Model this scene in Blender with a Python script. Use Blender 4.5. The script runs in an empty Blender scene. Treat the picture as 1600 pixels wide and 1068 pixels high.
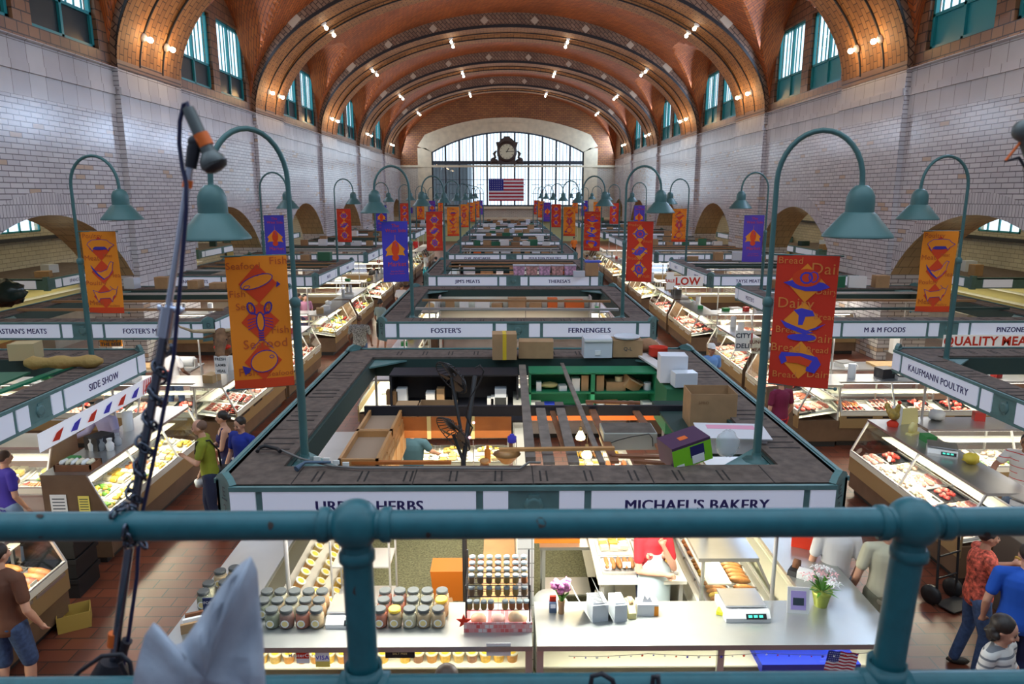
import bpy, math, random
from mathutils import Vector, Matrix, Euler
S = bpy.context.scene
PI = math.pi
rnd = random.Random(11)
# ---------------------------------------------------------------- camera
CX, CY, CZ = -0.25, 0.0, 5.0
FPX, PITCH, YAW = 1110.0, math.radians(11.76), -0.0090
cam_d = bpy.data.cameras.new('camera'); cam = bpy.data.objects.new('camera', cam_d)
S.collection.objects.link(cam); S.camera = cam
cam_d.sensor_width = 36.0; cam_d.lens = FPX/1600*36.0; cam_d.clip_start = 0.05; cam_d.clip_end = 400
cam.location = (CX, CY, CZ); cam.rotation_euler = (PI/2-PITCH, 0, YAW)
_R = Euler((PI/2-PITCH, 0, YAW)).to_matrix()
def ray(u, v): return _R @ Vector(((u-800)/FPX, -(v-534)/FPX, -1.0))
def at(u, v, z=None, y=None):
    """world point seen at photo pixel (u, v), on the level z or the distance y"""
    d = ray(u, v)
    t = (z-CZ)/d.z if z is not None else (y-CY)/d.y
    return Vector((CX+d.x*t, CY+d.y*t, CZ+d.z*t))
# ---------------------------------------------------------------- render look
S.view_settings.view_transform = 'Standard'; S.view_settings.look = 'None'
S.view_settings.exposure = 0.12; S.view_settings.gamma = 1.0; S.view_settings.use_curve_mapping = False
S.cycles.use_denoising = True
S.cycles.max_bounces = 6; S.cycles.diffuse_bounces = 3; S.cycles.glossy_bounces = 3
S.cycles.transmission_bounces = 4; S.cycles.transparent_max_bounces = 10
S.cycles.caustics_reflective = False; S.cycles.caustics_refractive = False
S.cycles.sample_clamp_indirect = 4.0
# ---------------------------------------------------------------- world and daylight
W = bpy.data.worlds.new('world'); S.world = W; W.use_nodes = True
bg = W.node_tree.nodes['Background']; bg.inputs[0].default_value = (0.72, 0.86, 1.0, 1); bg.inputs[1].default_value = 1.8
def area(name, loc, target, sx, sy, power, col, spread=PI):
    d = bpy.data.lights.new(name, 'AREA'); d.shape = 'RECTANGLE'; d.size = sx; d.size_y = sy
    d.energy = power; d.color = col; d.spread = spread
    o = bpy.data.objects.new(name, d); S.collection.objects.link(o); o.location = loc
    o.rotation_euler = (Vector(target)-Vector(loc)).to_track_quat('-Z', 'Y').to_euler()
    return o
HALL_W, SPR, BAY = 11.3, 8.46, 11.3
RIB0 = [9.9+BAY*k for k in range(6)]            # first face of each transverse rib (4 m wide)
area('daylight_balcony_window', (0, -2.9, 9.0), (0, 14, 5.0), 15, 6, 150, (0.68, 0.80, 1.0))
for k in range(6):
    yc = 17.55+BAY*k
    if yc > 75: continue
    area('daylight_clerestory_right', (10.95, yc, 10.2), (-6, yc-1, 5.0), 6.0, 2.2, 520, (0.56, 0.72, 1.0))
    area('daylight_clerestory_left', (-10.95, yc, 10.2), (6, yc-1, 5.0), 6.0, 2.2, 210, (0.70, 0.80, 1.0))
area('daylight_end_window', (0, 76.2, 7.5), (0, 50, 6), 15, 6, 150, (0.8, 0.9, 1.0))
for _s in (-1, 1): area('aisle_light', (_s*15.3, 38, 4.9), (_s*15.3, 38.01, 0), 4.5, 74, 520, (1.0, 0.86, 0.55))
area('vault_uplight', (0, 30, 7.0), (0, 31, 15), 14, 50, 150, (1.0, 0.62, 0.32))  # added fill, stands in for light bounced up to the vault; no fitting here
area('vault_uplight', (0, 62, 7.0), (0, 62, 15), 14, 24, 75, (1.0, 0.62, 0.32))
# ---------------------------------------------------------------- materials
MATS = {}
def newmat(name):
    m = bpy.data.materials.new(name); m.use_nodes = True
    return m, m.node_tree.nodes, m.node_tree.links, m.node_tree.nodes['Principled BSDF']
def mat(name, col, rough=0.6, metal=0.0, var=0.0, scale=6.0, bump=0.0, alpha=None, trans=0.0, emit=0.0, coat=0.0):
    if name in MATS: return MATS[name]
    m, N, L, b = newmat(name)
    c = tuple(col)+(1,)
    b.inputs['Base Color'].default_value = c; b.inputs['Roughness'].default_value = rough
    b.inputs['Metallic'].default_value = metal
    if coat: b.inputs['Coat Weight'].default_value = coat
    if trans: b.inputs['Transmission Weight'].default_value = trans
    if alpha is not None: b.inputs['Alpha'].default_value = alpha
    if emit: b.inputs['Emission Color'].default_value = c; b.inputs['Emission Strength'].default_value = emit
    if var or bump:
        t = N.new('ShaderNodeTexCoord'); n = N.new('ShaderNodeTexNoise')
        n.inputs['Scale'].default_value = scale; n.inputs['Detail'].default_value = 5
        L.new(t.outputs['Object'], n.inputs['Vector'])
        if var:
            r = N.new('ShaderNodeValToRGB'); e = r.color_ramp.elements
            e[0].position = 0.3; e[1].position = 0.72
            e[0].color = tuple(max(0, x*(1-var)) for x in col)+(1,); e[1].color = tuple(min(1, x*(1+var*0.8)) for x in col)+(1,)
            L.new(n.outputs['Fac'], r.inputs['Fac']); L.new(r.outputs['Color'], b.inputs['Base Color'])
        if bump:
            bp = N.new('ShaderNodeBump'); bp.inputs['Strength'].default_value = bump; bp.inputs['Distance'].default_value = 0.02
            L.new(n.outputs['Fac'], bp.inputs['Height']); L.new(bp.outputs['Normal'], b.inputs['Normal'])
    MATS[name] = m
    return m
def mat_brick(name, c1, c2, cm, w, h, axes='yz', rough=0.5, mortar=0.012, bump=0.4, var=0.25, odd=None, offs=0.5, rot=0.0, vscale=0.5):
    m, N, L, b = newmat(name)
    t = N.new('ShaderNodeTexCoord'); cb = N.new('ShaderNodeCombineXYZ')
    if axes == 'uv':
        sp = N.new('ShaderNodeSeparateXYZ'); L.new(t.outputs['UV'], sp.inputs[0]); a, c = 'X', 'Y'
    else:
        sp = N.new('ShaderNodeSeparateXYZ'); L.new(t.outputs['Object'], sp.inputs[0]); a, c = axes[0].upper(), axes[1].upper()
    if axes == 'yz':        # run the courses around corners
        ad = N.new('ShaderNodeMath'); L.new(sp.outputs['X'], ad.inputs[0]); L.new(sp.outputs['Y'], ad.inputs[1]); L.new(ad.outputs[0], cb.inputs['X'])
    else: L.new(sp.outputs[a], cb.inputs['X'])
    L.new(sp.outputs[c], cb.inputs['Y'])
    mp = N.new('ShaderNodeMapping'); mp.inputs['Rotation'].default_value = (0, 0, rot); L.new(cb.outputs[0], mp.inputs[0])
    br = N.new('ShaderNodeTexBrick'); L.new(mp.outputs[0], br.inputs['Vector'])
    br.inputs['Scale'].default_value = 1.0; br.inputs['Brick Width'].default_value = w; br.inputs['Row Height'].default_value = h
    br.inputs['Mortar Size'].default_value = mortar; br.inputs['Mortar Smooth'].default_value = 0.1
    br.inputs['Color1'].default_value = c1+(1,); br.inputs['Color2'].default_value = c2+(1,); br.inputs['Mortar'].default_value = cm+(1,)
    br.offset = offs; out = br.outputs['Color']
    n = N.new('ShaderNodeTexNoise'); n.inputs['Scale'].default_value = vscale; n.inputs['Detail'].default_value = 6
    L.new(t.outputs['Object'], n.inputs['Vector'])
    mx = N.new('ShaderNodeMix'); mx.data_type = 'RGBA'; mx.blend_type = 'MULTIPLY'; mx.inputs['Factor'].default_value = 1.0
    r = N.new('ShaderNodeValToRGB'); r.color_ramp.elements[0].position = 0.3; r.color_ramp.elements[1].position = 0.65
    g = 1-var; r.color_ramp.elements[0].color = (g, g, g, 1); r.color_ramp.elements[1].color = (1, 1, 1, 1)
    L.new(n.outputs['Fac'], r.inputs['Fac']); L.new(out, mx.inputs['A']); L.new(r.outputs['Color'], mx.inputs['B'])
    out = mx.outputs['Result']
    if odd:   # a few tiles of another colour
        b2 = N.new('ShaderNodeTexBrick'); L.new(mp.outputs[0], b2.inputs['Vector'])
        b2.inputs['Scale'].default_value = 1.0; b2.inputs['Brick Width'].default_value = w; b2.inputs['Row Height'].default_value = h
        b2.inputs['Mortar Size'].default_value = mortar; b2.inputs['Bias'].default_value = -0.0; b2.offset = offs
        b2.inputs['Color1'].default_value = (0, 0, 0, 1); b2.inputs['Color2'].default_value = (1, 1, 1, 1); b2.inputs['Mortar'].default_value = (0, 0, 0, 1)
        r2 = N.new('ShaderNodeValToRGB'); r2.color_ramp.interpolation = 'CONSTANT'
        r2.color_ramp.elements[0].color = (0, 0, 0, 1); r2.color_ramp.elements[1].position = 0.955; r2.color_ramp.elements[1].color = (1, 1, 1, 1)
        L.new(b2.outputs['Color'], r2.inputs['Fac'])
        m2 = N.new('ShaderNodeMix'); m2.data_type = 'RGBA'; L.new(r2.outputs['Color'], m2.inputs['Factor'])
        L.new(out, m2.inputs['A']); m2.inputs['B'].default_value = odd+(1,); out = m2.outputs['Result']
    L.new(out, b.inputs['Base Color']); b.inputs['Roughness'].default_value = rough
    if bump:
        bp = N.new('ShaderNodeBump'); bp.inputs['Strength'].default_value = bump; bp.inputs['Distance'].default_value = 0.02; bp.invert = True
        L.new(br.outputs['Fac'], bp.inputs['Height']); L.new(bp.outputs['Normal'], b.inputs['Normal'])
    MATS[name] = m
    return m
def mat_glass(name, tint=(0.9, 0.97, 0.95), fac=0.86, rough=0.02):
    m, N, L, b = newmat(name)
    N.remove(b); tr = N.new('ShaderNodeBsdfTransparent'); tr.inputs[0].default_value = tint+(1,)
    gl = N.new('ShaderNodeBsdfGlossy'); gl.inputs['Roughness'].default_value = rough
    mx = N.new('ShaderNodeMixShader'); mx.inputs[0].default_value = 1-fac
    L.new(tr.outputs[0], mx.inputs[1]); L.new(gl.outputs[0], mx.inputs[2]); L.new(mx.outputs[0], N['Material Output'].inputs[0])
    MATS[name] = m
    return m
# ---------------------------------------------------------------- mesh builder
class MB:
    def __init__(s): s.v = []; s.f = []; s.m = []; s.s = []; s.uv = None
    def add(s, vs, fs, mi=0, sm=False, M=None):
        o = len(s.v)
        s.v += [tuple(M @ Vector(p)) for p in vs] if M is not None else [tuple(p) for p in vs]
        s.f += [tuple(i+o for i in f) for f in fs]; s.m += [mi]*len(fs); s.s += [sm]*len(fs)
        return s
    def box(s, x0, x1, y0, y1, z0, z1, mi=0, M=None):
        return s.add([(x0,y0,z0),(x1,y0,z0),(x1,y1,z0),(x0,y1,z0),(x0,y0,z1),(x1,y0,z1),(x1,y1,z1),(x0,y1,z1)],
              [(3,2,1,0),(4,5,6,7),(0,1,5,4),(1,2,6,5),(2,3,7,6),(3,0,4,7)], mi, False, M)
    def bar(s, a, b, w, h, mi=0):
        a, b = Vector(a), Vector(b); d = b-a; M = Matrix.Translation(a) @ d.to_track_quat('Y', 'Z').to_matrix().to_4x4()
        return s.box(-w/2, w/2, 0, d.length, -h/2, h/2, mi, M)
    def prism(s, pts, z0, z1, mi=0, M=None, sm=False):
        n = len(pts); vs = [(x, y, z0) for x, y in pts]+[(x, y, z1) for x, y in pts]
        s.add(vs, [tuple(range(n))[::-1], tuple(range(n, 2*n))], mi, False, M)
        return s.add(vs, [(i, (i+1) % n, n+(i+1) % n, n+i) for i in range(n)], mi, sm, M)
    def poly(s, pts, mi=0, M=None): return s.add(pts, [tuple(range(len(pts)))], mi, False, M)
    def lathe(s, prof, c=(0,0,0), n=16, mi=0, M=None, sm=True, cap=True):
        vs = []; fs = []
        for r, z in prof:
            for i in range(n):
                a = 2*PI*i/n; vs.append((c[0]+r*math.cos(a), c[1]+r*math.sin(a), c[2]+z))
        for k in range(len(prof)-1):
            for i in range(n): fs.append((k*n+i, k*n+(i+1) % n, (k+1)*n+(i+1) % n, (k+1)*n+i))
        s.add(vs, fs, mi, sm, M)
        if cap:
            if prof[0][0] > 1e-5: s.add(vs[:n], [tuple(range(n))[::-1]], mi, False, M)
            if prof[-1][0] > 1e-5: s.add(vs[-n:], [tuple(range(n))], mi, False, M)
        return s
    def cyl(s, c, r, h, n=16, mi=0, M=None): return s.lathe([(r, 0), (r, h)], c, n, mi, M)
    def tube(s, pts, r, n=8, mi=0, cap=True):
        P = [Vector(p) for p in pts]; R = r if isinstance(r, (list, tuple)) else [r]*len(P)
        up = None; vs = []; fs = []
        for i, p in enumerate(P):
            t = (P[min(i+1, len(P)-1)]-P[max(i-1, 0)]).normalized()
            if up is None: up = t.orthogonal().normalized()
            up = (up-t*up.dot(t)); up = up.normalized() if up.length > 1e-6 else t.orthogonal().normalized()
            w = t.cross(up)
            for k in range(n):
                a = 2*PI*k/n; vs.append(p+(up*math.cos(a)+w*math.sin(a))*R[i])
        for i in range(len(P)-1):
            for k in range(n): fs.append((i*n+k, i*n+(k+1) % n, (i+1)*n+(k+1) % n, (i+1)*n+k))
        s.add(vs, fs, mi, True)
        if cap: s.add(vs[:n], [tuple(range(n))[::-1]], mi); s.add(vs[-n:], [tuple(range(n))], mi)
        return s
    def ball(s, c, r, n=12, k=8, mi=0, M=None):
        rx, ry, rz = r if isinstance(r, (list, tuple)) else (r, r, r); vs = [(c[0], c[1], c[2]-rz)]; fs = []
        for j in range(1, k):
            ph = PI*j/k
            for i in range(n):
                a = 2*PI*i/n; vs.append((c[0]+rx*math.sin(ph)*math.cos(a), c[1]+ry*math.sin(ph)*math.sin(a), c[2]-rz*math.cos(ph)))
        vs.append((c[0], c[1], c[2]+rz)); e = len(vs)-1
        for i in range(n):
            fs.append((0, 1+(i+1) % n, 1+i)); fs.append((e, e-n+i, e-n+(i+1) % n))
            for j in range(k-2): fs.append((1+j*n+i, 1+j*n+(i+1) % n, 1+(j+1)*n+(i+1) % n, 1+(j+1)*n+i))
        return s.add(vs, fs, mi, True, M)
    def cone2(s, a, b, ra, rb, n=10, mi=0):       # rounded tapered limb
        s.tube([a, b], [ra, rb], n, mi); s.ball(a, ra, n, 8, mi); return s.ball(b, rb, n, 8, mi)
    def blob(s, c, r, rg, n=7, k=5, mi=0, j=0.22): # irregular lump
        o = len(s.v); s.ball(c, r, n, k, mi)
        for i in range(o, len(s.v)):
            p = Vector(s.v[i])-Vector(c); s.v[i] = tuple(Vector(c)+p*(1+rg.uniform(-j, j)))
        return s
    def text(s, txt, size, M, mi=0, bold=0.0, ext=0.0, cx=True, wide=1.0):
        vs, fs = text_geo(txt, bold)
        sc = Matrix.Diagonal((size*wide, size, size, 1))
        x0 = min(v[0] for v in vs); x1 = max(v[0] for v in vs); dx = -(x0+x1)/2 if cx else -x0
        return s.add([(x+dx, y, 0) for x, y, z in vs], fs, mi, False, M @ sc)
    def build(s, name, mats, parent=None, loc=(0,0,0), rz=0.0, rot=None, bev=0.0):
        me = bpy.data.meshes.new(name); me.from_pydata(s.v, [], s.f)
        for m in (mats if isinstance(mats, (list, tuple)) else [mats]): me.materials.append(m)
        me.polygons.foreach_set('material_index', s.m); me.polygons.foreach_set('use_smooth', s.s)
        if s.uv: 
            l = me.uv_layers.new(name='uv'); l.data.foreach_set('uv', [c for p in me.polygons for i in p.vertices for c in s.uv[i]])
        me.validate(); me.update()
        return link(name, me, parent, loc, rz, rot, bev)
def link(name, me, parent=None, loc=(0,0,0), rz=0.0, rot=None, bev=0.0):
    o = bpy.data.objects.new(name, me); S.collection.objects.link(o)
    if parent is not None: o.parent = parent
    o.location = loc; o.rotation_euler = rot if rot else (0, 0, rz)
    if bev:
        b = o.modifiers.new('bevel', 'BEVEL'); b.width = bev; b.segments = 2; b.limit_method = 'ANGLE'
    return o
_TX = {}
def text_geo(txt, bold):
    k = (txt, bold)
    if k not in _TX:
        c = bpy.data.curves.new('t', 'FONT'); c.body = txt; c.offset = bold; c.resolution_u = 3; c.space_character = 1.05
        o = bpy.data.objects.new('t', c); me = bpy.data.meshes.new_from_object(o)
        _TX[k] = ([tuple(v.co) for v in me.vertices], [tuple(p.vertices) for p in me.polygons])
        bpy.data.objects.remove(o); bpy.data.meshes.remove(me)
    return _TX[k]
def tag(o, label=None, cat=None, group=None, kind=None):
    if label: o['label'] = label
    if cat: o['category'] = cat
    if group: o['group'] = group
    if kind: o['kind'] = kind
    return o
def thing(name, label, cat, loc=(0,0,0), rz=0.0, group=None):
    o = bpy.data.objects.new(name, None); S.collection.objects.link(o); o.empty_display_size = 0.1
    o.location = loc; o.rotation_euler = (0, 0, rz); return tag(o, label, cat, group)
def struct(o): o['kind'] = 'structure'; return o
KIDS = {}
def copy_tree(o, loc=None, rz=None, label=None, group=None, parent=None, kids=None):
    c = o.copy(); S.collection.objects.link(c)
    if parent is not None: c.parent = parent
    if loc is not None: c.location = loc
    if rz is not None: c.rotation_euler = (0, 0, rz)
    if label: c['label'] = label
    if group: c['group'] = group
    for ch in (kids if kids is not None else KIDS.setdefault(o.name, list(o.children))): copy_tree(ch, parent=c)
    return c
ORD = ['first','second','third','fourth','fifth','sixth','seventh','eighth','ninth','tenth','eleventh','twelfth','thirteenth','fourteenth','fifteenth','sixteenth','seventeenth','eighteenth','nineteenth','twentieth']
def frame(o, x, y, z=None):      # matrix with origin o, X axis x, Y axis y
    x = Vector(x).normalized(); y = Vector(y); y = (y-x*y.dot(x)).normalized(); z = x.cross(y)
    M = Matrix((x, y, z)).transposed().to_4x4(); M.translation = Vector(o); return M
# ================================================================ palette
M_floor = mat_brick('floor_tile', (0.25, 0.068, 0.035), (0.165, 0.048, 0.028), (0.05, 0.03, 0.025), 0.42, 0.21, 'xy', 0.35, 0.008, 0.3, 0.45)
M_wtileL = mat_brick('glazed_brick', (0.76, 0.74, 0.74), (0.62, 0.60, 0.62), (0.20, 0.18, 0.19), 0.42, 0.125, 'yz', 0.16, 0.011, 0.35, 0.16, odd=(0.60, 0.45, 0.33))
M_wblockL = mat_brick('glazed_block', (0.78, 0.76, 0.75), (0.66, 0.64, 0.65), (0.30, 0.27, 0.25), 0.62, 1.2, 'yz', 0.22, 0.010, 0.3, 0.18, offs=0.0)
M_wtileX = mat_brick('glazed_brick_end', (0.70, 0.64, 0.50), (0.62, 0.57, 0.44), (0.25, 0.22, 0.17), 0.42, 0.125, 'xz', 0.3, 0.011, 0.3, 0.2, odd=(0.60, 0.45, 0.33))
M_wstone = mat('cream_stone', (0.72, 0.63, 0.42), 0.5, var=0.12, scale=2)
M_vault = mat_brick('vault_tile', (0.62, 0.16, 0.028), (0.44, 0.10, 0.018), (0.15, 0.05, 0.02), 0.46, 0.16, 'uv', 0.6, 0.016, 0.4, 0.3, rot=PI/4)
M_brown = mat_brick('brown_brick', (0.33, 0.155, 0.07), (0.22, 0.095, 0.045), (0.055, 0.03, 0.02), 0.40, 0.26, 'yz', 0.4, 0.016, 0.6, 0.35)
M_brownX = mat_brick('brown_brick_end', (0.42, 0.17, 0.05), (0.30, 0.11, 0.04), (0.08, 0.04, 0.02), 0.40, 0.18, 'xz', 0.4, 0.014, 0.6, 0.3)
M_ribS = mat_brick('rib_brick', (0.52, 0.24, 0.08), (0.38, 0.165, 0.055), (0.12, 0.06, 0.03), 0.40, 0.22, 'uv', 0.7, 0.014, 0.5, 0.25)
M_ribF = mat_brick('rib_face_brick', (0.38, 0.24, 0.15), (0.28, 0.16, 0.10), (0.07, 0.04, 0.03), 0.34, 0.17, 'xz', 0.45, 0.016, 0.5, 0.3, rot=PI/4)
M_dark = mat('dark_metal', (0.02, 0.02, 0.022), 0.5)
M_tan = mat('tan_tile', (0.62, 0.50, 0.36), 0.4)
M_teal = mat('teal_paint', (0.10, 0.25, 0.26), 0.42, var=0.12, scale=3)
M_tealf = mat('canopy_teal_paint', (0.10, 0.215, 0.215), 0.5, var=0.15, scale=5)
M_winteal = mat('teal_window_paint', (0.02, 0.30, 0.34), 0.4)
M_glass = mat_glass('window_glass', (0.93, 0.98, 1.0), 0.93)
M_rail = mat('railing_teal', (0.012, 0.12, 0.15), 0.38, var=0.12, scale=40)
M_deck = mat('dusty_deck_board', (0.125, 0.092, 0.075), 0.9, var=0.35, scale=9, bump=0.2)
M_black = mat('black', (0.012, 0.012, 0.014), 0.55)
M_bulb = mat('lit_bulb', (1.0, 0.82, 0.55), emit=30.0)
M_white = mat('white_enamel', (0.8, 0.8, 0.78), 0.4)
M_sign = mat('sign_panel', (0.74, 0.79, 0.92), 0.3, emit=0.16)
M_navy = mat('navy_lettering', (0.02, 0.018, 0.12), 0.5)
# ================================================================ the hall
m = MB(); m.box(-19, 19, -3, 79, -0.1, 0, 0); struct(m.build('floor', M_floor))
AR_HW, AR_R, AR_TOP = 3.65, 4.5, 4.5
def arch_z(t): return AR_TOP-AR_R+math.sqrt(max(0, AR_R**2-t*t))
SPZ = arch_z(AR_HW)
PIERS = [(RIB0[0]-BAY, RIB0[0]-BAY+4)]+[(y, y+4) for y in RIB0]
def side_wall(sg, nm):
    w = MB(); X = sg*HALL_W; XP = sg*(HALL_W-0.16); XO = sg*(HALL_W+1.3)
    fl = sg > 0
    def q(a, b, c, d, mi): w.add([a, b, c, d], [(0,1,2,3) if not fl else (3,2,1,0)], mi)
    ends = PIERS+[(77.0, 77.2)]
    bands = [(0, 2.0, 0), (2.0, 2.6, 1), (2.6, SPZ, 0)]
    for (a, b) in PIERS:
        b2 = b
        for z0, z1, mi in bands+[(SPZ, 7.2, 0), (7.2, 7.75, 1), (7.95, 8.46, 1)]:
            q((XP, a, z0), (XP, b2, z0), (XP, b2, z1), (XP, a, z1), mi)
        for yy, s2 in ((a, 1), (b2, -1)):       # jambs
            q((XP, yy, 0), (XO, yy, 0), (XO, yy, SPZ), (XP, yy, SPZ), 0) if (s2 > 0) else q((XO, yy, 0), (XP, yy, 0), (XP, yy, SPZ), (XO, yy, SPZ), 0)
            q((XP, yy, SPZ), (X, yy, SPZ), (X, yy, 8.46), (XP, yy, 8.46), 0) if (s2 > 0) else q((X, yy, SPZ), (XP, yy, SPZ), (XP, yy, 8.46), (X, yy, 8.46), 0)
        w.box(min(XP, XP-sg*0.07), max(XP, XP-sg*0.07), a-0.05, b2+0.05, 7.75, 7.95, 1)
    for i in range(len(ends)-1):
        y0, y1 = ends[i][1], ends[i+1][0]; yc, hw = (y0+y1)/2, (y1-y0)/2; n = 20
        ys = [y0+(y1-y0)*k/n for k in range(n+1)]; zs = [arch_z((y-yc)*AR_HW/hw) for y in ys]
        for k in range(n):
            # ring of upright bricks around the arch, then the field
            ra, rb = zs[k]+0.55, zs[k+1]+0.55
            q((X, ys[k], zs[k]), (X, ys[k+1], zs[k+1]), (X, ys[k+1], rb), (X, ys[k], ra), 2)
            q((X, ys[k], ra), (X, ys[k+1], rb), (X, ys[k+1], 7.2), (X, ys[k], 7.2), 0)
            q((XO, ys[k], zs[k]), (XO, ys[k+1], zs[k+1]), (X, ys[k+1], zs[k+1]), (X, ys[k], zs[k]), 3)
        q((X, y0, 7.2), (X, y1, 7.2), (X, y1, 7.75), (X, y0, 7.75), 1)
        q((X, y0, 7.95), (X, y1, 7.95), (X, y1, 8.46), (X, y0, 8.46), 1)
        w.box(min(X, X-sg*0.07), max(X, X-sg*0.07), y0, y1, 7.75, 7.95, 1)
    w.box(min(X+sg*.02, XP), max(X+sg*.02, XP), -1.4, 77, 8.455, 8.47, 1)
    o = struct(w.build(nm, [M_wtileL, M_wblockL, M_ring, M_soff]))
    # upper brown brick wall with window openings
    w = MB()
    for i in range(len(ends)-1):
        y0, y1 = ends[i][1], ends[i+1][0]; n = 1
        wins = [(y0+0.5, y0+3.3), (y0+3.95, y0+6.75)] if y1-y0 > 7 else [(y0+1.2, y0+3.4)]
        segs = [y0]+[t for ab in wins for t in ab]+[y1]
        for k in range(len(segs)-1):
            a, b = segs[k], segs[k+1]; isw = (k % 2 == 1)
            zt = 14.2
            def q2(z0, z1): w.add([(X, a, z0), (X, b, z0), (X, b, z1), (X, a, z1)], [(0,1,2,3) if not fl else (3,2,1,0)], 0)
            if isw:
                q2(8.46, 8.85); q2(11.6, zt)
                for (p0, p1) in (((a, 8.85), (a, 11.6)), ((b, 11.6), (b, 8.85)), ((a, 11.6), (b, 11.6)), ((b, 8.85), (a, 8.85))):
                    w.add([(X, p0[0], p0[1]), (X, p1[0], p1[1]), (X+sg*0.3, p1[0], p1[1]), (X+sg*0.3, p0[0], p0[1])], [(0,1,2,3)], 0)
            else: q2(8.46, zt)
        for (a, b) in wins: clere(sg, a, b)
    struct(w.build('wall_upper_'+nm[5:], M_brown))
WN = [0]
def clere(sg, a, b):
    WN[0] += 1; X = sg*(HALL_W+0.16); f = MB(); z0, z1 = 8.85, 11.6
    def bx(y0, y1, za, zb, t=0.05, mi=0): f.box(min(X-t, X+t), max(X-t, X+t), y0, y1, za, zb, mi)
    for y0, y1 in ((a, a+.1), (b-.1, b)): bx(y0, y1, z0, z1)
    bx(a, b, z1-.1, z1); bx(a, b, z0, z0+.1); mid = (a+b)/2; bx(mid-.05, mid+.05, z0, z1); bx(a, b, 9.7, 9.78)
    for k in range(1, 8):
        if k != 4: yy = a+(b-a)*k/8; bx(yy-.015, yy+.015, 9.7, z1, .02)
    root = struct(f.build('window_%d' % WN[0], M_winteal))
    g = MB(); g.add([(X, a+.1, 9.75), (X, b-.1, 9.75), (X, b-.1, z1-.1), (X, a+.1, z1-.1)], [(0,1,2,3)], 0); g.build('pane', M_glass, root)
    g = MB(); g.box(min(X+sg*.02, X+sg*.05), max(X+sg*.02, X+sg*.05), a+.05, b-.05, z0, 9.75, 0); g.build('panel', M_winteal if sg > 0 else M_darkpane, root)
M_ring = mat_brick('arch_voussoir', (0.74, 0.72, 0.72), (0.60, 0.58, 0.60), (0.26, 0.24, 0.25), 0.11, 0.28, 'yz', 0.2, 0.010, 0.3, 0.15)
M_soff = mat_brick('arch_soffit', (0.66, 0.55, 0.30), (0.58, 0.48, 0.26), (0.30, 0.25, 0.15), 0.3, 0.3, 'xy', 0.3, 0.010, 0.3, 0.15)
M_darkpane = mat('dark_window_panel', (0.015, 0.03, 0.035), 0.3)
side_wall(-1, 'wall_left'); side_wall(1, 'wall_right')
# side aisles behind the arches
for sg, nm in ((-1, 'left'), (1, 'right')):
    w = MB(); X = sg*18.2; a, b = sorted((X, X+sg*.2))
    wins = [(17.55+BAY*k+8.0, 17.55+BAY*k+10.3) for k in range(0, 6) if 17.55+BAY*k+11 < 78]
    yy = -1
    for (p, r) in wins: w.box(a, b, yy, p, 0, 5.0, 0); w.box(a, b, p, r, 0, 3.6, 0); w.box(a, b, p, r, 4.3, 5.0, 0); yy = r
    w.box(a, b, yy, 79, 0, 5.0, 0)
    M_aislew = MATS.get('aisle_wall') or mat_brick('aisle_wall', (0.68, 0.62, 0.45), (0.60, 0.54, 0.38), (0.30, 0.26, 0.18), 0.42, 0.16, 'yz', 0.35, 0.010, 0.3, 0.2)
    struct(w.build('wall_aisle_'+nm, M_aislew))
    l = MB(); l.box(*sorted((X, X-sg*.25)), -1, 79, 3.30, 3.42, 0); struct(l.build('trim_aisle_'+nm, M_dark))
    c = MB(); c.box(*sorted((sg*12.6, X)), -1, 79, 5.0, 5.1, 0); struct(c.build('ceiling_aisle_'+nm, M_wstone))
    for i, (p, r) in enumerate(wins):
        f = MB()
        for y0, y1 in ((p, p+.06), (r-.06, r), ((p+r)/2-.03, (p+r)/2+.03), (p+.5, p+.54), (r-.54, r-.5)): f.box(*sorted((X-.03, X+.03)), y0, y1, 3.6, 4.3, 0)
        f.box(*sorted((X-.03, X+.03)), p, r, 3.6, 3.66, 0); f.box(*sorted((X-.03, X+.03)), p, r, 4.24, 4.3, 0)
        WN[0] += 1; ro = struct(f.build('window_%d' % WN[0], M_winteal))
        g = MB(); g.add([(X, p, 3.6), (X, r, 3.6), (X, r, 4.3), (X, p, 4.3)], [(0,1,2,3)], 0); g.build('pane', M_glass, ro)
w = MB(); w.add([(-19, -3.2, -.1), (19, -3.2, -.1), (19, -3.2, 16), (-19, -3.2, 16)], [(3,2,1,0)], 0); struct(w.build('wall_balcony', mat('grey_plaster', (.30, .32, .36), .7)))
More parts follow.
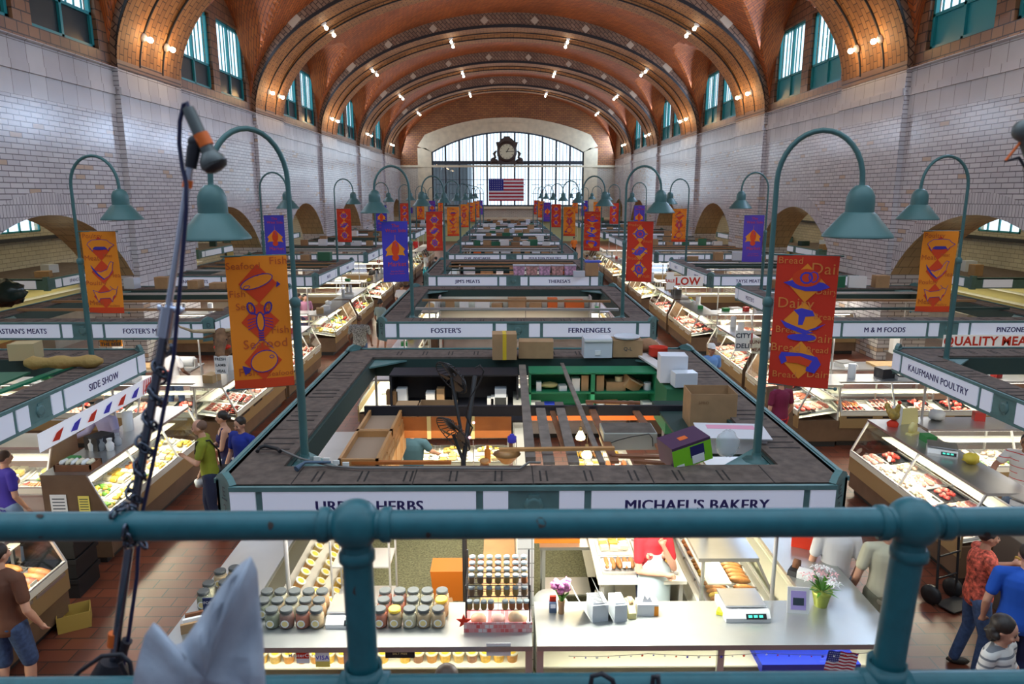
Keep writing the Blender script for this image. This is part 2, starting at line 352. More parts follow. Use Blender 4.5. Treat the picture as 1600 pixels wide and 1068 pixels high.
# vault bays
VA, VB, CB = 11.35, 6.75, 4.3
def zmain(x): return SPR+VB*math.sqrt(max(0, 1-(x/VA)**2))
xs = []
for k in range(97):
    a = PI*k/96; xs.append(-VA*math.cos(a))
arc = [0]
for k in range(1, len(xs)): arc.append(arc[-1]+math.hypot(xs[k]-xs[k-1], zmain(xs[k])-zmain(xs[k-1])))
bays = [(PIERS[i][1], PIERS[i+1][0]) for i in range(1, len(PIERS)-1)]+[(PIERS[-1][1], 77.0)]
for bi, (y0, y1) in enumerate(bays):
    v = MB(); ny = 40; hw = (y1-y0)/2; yc = (y0+y1)/2; v.uv = []
    for i in range(ny+1):
        y = yc-hw*math.cos(PI*i/ny); t = (y-yc)/hw
        zc = SPR+CB*math.sqrt(max(0, 1-t*t)) if hw > 3 else SPR
        for k, x in enumerate(xs):
            v.v.append((x, y, max(zmain(x), zc))); v.uv.append((arc[k], y))
    n = len(xs)
    for i in range(ny):
        for k in range(n-1): v.f.append((i*n+k, (i+1)*n+k, (i+1)*n+k+1, i*n+k+1)); v.m.append(0); v.s.append(False)
    struct(v.build('ceiling_vault_bay' if bi == 0 else 'ceiling_vault_bay_%d' % (bi+1), M_vault))
# transverse ribs with their lamps
RA, RBH = 11.14, 5.94
def zrib(x): return SPR+RBH*math.sqrt(max(0, 1-(x/RA)**2))
rx = [-RA*math.cos(PI*k/80) for k in range(81)]; rarc = [0]
for k in range(1, 81): rarc.append(rarc[-1]+math.hypot(rx[k]-rx[k-1], zrib(rx[k])-zrib(rx[k-1])))
lamp_proto = None; LSIDE = {-10.95: 'low at left foot', -8.3: 'halfway up left side', -3.5: 'just left of crown', 3.5: 'just right of crown', 8.3: 'halfway up right side', 10.95: 'low at right foot'}
for ri, y0 in enumerate([RIB0[0]]+RIB0[1:]):
    y1 = y0+4
    s = MB(); s.uv = []
    ys = [y0, y0+1.25, y0+1.3, y0+2.7, y0+2.75, y1]; up = [0, 0, 0.14, 0.14, 0, 0]
    for j, yy in enumerate(ys):
        for k in range(81): s.v.append((rx[k], yy, zrib(rx[k])+up[j]*min(1, 0.4+abs(math.sin(PI*k/80))))); s.uv.append((rarc[k], yy))
    for j in range(5):
        for k in range(80): s.f.append((j*81+k, (j+1)*81+k, (j+1)*81+k+1, j*81+k+1)); s.m.append(0); s.s.append(False)
    root = struct(s.build('arch_rib' if ri == 0 else 'arch_rib.%03d' % ri, M_ribS))
    f = MB()
    for yy, fl in ((y0, 0), (y1, 1)):
        for k in range(80):
            x0, x1 = rx[k], rx[k+1]; T = 15.3
            vs = [(x0, yy, zrib(x0)), (x1, yy, zrib(x1)), (x1, yy, T), (x0, yy, T)]
            f.add(vs, [(0,1,2,3) if not fl else (3,2,1,0)], 0)
    for xd in (1.45, 4.4, 7.0, 9.3):            # tile diamonds set in the rib face
        for sg in (-1, 1):
            X = sg*xd; Z = (zrib(X)+min(zmain(X), 15.2))/2+0.02+(0.25 if xd > 9 else 0); r = 0.24 if xd < 9 else 0.38
            f.add([(X-r, y0-.03, Z), (X, y0-.03, Z-r), (X+r, y0-.03, Z), (X, y0-.03, Z+r)], [(0,1,2,3)], 1)
    # dark rim along the lower edge
    for k in range(80):
        x0, x1 = rx[k], rx[k+1]
        f.add([(x0, y0-.05, zrib(x0)), (x1, y0-.05, zrib(x1)), (x1, y0-.05, zrib(x1)+.16), (x0, y0-.05, zrib(x0)+.16)], [(0,1,2,3)], 2)
    for sg in (-1, 1): f.box(*sorted((sg*(RA-.01), sg*(HALL_W+.06))), y0, y1, 8.47, 15.3, 0)
    f.build('spandrel', [M_ribF, M_tan, M_dark], root)
    c = MB()
    for yy in (y0+1.28, y0+2.72): c.tube([(rx[k], yy, zrib(rx[k])-0.02) for k in range(1, 80)], 0.035, 5, 0)
    c.build('conduit', M_dark, root)
    for yy in (y0+1.28, y0+2.72):
        which = 'nearer' if yy < y0+2 else 'farther'
        for X in LSIDE:
            Z = zrib(X)-0.03; nrm = Vector((-X/RA**2, 0, -(Z-SPR)/RBH**2)).normalized()
            if lamp_proto is None:
                r0 = thing('ceiling_lamp', 'x', 'lamp')
                b = MB(); b.lathe([(0.13, 0), (0.13, 0.05), (0.07, 0.1), (0.05, 0.16)], (0,0,0), 12, 0); b.build('socket', M_white, r0)
                b = MB(); b.ball((0,0,0.22), 0.085, 10, 7, 0); b.build('bulb', M_bulb, r0)
                lamp_proto = r0; o = r0
            else: o = copy_tree(lamp_proto)
            o.location = (X, yy, Z); o.rotation_euler = nrm.to_track_quat('Z', 'Y').to_euler()
            o['label'] = 'lit bare bulb %s of the %s vault rib, in its %s line' % (LSIDE[X], ORD[ri], which); o['group'] = 'bare bulbs along the vault ribs'
            if abs(X) > 10 and ri < 4:
                d = bpy.data.lights.new('bulb_light', 'POINT'); d.energy = 20; d.color = (1.0, 0.62, 0.25); d.shadow_soft_size = 0.12
                l = bpy.data.objects.new('bulb_light', d); S.collection.objects.link(l); l.location = Vector((X, yy, Z))+nrm*0.45
# end wall
EY = 77.0
w = MB(); n = 24; HWW, WB, WS, WC = 8.0, 3.7, 9.3, 11.4
def wz(x, hw=HWW, s=WS, c=WC):
    R = (hw*hw+(c-s)**2)/(2*(c-s)); return c-R+math.sqrt(R*R-x*x)
def q(a, b, c, d, mi): w.add([a, b, c, d], [(0,1,2,3)], mi)
for (x0, x1) in ((-11.4, -HWW), (HWW, 11.4)):
    q((x0, EY, 2.3), (x1, EY, 2.3), (x1, EY, 7.9), (x0, EY, 7.9), 0); q((x0, EY, 7.9), (x1, EY, 7.9), (x1, EY, 15.5), (x0, EY, 15.5), 1)
q((-HWW, EY, 2.3), (HWW, EY, 2.3), (HWW, EY, WB), (-HWW, EY, WB), 0)
for k in range(n):
    x0, x1 = -HWW+2*HWW*k/n, -HWW+2*HWW*(k+1)/n; q((x0, EY, wz(x0)), (x1, EY, wz(x1)), (x1, EY, 15.5), (x0, EY, 15.5), 1)
q((-18, EY+.6, 0), (18, EY+.6, 0), (18, EY+.6, 2.4), (-18, EY+.6, 2.4), 2)
w.box(-11.4, 11.4, EY, EY+.6, 2.2, 2.3, 0)
for sg in (-1, 1): w.box(*sorted((sg*18, sg*11.3)), EY, EY+.3, 0, 5, 0)
M_olive = mat('pale_green_plaster', (0.62, 0.68, 0.36), 0.7)
struct(w.build('wall_end', [M_wtileX, M_brownX, M_olive]))
w = MB()      # cream stone surround, stepped
for (grow, yo) in ((0.9, .12), (1.45, .06)):
    pts_o = []; pts_i = []
    for k in range(n+1):
        t = -1+2*k/n; x = t*(HWW+grow); pts_o.append((x, EY-yo, wz(t*HWW)+grow*0.95 if abs(t) < .999 else 9.9)); pts_i.append((t*HWW, EY-yo, wz(t*HWW)))
    for k in range(n): w.add([pts_i[k], pts_i[k+1], pts_o[k+1], pts_o[k]], [(0,1,2,3)], 0)
    for sg in (-1, 1): w.box(*sorted((sg*HWW, sg*(HWW+grow))), EY-yo, EY, 2.9, 9.4 if grow < 1 else 9.7, 0)
w.box(-11.3, 11.3, EY-.15, EY, 7.75, 7.95, 0); w.box(-HWW-.5, HWW+.5, EY-.3, EY, 3.45, 3.7, 0); w.box(-11.3, 11.3, EY-.2, EY, 2.3, 2.55, 0)
struct(w.build('trim_end', M_wstone))
w = MB(); Y0, Y1 = EY+.05, EY+.25
for k in range(12):
    x = -HWW+2*HWW*k/11; x = max(-HWW+.06, min(HWW-.06, x)); w.box(x-.09, x+.09, Y0, Y1, WB, wz(x), 0)
    if k < 11:
        for j in range(1, 4): xx = x+(2*HWW/11)*j/4; w.box(xx-.022, xx+.022, Y0+.05, Y1-.05, WB, wz(xx), 0)
        xm = x+HWW/11; w.box(xm-.36, xm+.36, Y0+.05, Y1-.05, 5.0, 5.05, 0); w.box(xm-.36, xm+.36, Y0+.05, Y1-.05, 5.95, 6.0, 0)
w.box(-HWW, HWW, Y0-.05, Y1, 8.05, 8.4, 0); w.box(-HWW, HWW, Y0-.05, Y1, WB, WB+.16, 0); w.box(-HWW, HWW, Y0+.05, Y1-.05, 6.45, 6.5, 0)
for k in range(n):
    x0, x1 = -HWW+2*HWW*k/n, -HWW+2*HWW*(k+1)/n; w.add([(x0, Y0-.02, wz(x0)-.16), (x1, Y0-.02, wz(x1)-.16), (x1, Y0-.02, wz(x1)), (x0, Y0-.02, wz(x0))], [(0,1,2,3)], 0)
WN[0] += 1; ew = struct(w.build('window_%d' % WN[0], mat('window_bar', (0.03, 0.04, 0.05), 0.5)))
w = MB(); w.poly([(-HWW, EY+.15, WB), (HWW, EY+.15, WB)]+[(HWW-2*HWW*k/n, EY+.15, wz(HWW-2*HWW*k/n)) for k in range(n+1)], 0)
w.build('pane', M_glass, ew)
w = MB(); w.box(-10.5, -4.6, 84, 95, 0, 8.7, 0)
tag(w.build('neighbouring_building', mat('grey_render', (0.10, 0.12, 0.14), 0.8)), 'dark building outside, behind the end window panes', 'building')
# ================================================================ canopies
HW, DP, ZT, ZB = 2.90, 5.8, 2.425, 2.08
M_slot = mat('slot_shadow', (0.02, 0.016, 0.014), 0.9)
M_inner = mat('dark_green_board', (0.02, 0.05, 0.045), 0.7)
M_strip = mat('fluorescent_tube', (0.95, 0.97, 1.0), emit=9.0)
M_steel = mat('stainless_steel', (0.62, 0.63, 0.64), 0.28, metal=0.9, var=0.1, scale=2)
M_alu = mat('aluminium', (0.66, 0.66, 0.66), 0.35, metal=0.7)
M_ink = mat('marker_ink', (0.03, 0.05, 0.07), 0.6)
def deck_mesh():
    b = MB(); o = 0.02; F, Sd, Bk, c = 0.50, 0.50, 0.60, 0.17
    x, y0, y1 = HW-o, o, DP-o; xi, yi0, yi1 = HW-Sd, F, DP-Bk
    def slab(pts):
        z0, z1 = ZT-0.03, ZT; b.prism(pts, z0, z1, 0)
    slab([(-x+c, y0), (x-c, y0), (x-c, F), (-x+c, F)]); slab([(-x+c, yi1), (x-c, yi1), (x-c, y1), (-x+c, y1)])
    for s in (-1, 1):
        p = [(s*(x-c), y0), (s*x, y0+c), (s*x, y1-c), (s*(x-c), y1), (s*(x-c), yi1), (s*xi, yi1), (s*xi, yi0), (s*(x-c), yi0)]
        slab(p if s > 0 else p[::-1])
    for s in (-1, 1):
        for y_, t_ in ((F, .62), (yi1, -.55)):
            p = [(s*xi, y_), (s*xi, y_+t_), (s*(xi-.6), y_)]; b.prism(p if s*t_ > 0 else p[::-1], ZT-.07, ZT-.045, 2)
    # paired slots across the boards
    k = -2.0
    while k < 2.1:
        for d in (-.03, .03): b.box(k+d-.008, k+d+.008, 0.12, 0.36, ZT, ZT+.003, 1); b.box(k+d-.008, k+d+.008, yi1+.15, yi1+.4, ZT, ZT+.003, 1)
        k += 0.42
    for s in (-1, 1):
        yy = 0.95; n = 0
        while yy < DP-0.9:
            b.box(*sorted((s*(HW-.42), s*(HW-.1))), yy, yy+.026, ZT, ZT+.003, 1); n += 1
            yy += 0.17 if n % 3 else 0.62
    for k in range(-2, 3): b.box(k*1.1-.005, k*1.1+.005, .03, .48, ZT, ZT+.002, 1)
    for s in (-1, 1):
        for yy in (1.6, 2.9, 4.2): b.box(*sorted((s*xi, s*x)), yy, yy+.01, ZT, ZT+.002, 1)
    return b
def segs(L):
    c, sm, md = 0.14, 0.235, 0.34; g = 0.055
    a = -L/2+c+.03; out = []
    h = (L/2-c-.03-md/2)
    big = h-2*(sm+g)-g
    out.append((a, a+sm)); out.append((a+sm+g, a+sm+g+big)); out.append((a+sm+2*g+big, a+sm+2*g+big+sm))
    return out+[(-q, -p) for p, q in out[::-1]]
SIDES = {'front': ((0, 0, 0), (1, 0, 0), 2*HW), 'back': ((0, DP, 0), (-1, 0, 0), 2*HW), 'left': ((-HW, DP/2, 0), (0, -1, 0), DP), 'right': ((HW, DP/2, 0), (0, 1, 0), DP)}
def side_frame(nm, off=0.0):
    o, x, L = SIDES[nm]; x = Vector(x); nrm = x.cross(Vector((0, 0, 1)))
    return frame(Vector(o)+nrm*off+Vector((0, 0, (ZT+ZB)/2)), x, (0, 0, 1))   # local z = outward
def fascia_mesh():
    b = MB(); h = (ZT-ZB)/2
    for nm in SIDES:
        L = SIDES[nm][2]; c = 0.17; M = side_frame(nm)
        b.box(-L/2+c, L/2-c, -h, h, -.06, 0, 0, M)
        b.box(-L/2+c, L/2-c, h-.03, h+.012, 0, .04, 0, M); b.box(-L/2+c, L/2-c, -h-.012, -h+.05, 0, .03, 0, M)
        sg = segs(L); xs_ = [-L/2+c]+[t for ab in sg for t in ab]+[L/2-c]
        for k in range(0, len(xs_), 2): b.box(xs_[k], xs_[k+1], -h, h, 0, .022, 0, M)
        b.box(-.05, .05, -.08, .1, .022, .035, 0, M)
        b.lathe([(0.09, .02), (0.09, .032), (0.05, .04)], (0, 0, 0), 8, 0, M)
    xi, yi0, yi1 = HW-.50, .50, DP-.60
    for (x0, x1, y0, y1) in ((-xi, xi, yi0, yi0+.04), (-xi, xi, yi1-.04, yi1), (-xi, -xi+.04, yi0, yi1), (xi-.04, xi, yi0, yi1)): b.box(x0, x1, y0, y1, 2.12, ZT-.03, 1)
    return b
def corner_mesh():   # chamfered corner block at +x, front
    b = MB(); c = 0.19; e = 0.02
    p = [(HW-c, -e), (HW+e, c), (HW+e-.1, c), (HW-c, .08)]
    b.prism(p, ZB-.06, ZT+.02, 0)
    # peaked cap on the chamfered face
    a, d = Vector((HW-c, -e, 0)), Vector((HW+e, c, 0)); nrm = (d-a).cross(Vector((0,0,1))).normalized()
    M = frame(a+Vector((0, 0, ZT+.02)), d-a, (0, 0, 1)); L = (d-a).length
    b.prism([(0, 0), (L, 0), (L*.82, .05), (L/2, .085), (L*.18, .05)], -.05, .012, 0, M)
    M2 = frame((a+d)/2+nrm*.006+Vector((0, 0, ZT-.12)), d-a, (0, 0, 1))
    return b, M2
MESH = {}
def shared(key, fn, mats):
    if key not in MESH:
        o = fn().build(key, mats); MESH[key] = o.data; bpy.data.objects.remove(o)
    return MESH[key]
M_lit = mat('lit_sign_panel', (0.80, 0.82, 0.90), 0.3)
MIRROR = {}
def canopy(cx, y0, label, signs, marks=('E', '2'), lit=True, group='teal stall canopies with sign panels', far=False, posts=True):
    r = thing('stall_canopy', label, 'canopy', (cx, y0, 0), 0, group)
    link('deck', shared('deck', deck_mesh, [M_deck, M_slot, M_tealf]), r)
    link('fascia', shared('fascia', fascia_mesh, [M_tealf, M_inner]), r)
    for (sx, sy) in ((1, 0), (-1, 0), (1, 1), (-1, 1)):
        def fn(sx=sx, sy=sy):
            b, M2 = corner_mesh(); q = MB()
            T = Matrix.Translation((0, DP if sy else 0, 0)) @ Matrix.Diagonal((sx, -1 if sy else 1, 1, 1))
            q.v = [tuple(T @ Vector(p)) for p in b.v]; q.f = [f[::-1] if sx*(-1 if sy else 1) < 0 else f for f in b.f]; q.m = b.m; q.s = b.s
            if not sy:
                M3 = frame(T @ M2.translation, (T.to_3x3() @ M2.col[0].to_3d())*(sx), (0, 0, 1))
                q.text(marks[0], .13, M3 @ Matrix.Translation((0, 0, .002)), 1); q.box(-.05, .05, -.035, -.025, 0, .004, 1, M3); q.text(marks[1], .13, M3 @ Matrix.Translation((0, -.17, .002)), 1)
            return q
        link('corner_block', shared('corner%d%d%s%s' % (sx, sy, marks[0], marks[1]), fn, [M_tealf, M_ink]), r)
    for nm, txt in signs.items():
        L = SIDES[nm][2]
        for i, (a, b_) in enumerate(segs(L)):
            M = side_frame(nm, 0.004)
            p = MB(); p.box(a+.005, b_-.005, -.14, .14, 0, .03, 0, M); p.build('sign_panel', M_sign, r)
        for t, (a, b_) in zip(txt, (segs(L)[1], segs(L)[4])):
            if t:
                p = MB(); M = side_frame(nm, 0.036) @ Matrix.Translation(((a+b_)/2, -.052, 0))
                for q in (-.005, -.0025, 0, .0025, .005): p.text(t, .148, M @ Matrix.Translation((q, abs(q)*.4, q*.1)), 0, wide=.98)
                p.build('lettering', M_navy, r)
    if posts:
        for (x, y) in ((-HW+.5, .4), (HW-.5, .4), (-HW+.5, DP-.4), (HW-.5, DP-.4)):
            p = MB(); p.cyl((x, y, 0), .022, ZB, 8); p.build('post', M_alu, r)
    for y in (0.38,):
        p = MB(); p.box(-1.9, 1.9, y-.06, y+.06, ZB+.03, ZB+.06, 0); p.build('fluorescent_tube', M_strip, r)
    if not far:
        area('stall_light', (cx, y0+.35, ZB-.02), (cx, y0+.35, 0), 4.4, .15, 55, (1.0, 0.93, 0.80))
        area('stall_light', (cx, y0+DP/2, ZB-.05), (cx, y0+DP/2, 0), 3.5, 3.0, 60, (1.0, 0.90, 0.72))
    else:
        area('stall_light', (cx, y0+DP/2, ZB-.05), (cx, y0+DP/2, 0), 4.4, 4.4, 130, (1.0, 0.88, 0.66))
    return r
ROWS = [6.0+8.4*k for k in range(8)]; RC = 8.92
CSIGN = [("URBAN HERBS", "MICHAEL'S BAKERY"), ("FOSTER'S", "FERNENGELS"), ("JIM'S MEATS", "THERESA'S"), ("D.W. WHITAKER", "POULTON POULTRY"), ("CURTIS", "LARRY VISTEIN"), ("", ""), ("", ""), ("", "")]
LSIGN = [(None, ("SIDE SHOW", "")), (("SEBASTIAN'S MEATS", "FOSTER'S MEATS"), ("", "")), (("VINCE'S MEATS", ""), ("DALE", "MEATS")), (("", ""), ("WIENCEK", "MEATS")), (("", ""), ("", ""))]
RSIGN = [(None, ("", "KAUFMANN POULTRY")), (("M & M FOODS", "PINZONE'S"), ("MEISTER'S", "")), (("TAYSE MEATS", ""), ("MEATS", "MINCES")), (("LANCE'S", "POULTRY"), ("", "")), (("", ""), ("", ""))]
MK = ['E/2', 'D/4', 'D/6', 'D/8', 'D/10', 'D/12', 'D/14', 'D/16']
for k, y in enumerate(ROWS):
    mk = (('E', '2') if k == 0 else ('D', '4'))
    canopy(0.0, y, 'teal canopy ring with white sign panels, %s stall of the centre row' % ORD[k], {'front': CSIGN[k]}, marks=mk, far=k > 2)
    for sg, T, nm, side in ((-1, LSIGN, 'left', 'right'), (1, RSIGN, 'right', 'left')):
        t = T[min(k, 4)]; sd = {side: t[1][::-1] if sg < 0 else t[1]}
        if t[0]: sd['front'] = t[0]
        if k == 0: sd[side] = ('', 'SIDE SHOW') if sg < 0 else ('KAUFMANN POULTRY', '')
        canopy(sg*RC, y, 'teal canopy ring with white sign panels, %s stall of the row by the %s wall' % (ORD[k], nm), sd, marks=('T', '2') if k == 0 else ('D', '5'), far=k > 2).scale = (.9, 1, 1)
# ================================================================ gooseneck lamps and banners
M_pole = mat('lamp_teal_paint', (0.055, 0.145, 0.145), 0.45, var=0.1, scale=4)
M_lampin = mat('lamp_inner_white', (0.75, 0.75, 0.7), 0.5)
M_lbulb = mat('lamp_bulb', (1.0, 0.85, 0.6), emit=6.0)
def lamp_meshes():
    R = 0.36; P = []
    for k in range(17):
        a = PI*k/16; P.append((R-R*math.cos(a), 0, 5.05+R*1.25*math.sin(a)))
    def pole():
        b = MB(); b.tube([(0,0,2.36), (0,0,3.9)], .040, 10, 0); b.lathe([(.04, 0), (.05, .02), (.05, .07), (.025, .1)], (0,0,3.88), 10, 0)
        b.tube([(0,0,3.95)]+P+[(2*R, 0, 4.93)], .024, 8, 0); b.lathe([(.14, 0), (.14, .02), (.05, .03), (.045, .1)], (0,0,2.3), 8, 0); return b
    def shade():
        b = MB(); pr = [(.0, 5.02), (.05, 5.015), (.09, 4.98), (.118, 4.92), (.122, 4.86), (.122, 4.77)]; b.lathe(pr[::-1], (2*R, 0, 0), 20, 0, cap=False); pr = [(.115, 4.785), (.145, 4.765), (.29, 4.585), (.302, 4.565), (.302, 4.555), (.29, 4.56), (.14, 4.72), (.11, 4.76), (.11, 4.9), (0, 4.95)]
        b.lathe(pr[::-1], (2*R, 0, 0), 20, 0, cap=False); b.lathe([(.03, 5.0), (.022, 5.05)], (2*R, 0, 0), 8, 0); return b
    def bulb():
        b = MB(); b.ball((2*R, 0, 4.64), .055, 8, 6, 0); return b
    return pole, shade, bulb
pole_fn, shade_fn, bulb_fn = lamp_meshes()
def gooseneck(x, y, rz, label):
    r = thing('gooseneck_lamp', label, 'lamp', (x, y, .06), rz, 'teal gooseneck lamps on the canopies')
    link('pole', shared('lamp_pole', pole_fn, M_pole), r); link('lamp_shade', shared('lamp_shade', shade_fn, M_pole), r); link('bulb', shared('lamp_bulb', bulb_fn, M_lbulb), r)
M_org = mat('orange_cloth', (0.90, 0.27, 0.012), 0.75); M_red = mat('red_cloth', (0.66, 0.035, 0.01), 0.75)
M_pur = mat('violet_cloth', (0.10, 0.055, 0.46), 0.75); M_blu = mat('blue_cloth', (0.06, 0.05, 0.52), 0.75)
M_rdi = mat('print_red', (0.72, 0.06, 0.01), 0.8); M_odi = mat('print_orange', (0.88, 0.30, 0.02), 0.8)
M_pin = mat('print_blue', (0.05, 0.03, 0.30), 0.8); M_ptx = mat('print_dark_orange', (0.55, 0.10, 0.02), 0.8); M_ylw = mat('print_pale_orange', (0.75, 0.24, 0.05), 0.8)
BW, BH = 0.54, 1.26
def outline(b, pts, w, z, mi, closed=True):
    n = len(pts)
    for i in range(n if closed else n-1):
        a, c = Vector(pts[i]+(0,)), Vector(pts[(i+1) % n]+(0,)); d = (c-a)
        if d.length < 1e-6: continue
        s = Vector((-d.y, d.x, 0)).normalized()*w/2; e = d.normalized()*w*.4
        b.add([(a-s-e+Vector((0,0,z))), (c-s+e+Vector((0,0,z))), (c+s+e+Vector((0,0,z))), (a+s-e+Vector((0,0,z)))], [(0,1,2,3)], mi)
def ell(cx, cy, rx_, ry_, n=16, rot=0, a0=0, a1=2*PI):
    out = []
    for k in range(n):
        a = a0+(a1-a0)*k/(n if a1-a0 > 6.2 else n-1); x, y = rx_*math.cos(a), ry_*math.sin(a)
        out.append((cx+x*math.cos(rot)-y*math.sin(rot), cy+x*math.sin(rot)+y*math.cos(rot)))
    return out
def banner_art(kind):
    # local x 0..BW right, y 0..-BH down, z toward viewer; mats: 0 cloth,1 diamond,2 figure,3 words,4 hem
    b = MB(); Z1, Z2, Z3 = .004, .006, .008
    def fill(pts, mi, z): b.add([(x, y, z) for x, y in pts], [tuple(range(len(pts)))], mi)
    def dia(cx, cy, rx_, ry_, z=Z1): fill([(cx-rx_, cy), (cx, cy-ry_), (cx+rx_, cy), (cx, cy+ry_)], 1, z)
    def word(t, x, y, s):
        vs, fs = text_geo(t, 0.0); b.add([(x+v[0]*s, y+v[1]*s, Z2) for v in vs if True], fs, 3) if x+max(v[0] for v in vs)*s <= BW else b.add([(min(BW-.004, x+v[0]*s), y+v[1]*s, Z2) for v in vs], fs, 3)
    c = BW/2
    for cy in ((-.26, -.62, -1.0) if kind not in ('violet', 'blue') else ()): dia(c, cy, .17, .185)
    if kind == 'seafood':
        for t, x, y, s in (('Seafood', .0, -.12, .09), ('Fish', .38, -.08, .1), ('Fish', .01, -.38, .09), ('Seafood', .06, -.5, .09), ('Fish', .36, -.74, .1), ('Seafood', .1, -.87, .12), ('Fish', .04, -1.13, .11), ('Seafood', .3, -1.15, .07)): word(t, x, y, s)
        fill(ell(c-.01, -.24, .15, .055, 20, .35), 0, Z3); outline(b, ell(c-.01, -.24, .15, .055, 20, .35), .008, Z3+.001, 2)
        fill([(c+.13, -.2), (c+.2, -.27), (c+.16, -.3), (c+.17, -.24)], 2, Z3); fill([(c-.01, -.19), (c+.05, -.16), (c+.1, -.17)], 2, Z3); outline(b, ell(c-.1, -.29, .03, .015, 8, .3), .005, Z3+.002, 2)
        # lobster
        fill(ell(c, -.62, .03, .09, 14), 0, Z3); outline(b, ell(c, -.62, .035, .09, 14), .012, Z3+.001, 2)
        for k in range(5): fill([(c-.025, -.7-k*.022), (c+.025, -.7-k*.022), (c+.022, -.712-k*.022), (c-.022, -.712-k*.022)], 2, Z3+.001)
        for s in (-1, 1):
            outline(b, ell(c+s*.075, -.49, .03, .055, 12, -s*.3), .014, Z3, 2)
            for k in range(4): outline(b, [(c+s*.03, -.58-k*.025), (c+s*.11, -.60-k*.03)], .006, Z3, 2, False)
            outline(b, [(c+s*.02, -.56), (c+s*.07, -.53)], .014, Z3, 2, False); outline(b, [(c+s*.02, -.8), (c+s*.1, -.88)], .005, Z3, 2, False)
        fill(ell(c+.01, -1.0, .125, .1, 18, .4), 0, Z3); outline(b, ell(c+.01, -1.0, .125, .1, 18, .4), .008, Z3+.001, 2)
        fill([(c-.11, -1.06), (c-.19, -1.03), (c-.17, -1.12), (c-.13, -1.1)], 2, Z3); outline(b, ell(c+.08, -.96, .02, .015, 8), .006, Z3+.002, 2)
    elif kind == 'meat':
        for t, x, y, s in (('Poultry', .02, -.1, .1), ('Meat', .01, -.44, .11), ('Meat', .3, -.39, .07), ('Meat', .36, -.7, .1), ('Poultry', .0, -.82, .1), ('Meat', .02, -1.13, .11), ('Poultry', .3, -1.16, .06)): word(t, x, y, s)
        pig = [(.1, -.17), (.16, -.13), (.3, -.12), (.4, -.13), (.44, -.17), (.5, -.2), (.46, -.23), (.42, -.25), (.4, -.29), (.37, -.25), (.18, -.26), (.15, -.3), (.12, -.25), (.08, -.2)]
        fill(pig, 0, Z3); outline(b, pig, .008, Z3+.001, 2); fill([(.16, -.26), (.2, -.23), (.36, -.23), (.38, -.27), (.3, -.28), (.2, -.28)], 2, Z3+.002)
        hen = [(.1, -.52), (.15, -.6), (.24, -.62), (.34, -.58), (.38, -.5), (.41, -.46), (.45, -.47), (.43, -.52), (.42, -.6), (.36, -.68), (.28, -.73), (.2, -.68), (.13, -.6)]
        fill(hen, 0, Z3); outline(b, hen, .008, Z3+.001, 2); outline(b, [(.12, -.56), (.2, -.66), (.28, -.73)], .02, Z3+.002, 2, False)
        cow = [(.1, -.9), (.2, -.94), (.34, -.92), (.4, -.88), (.46, -.9), (.44, -.97), (.4, -1.0), (.38, -1.08), (.35, -1.02), (.2, -1.03), (.17, -1.09), (.14, -1.0)]
        fill(cow, 0, Z3); outline(b, cow, .007, Z3+.001, 2); outline(b, [(.4, -.88), (.36, -.84)], .006, Z3, 2, False); outline(b, [(.46, -.89), (.48, -.84)], .006, Z3, 2, False)
    elif kind == 'bread':
        for t, x, y, s in (('Bread', .01, -.08, .09), ('Dairy', .3, -.17, .15), ('Dairy', .36, -.36, .08), ('Dairy', .03, -.5, .14), ('Bread', .36, -.6, .08), ('Bread', .03, -.74, .09), ('Dairy', .32, -.82, .12), ('Bread', .0, -.92, .11), ('Bread', .32, -.92, .08), ('Bread', .03, -1.18, .09), ('Dairy', .34, -1.16, .1)): word(t, x, y, s)
        fill([(c-.2, -.26), (c-.1, -.31), (c, -.335), (c+.12, -.33), (c+.21, -.29), (c+.15, -.25), (c-.1, -.23)], 2, Z3)
        fill(ell(c, -.21, .125, .085, 16), 5, Z3+.001); outline(b, ell(c, -.21, .05, .05, 10), .016, Z3+.002, 2); outline(b, ell(c+.06, -.2, .04, .05, 8), .01, Z3+.002, 2)
        fill([(c-.09, -.52), (c-.02, -.5), (c+.08, -.52), (c+.1, -.57), (c+.02, -.58), (c, -.66), (c-.04, -.66), (c-.04, -.57)], 2, Z3)
        fill([(c-.2, -.62), (c-.05, -.68), (c+.1, -.73), (c+.02, -.75), (c-.15, -.69)], 2, Z3+.001); fill([(c+.02, -.72), (c+.2, -.64), (c+.12, -.7)], 2, Z3+.001); fill(ell(c, -.78, .13, .035, 14), 2, Z3)
        pb = [(c-.19, -.98), (c-.17, -.93), (c, -.93), (c+.15, -.96), (c+.19, -1.03), (c+.14, -1.12), (c+.06, -1.1), (c+.07, -1.04), (c-.03, -1.01), (c-.12, -1.02), (c-.16, -1.05)]
        fill(pb, 2, Z3); fill([(c-.13, -.97), (c, -.96), (c+.11, -1.0), (c+.08, -1.06), (c-.02, -1.03), (c-.11, -1.03)], 5, Z3+.001)
    elif kind == 'produce':
        for t, x, y, s in (('Produce', .02, -.1, .08), ('Fruit', .34, -.44, .09), ('Produce', .02, -.8, .09), ('Fruit', .3, -1.17, .1)): word(t, x, y, s)
        for cy, rx_, ry_, ro in ((-.26, .11, .09, 0), (-.62, .13, .07, .6), (-1.0, .09, .11, .3)):
            fill(ell(c, cy, rx_, ry_, 12, ro), 2, Z3); outline(b, ell(c, cy, rx_*.5, ry_*.6, 8, ro), .02, Z3+.001, 5)
            for k in range(6): a = k*PI/3+ro; outline(b, [(c+rx_*.9*math.cos(a), cy+ry_*.9*math.sin(a)), (c+rx_*1.35*math.cos(a), cy+ry_*1.35*math.sin(a))], .02, Z3, 2, False)
    else:
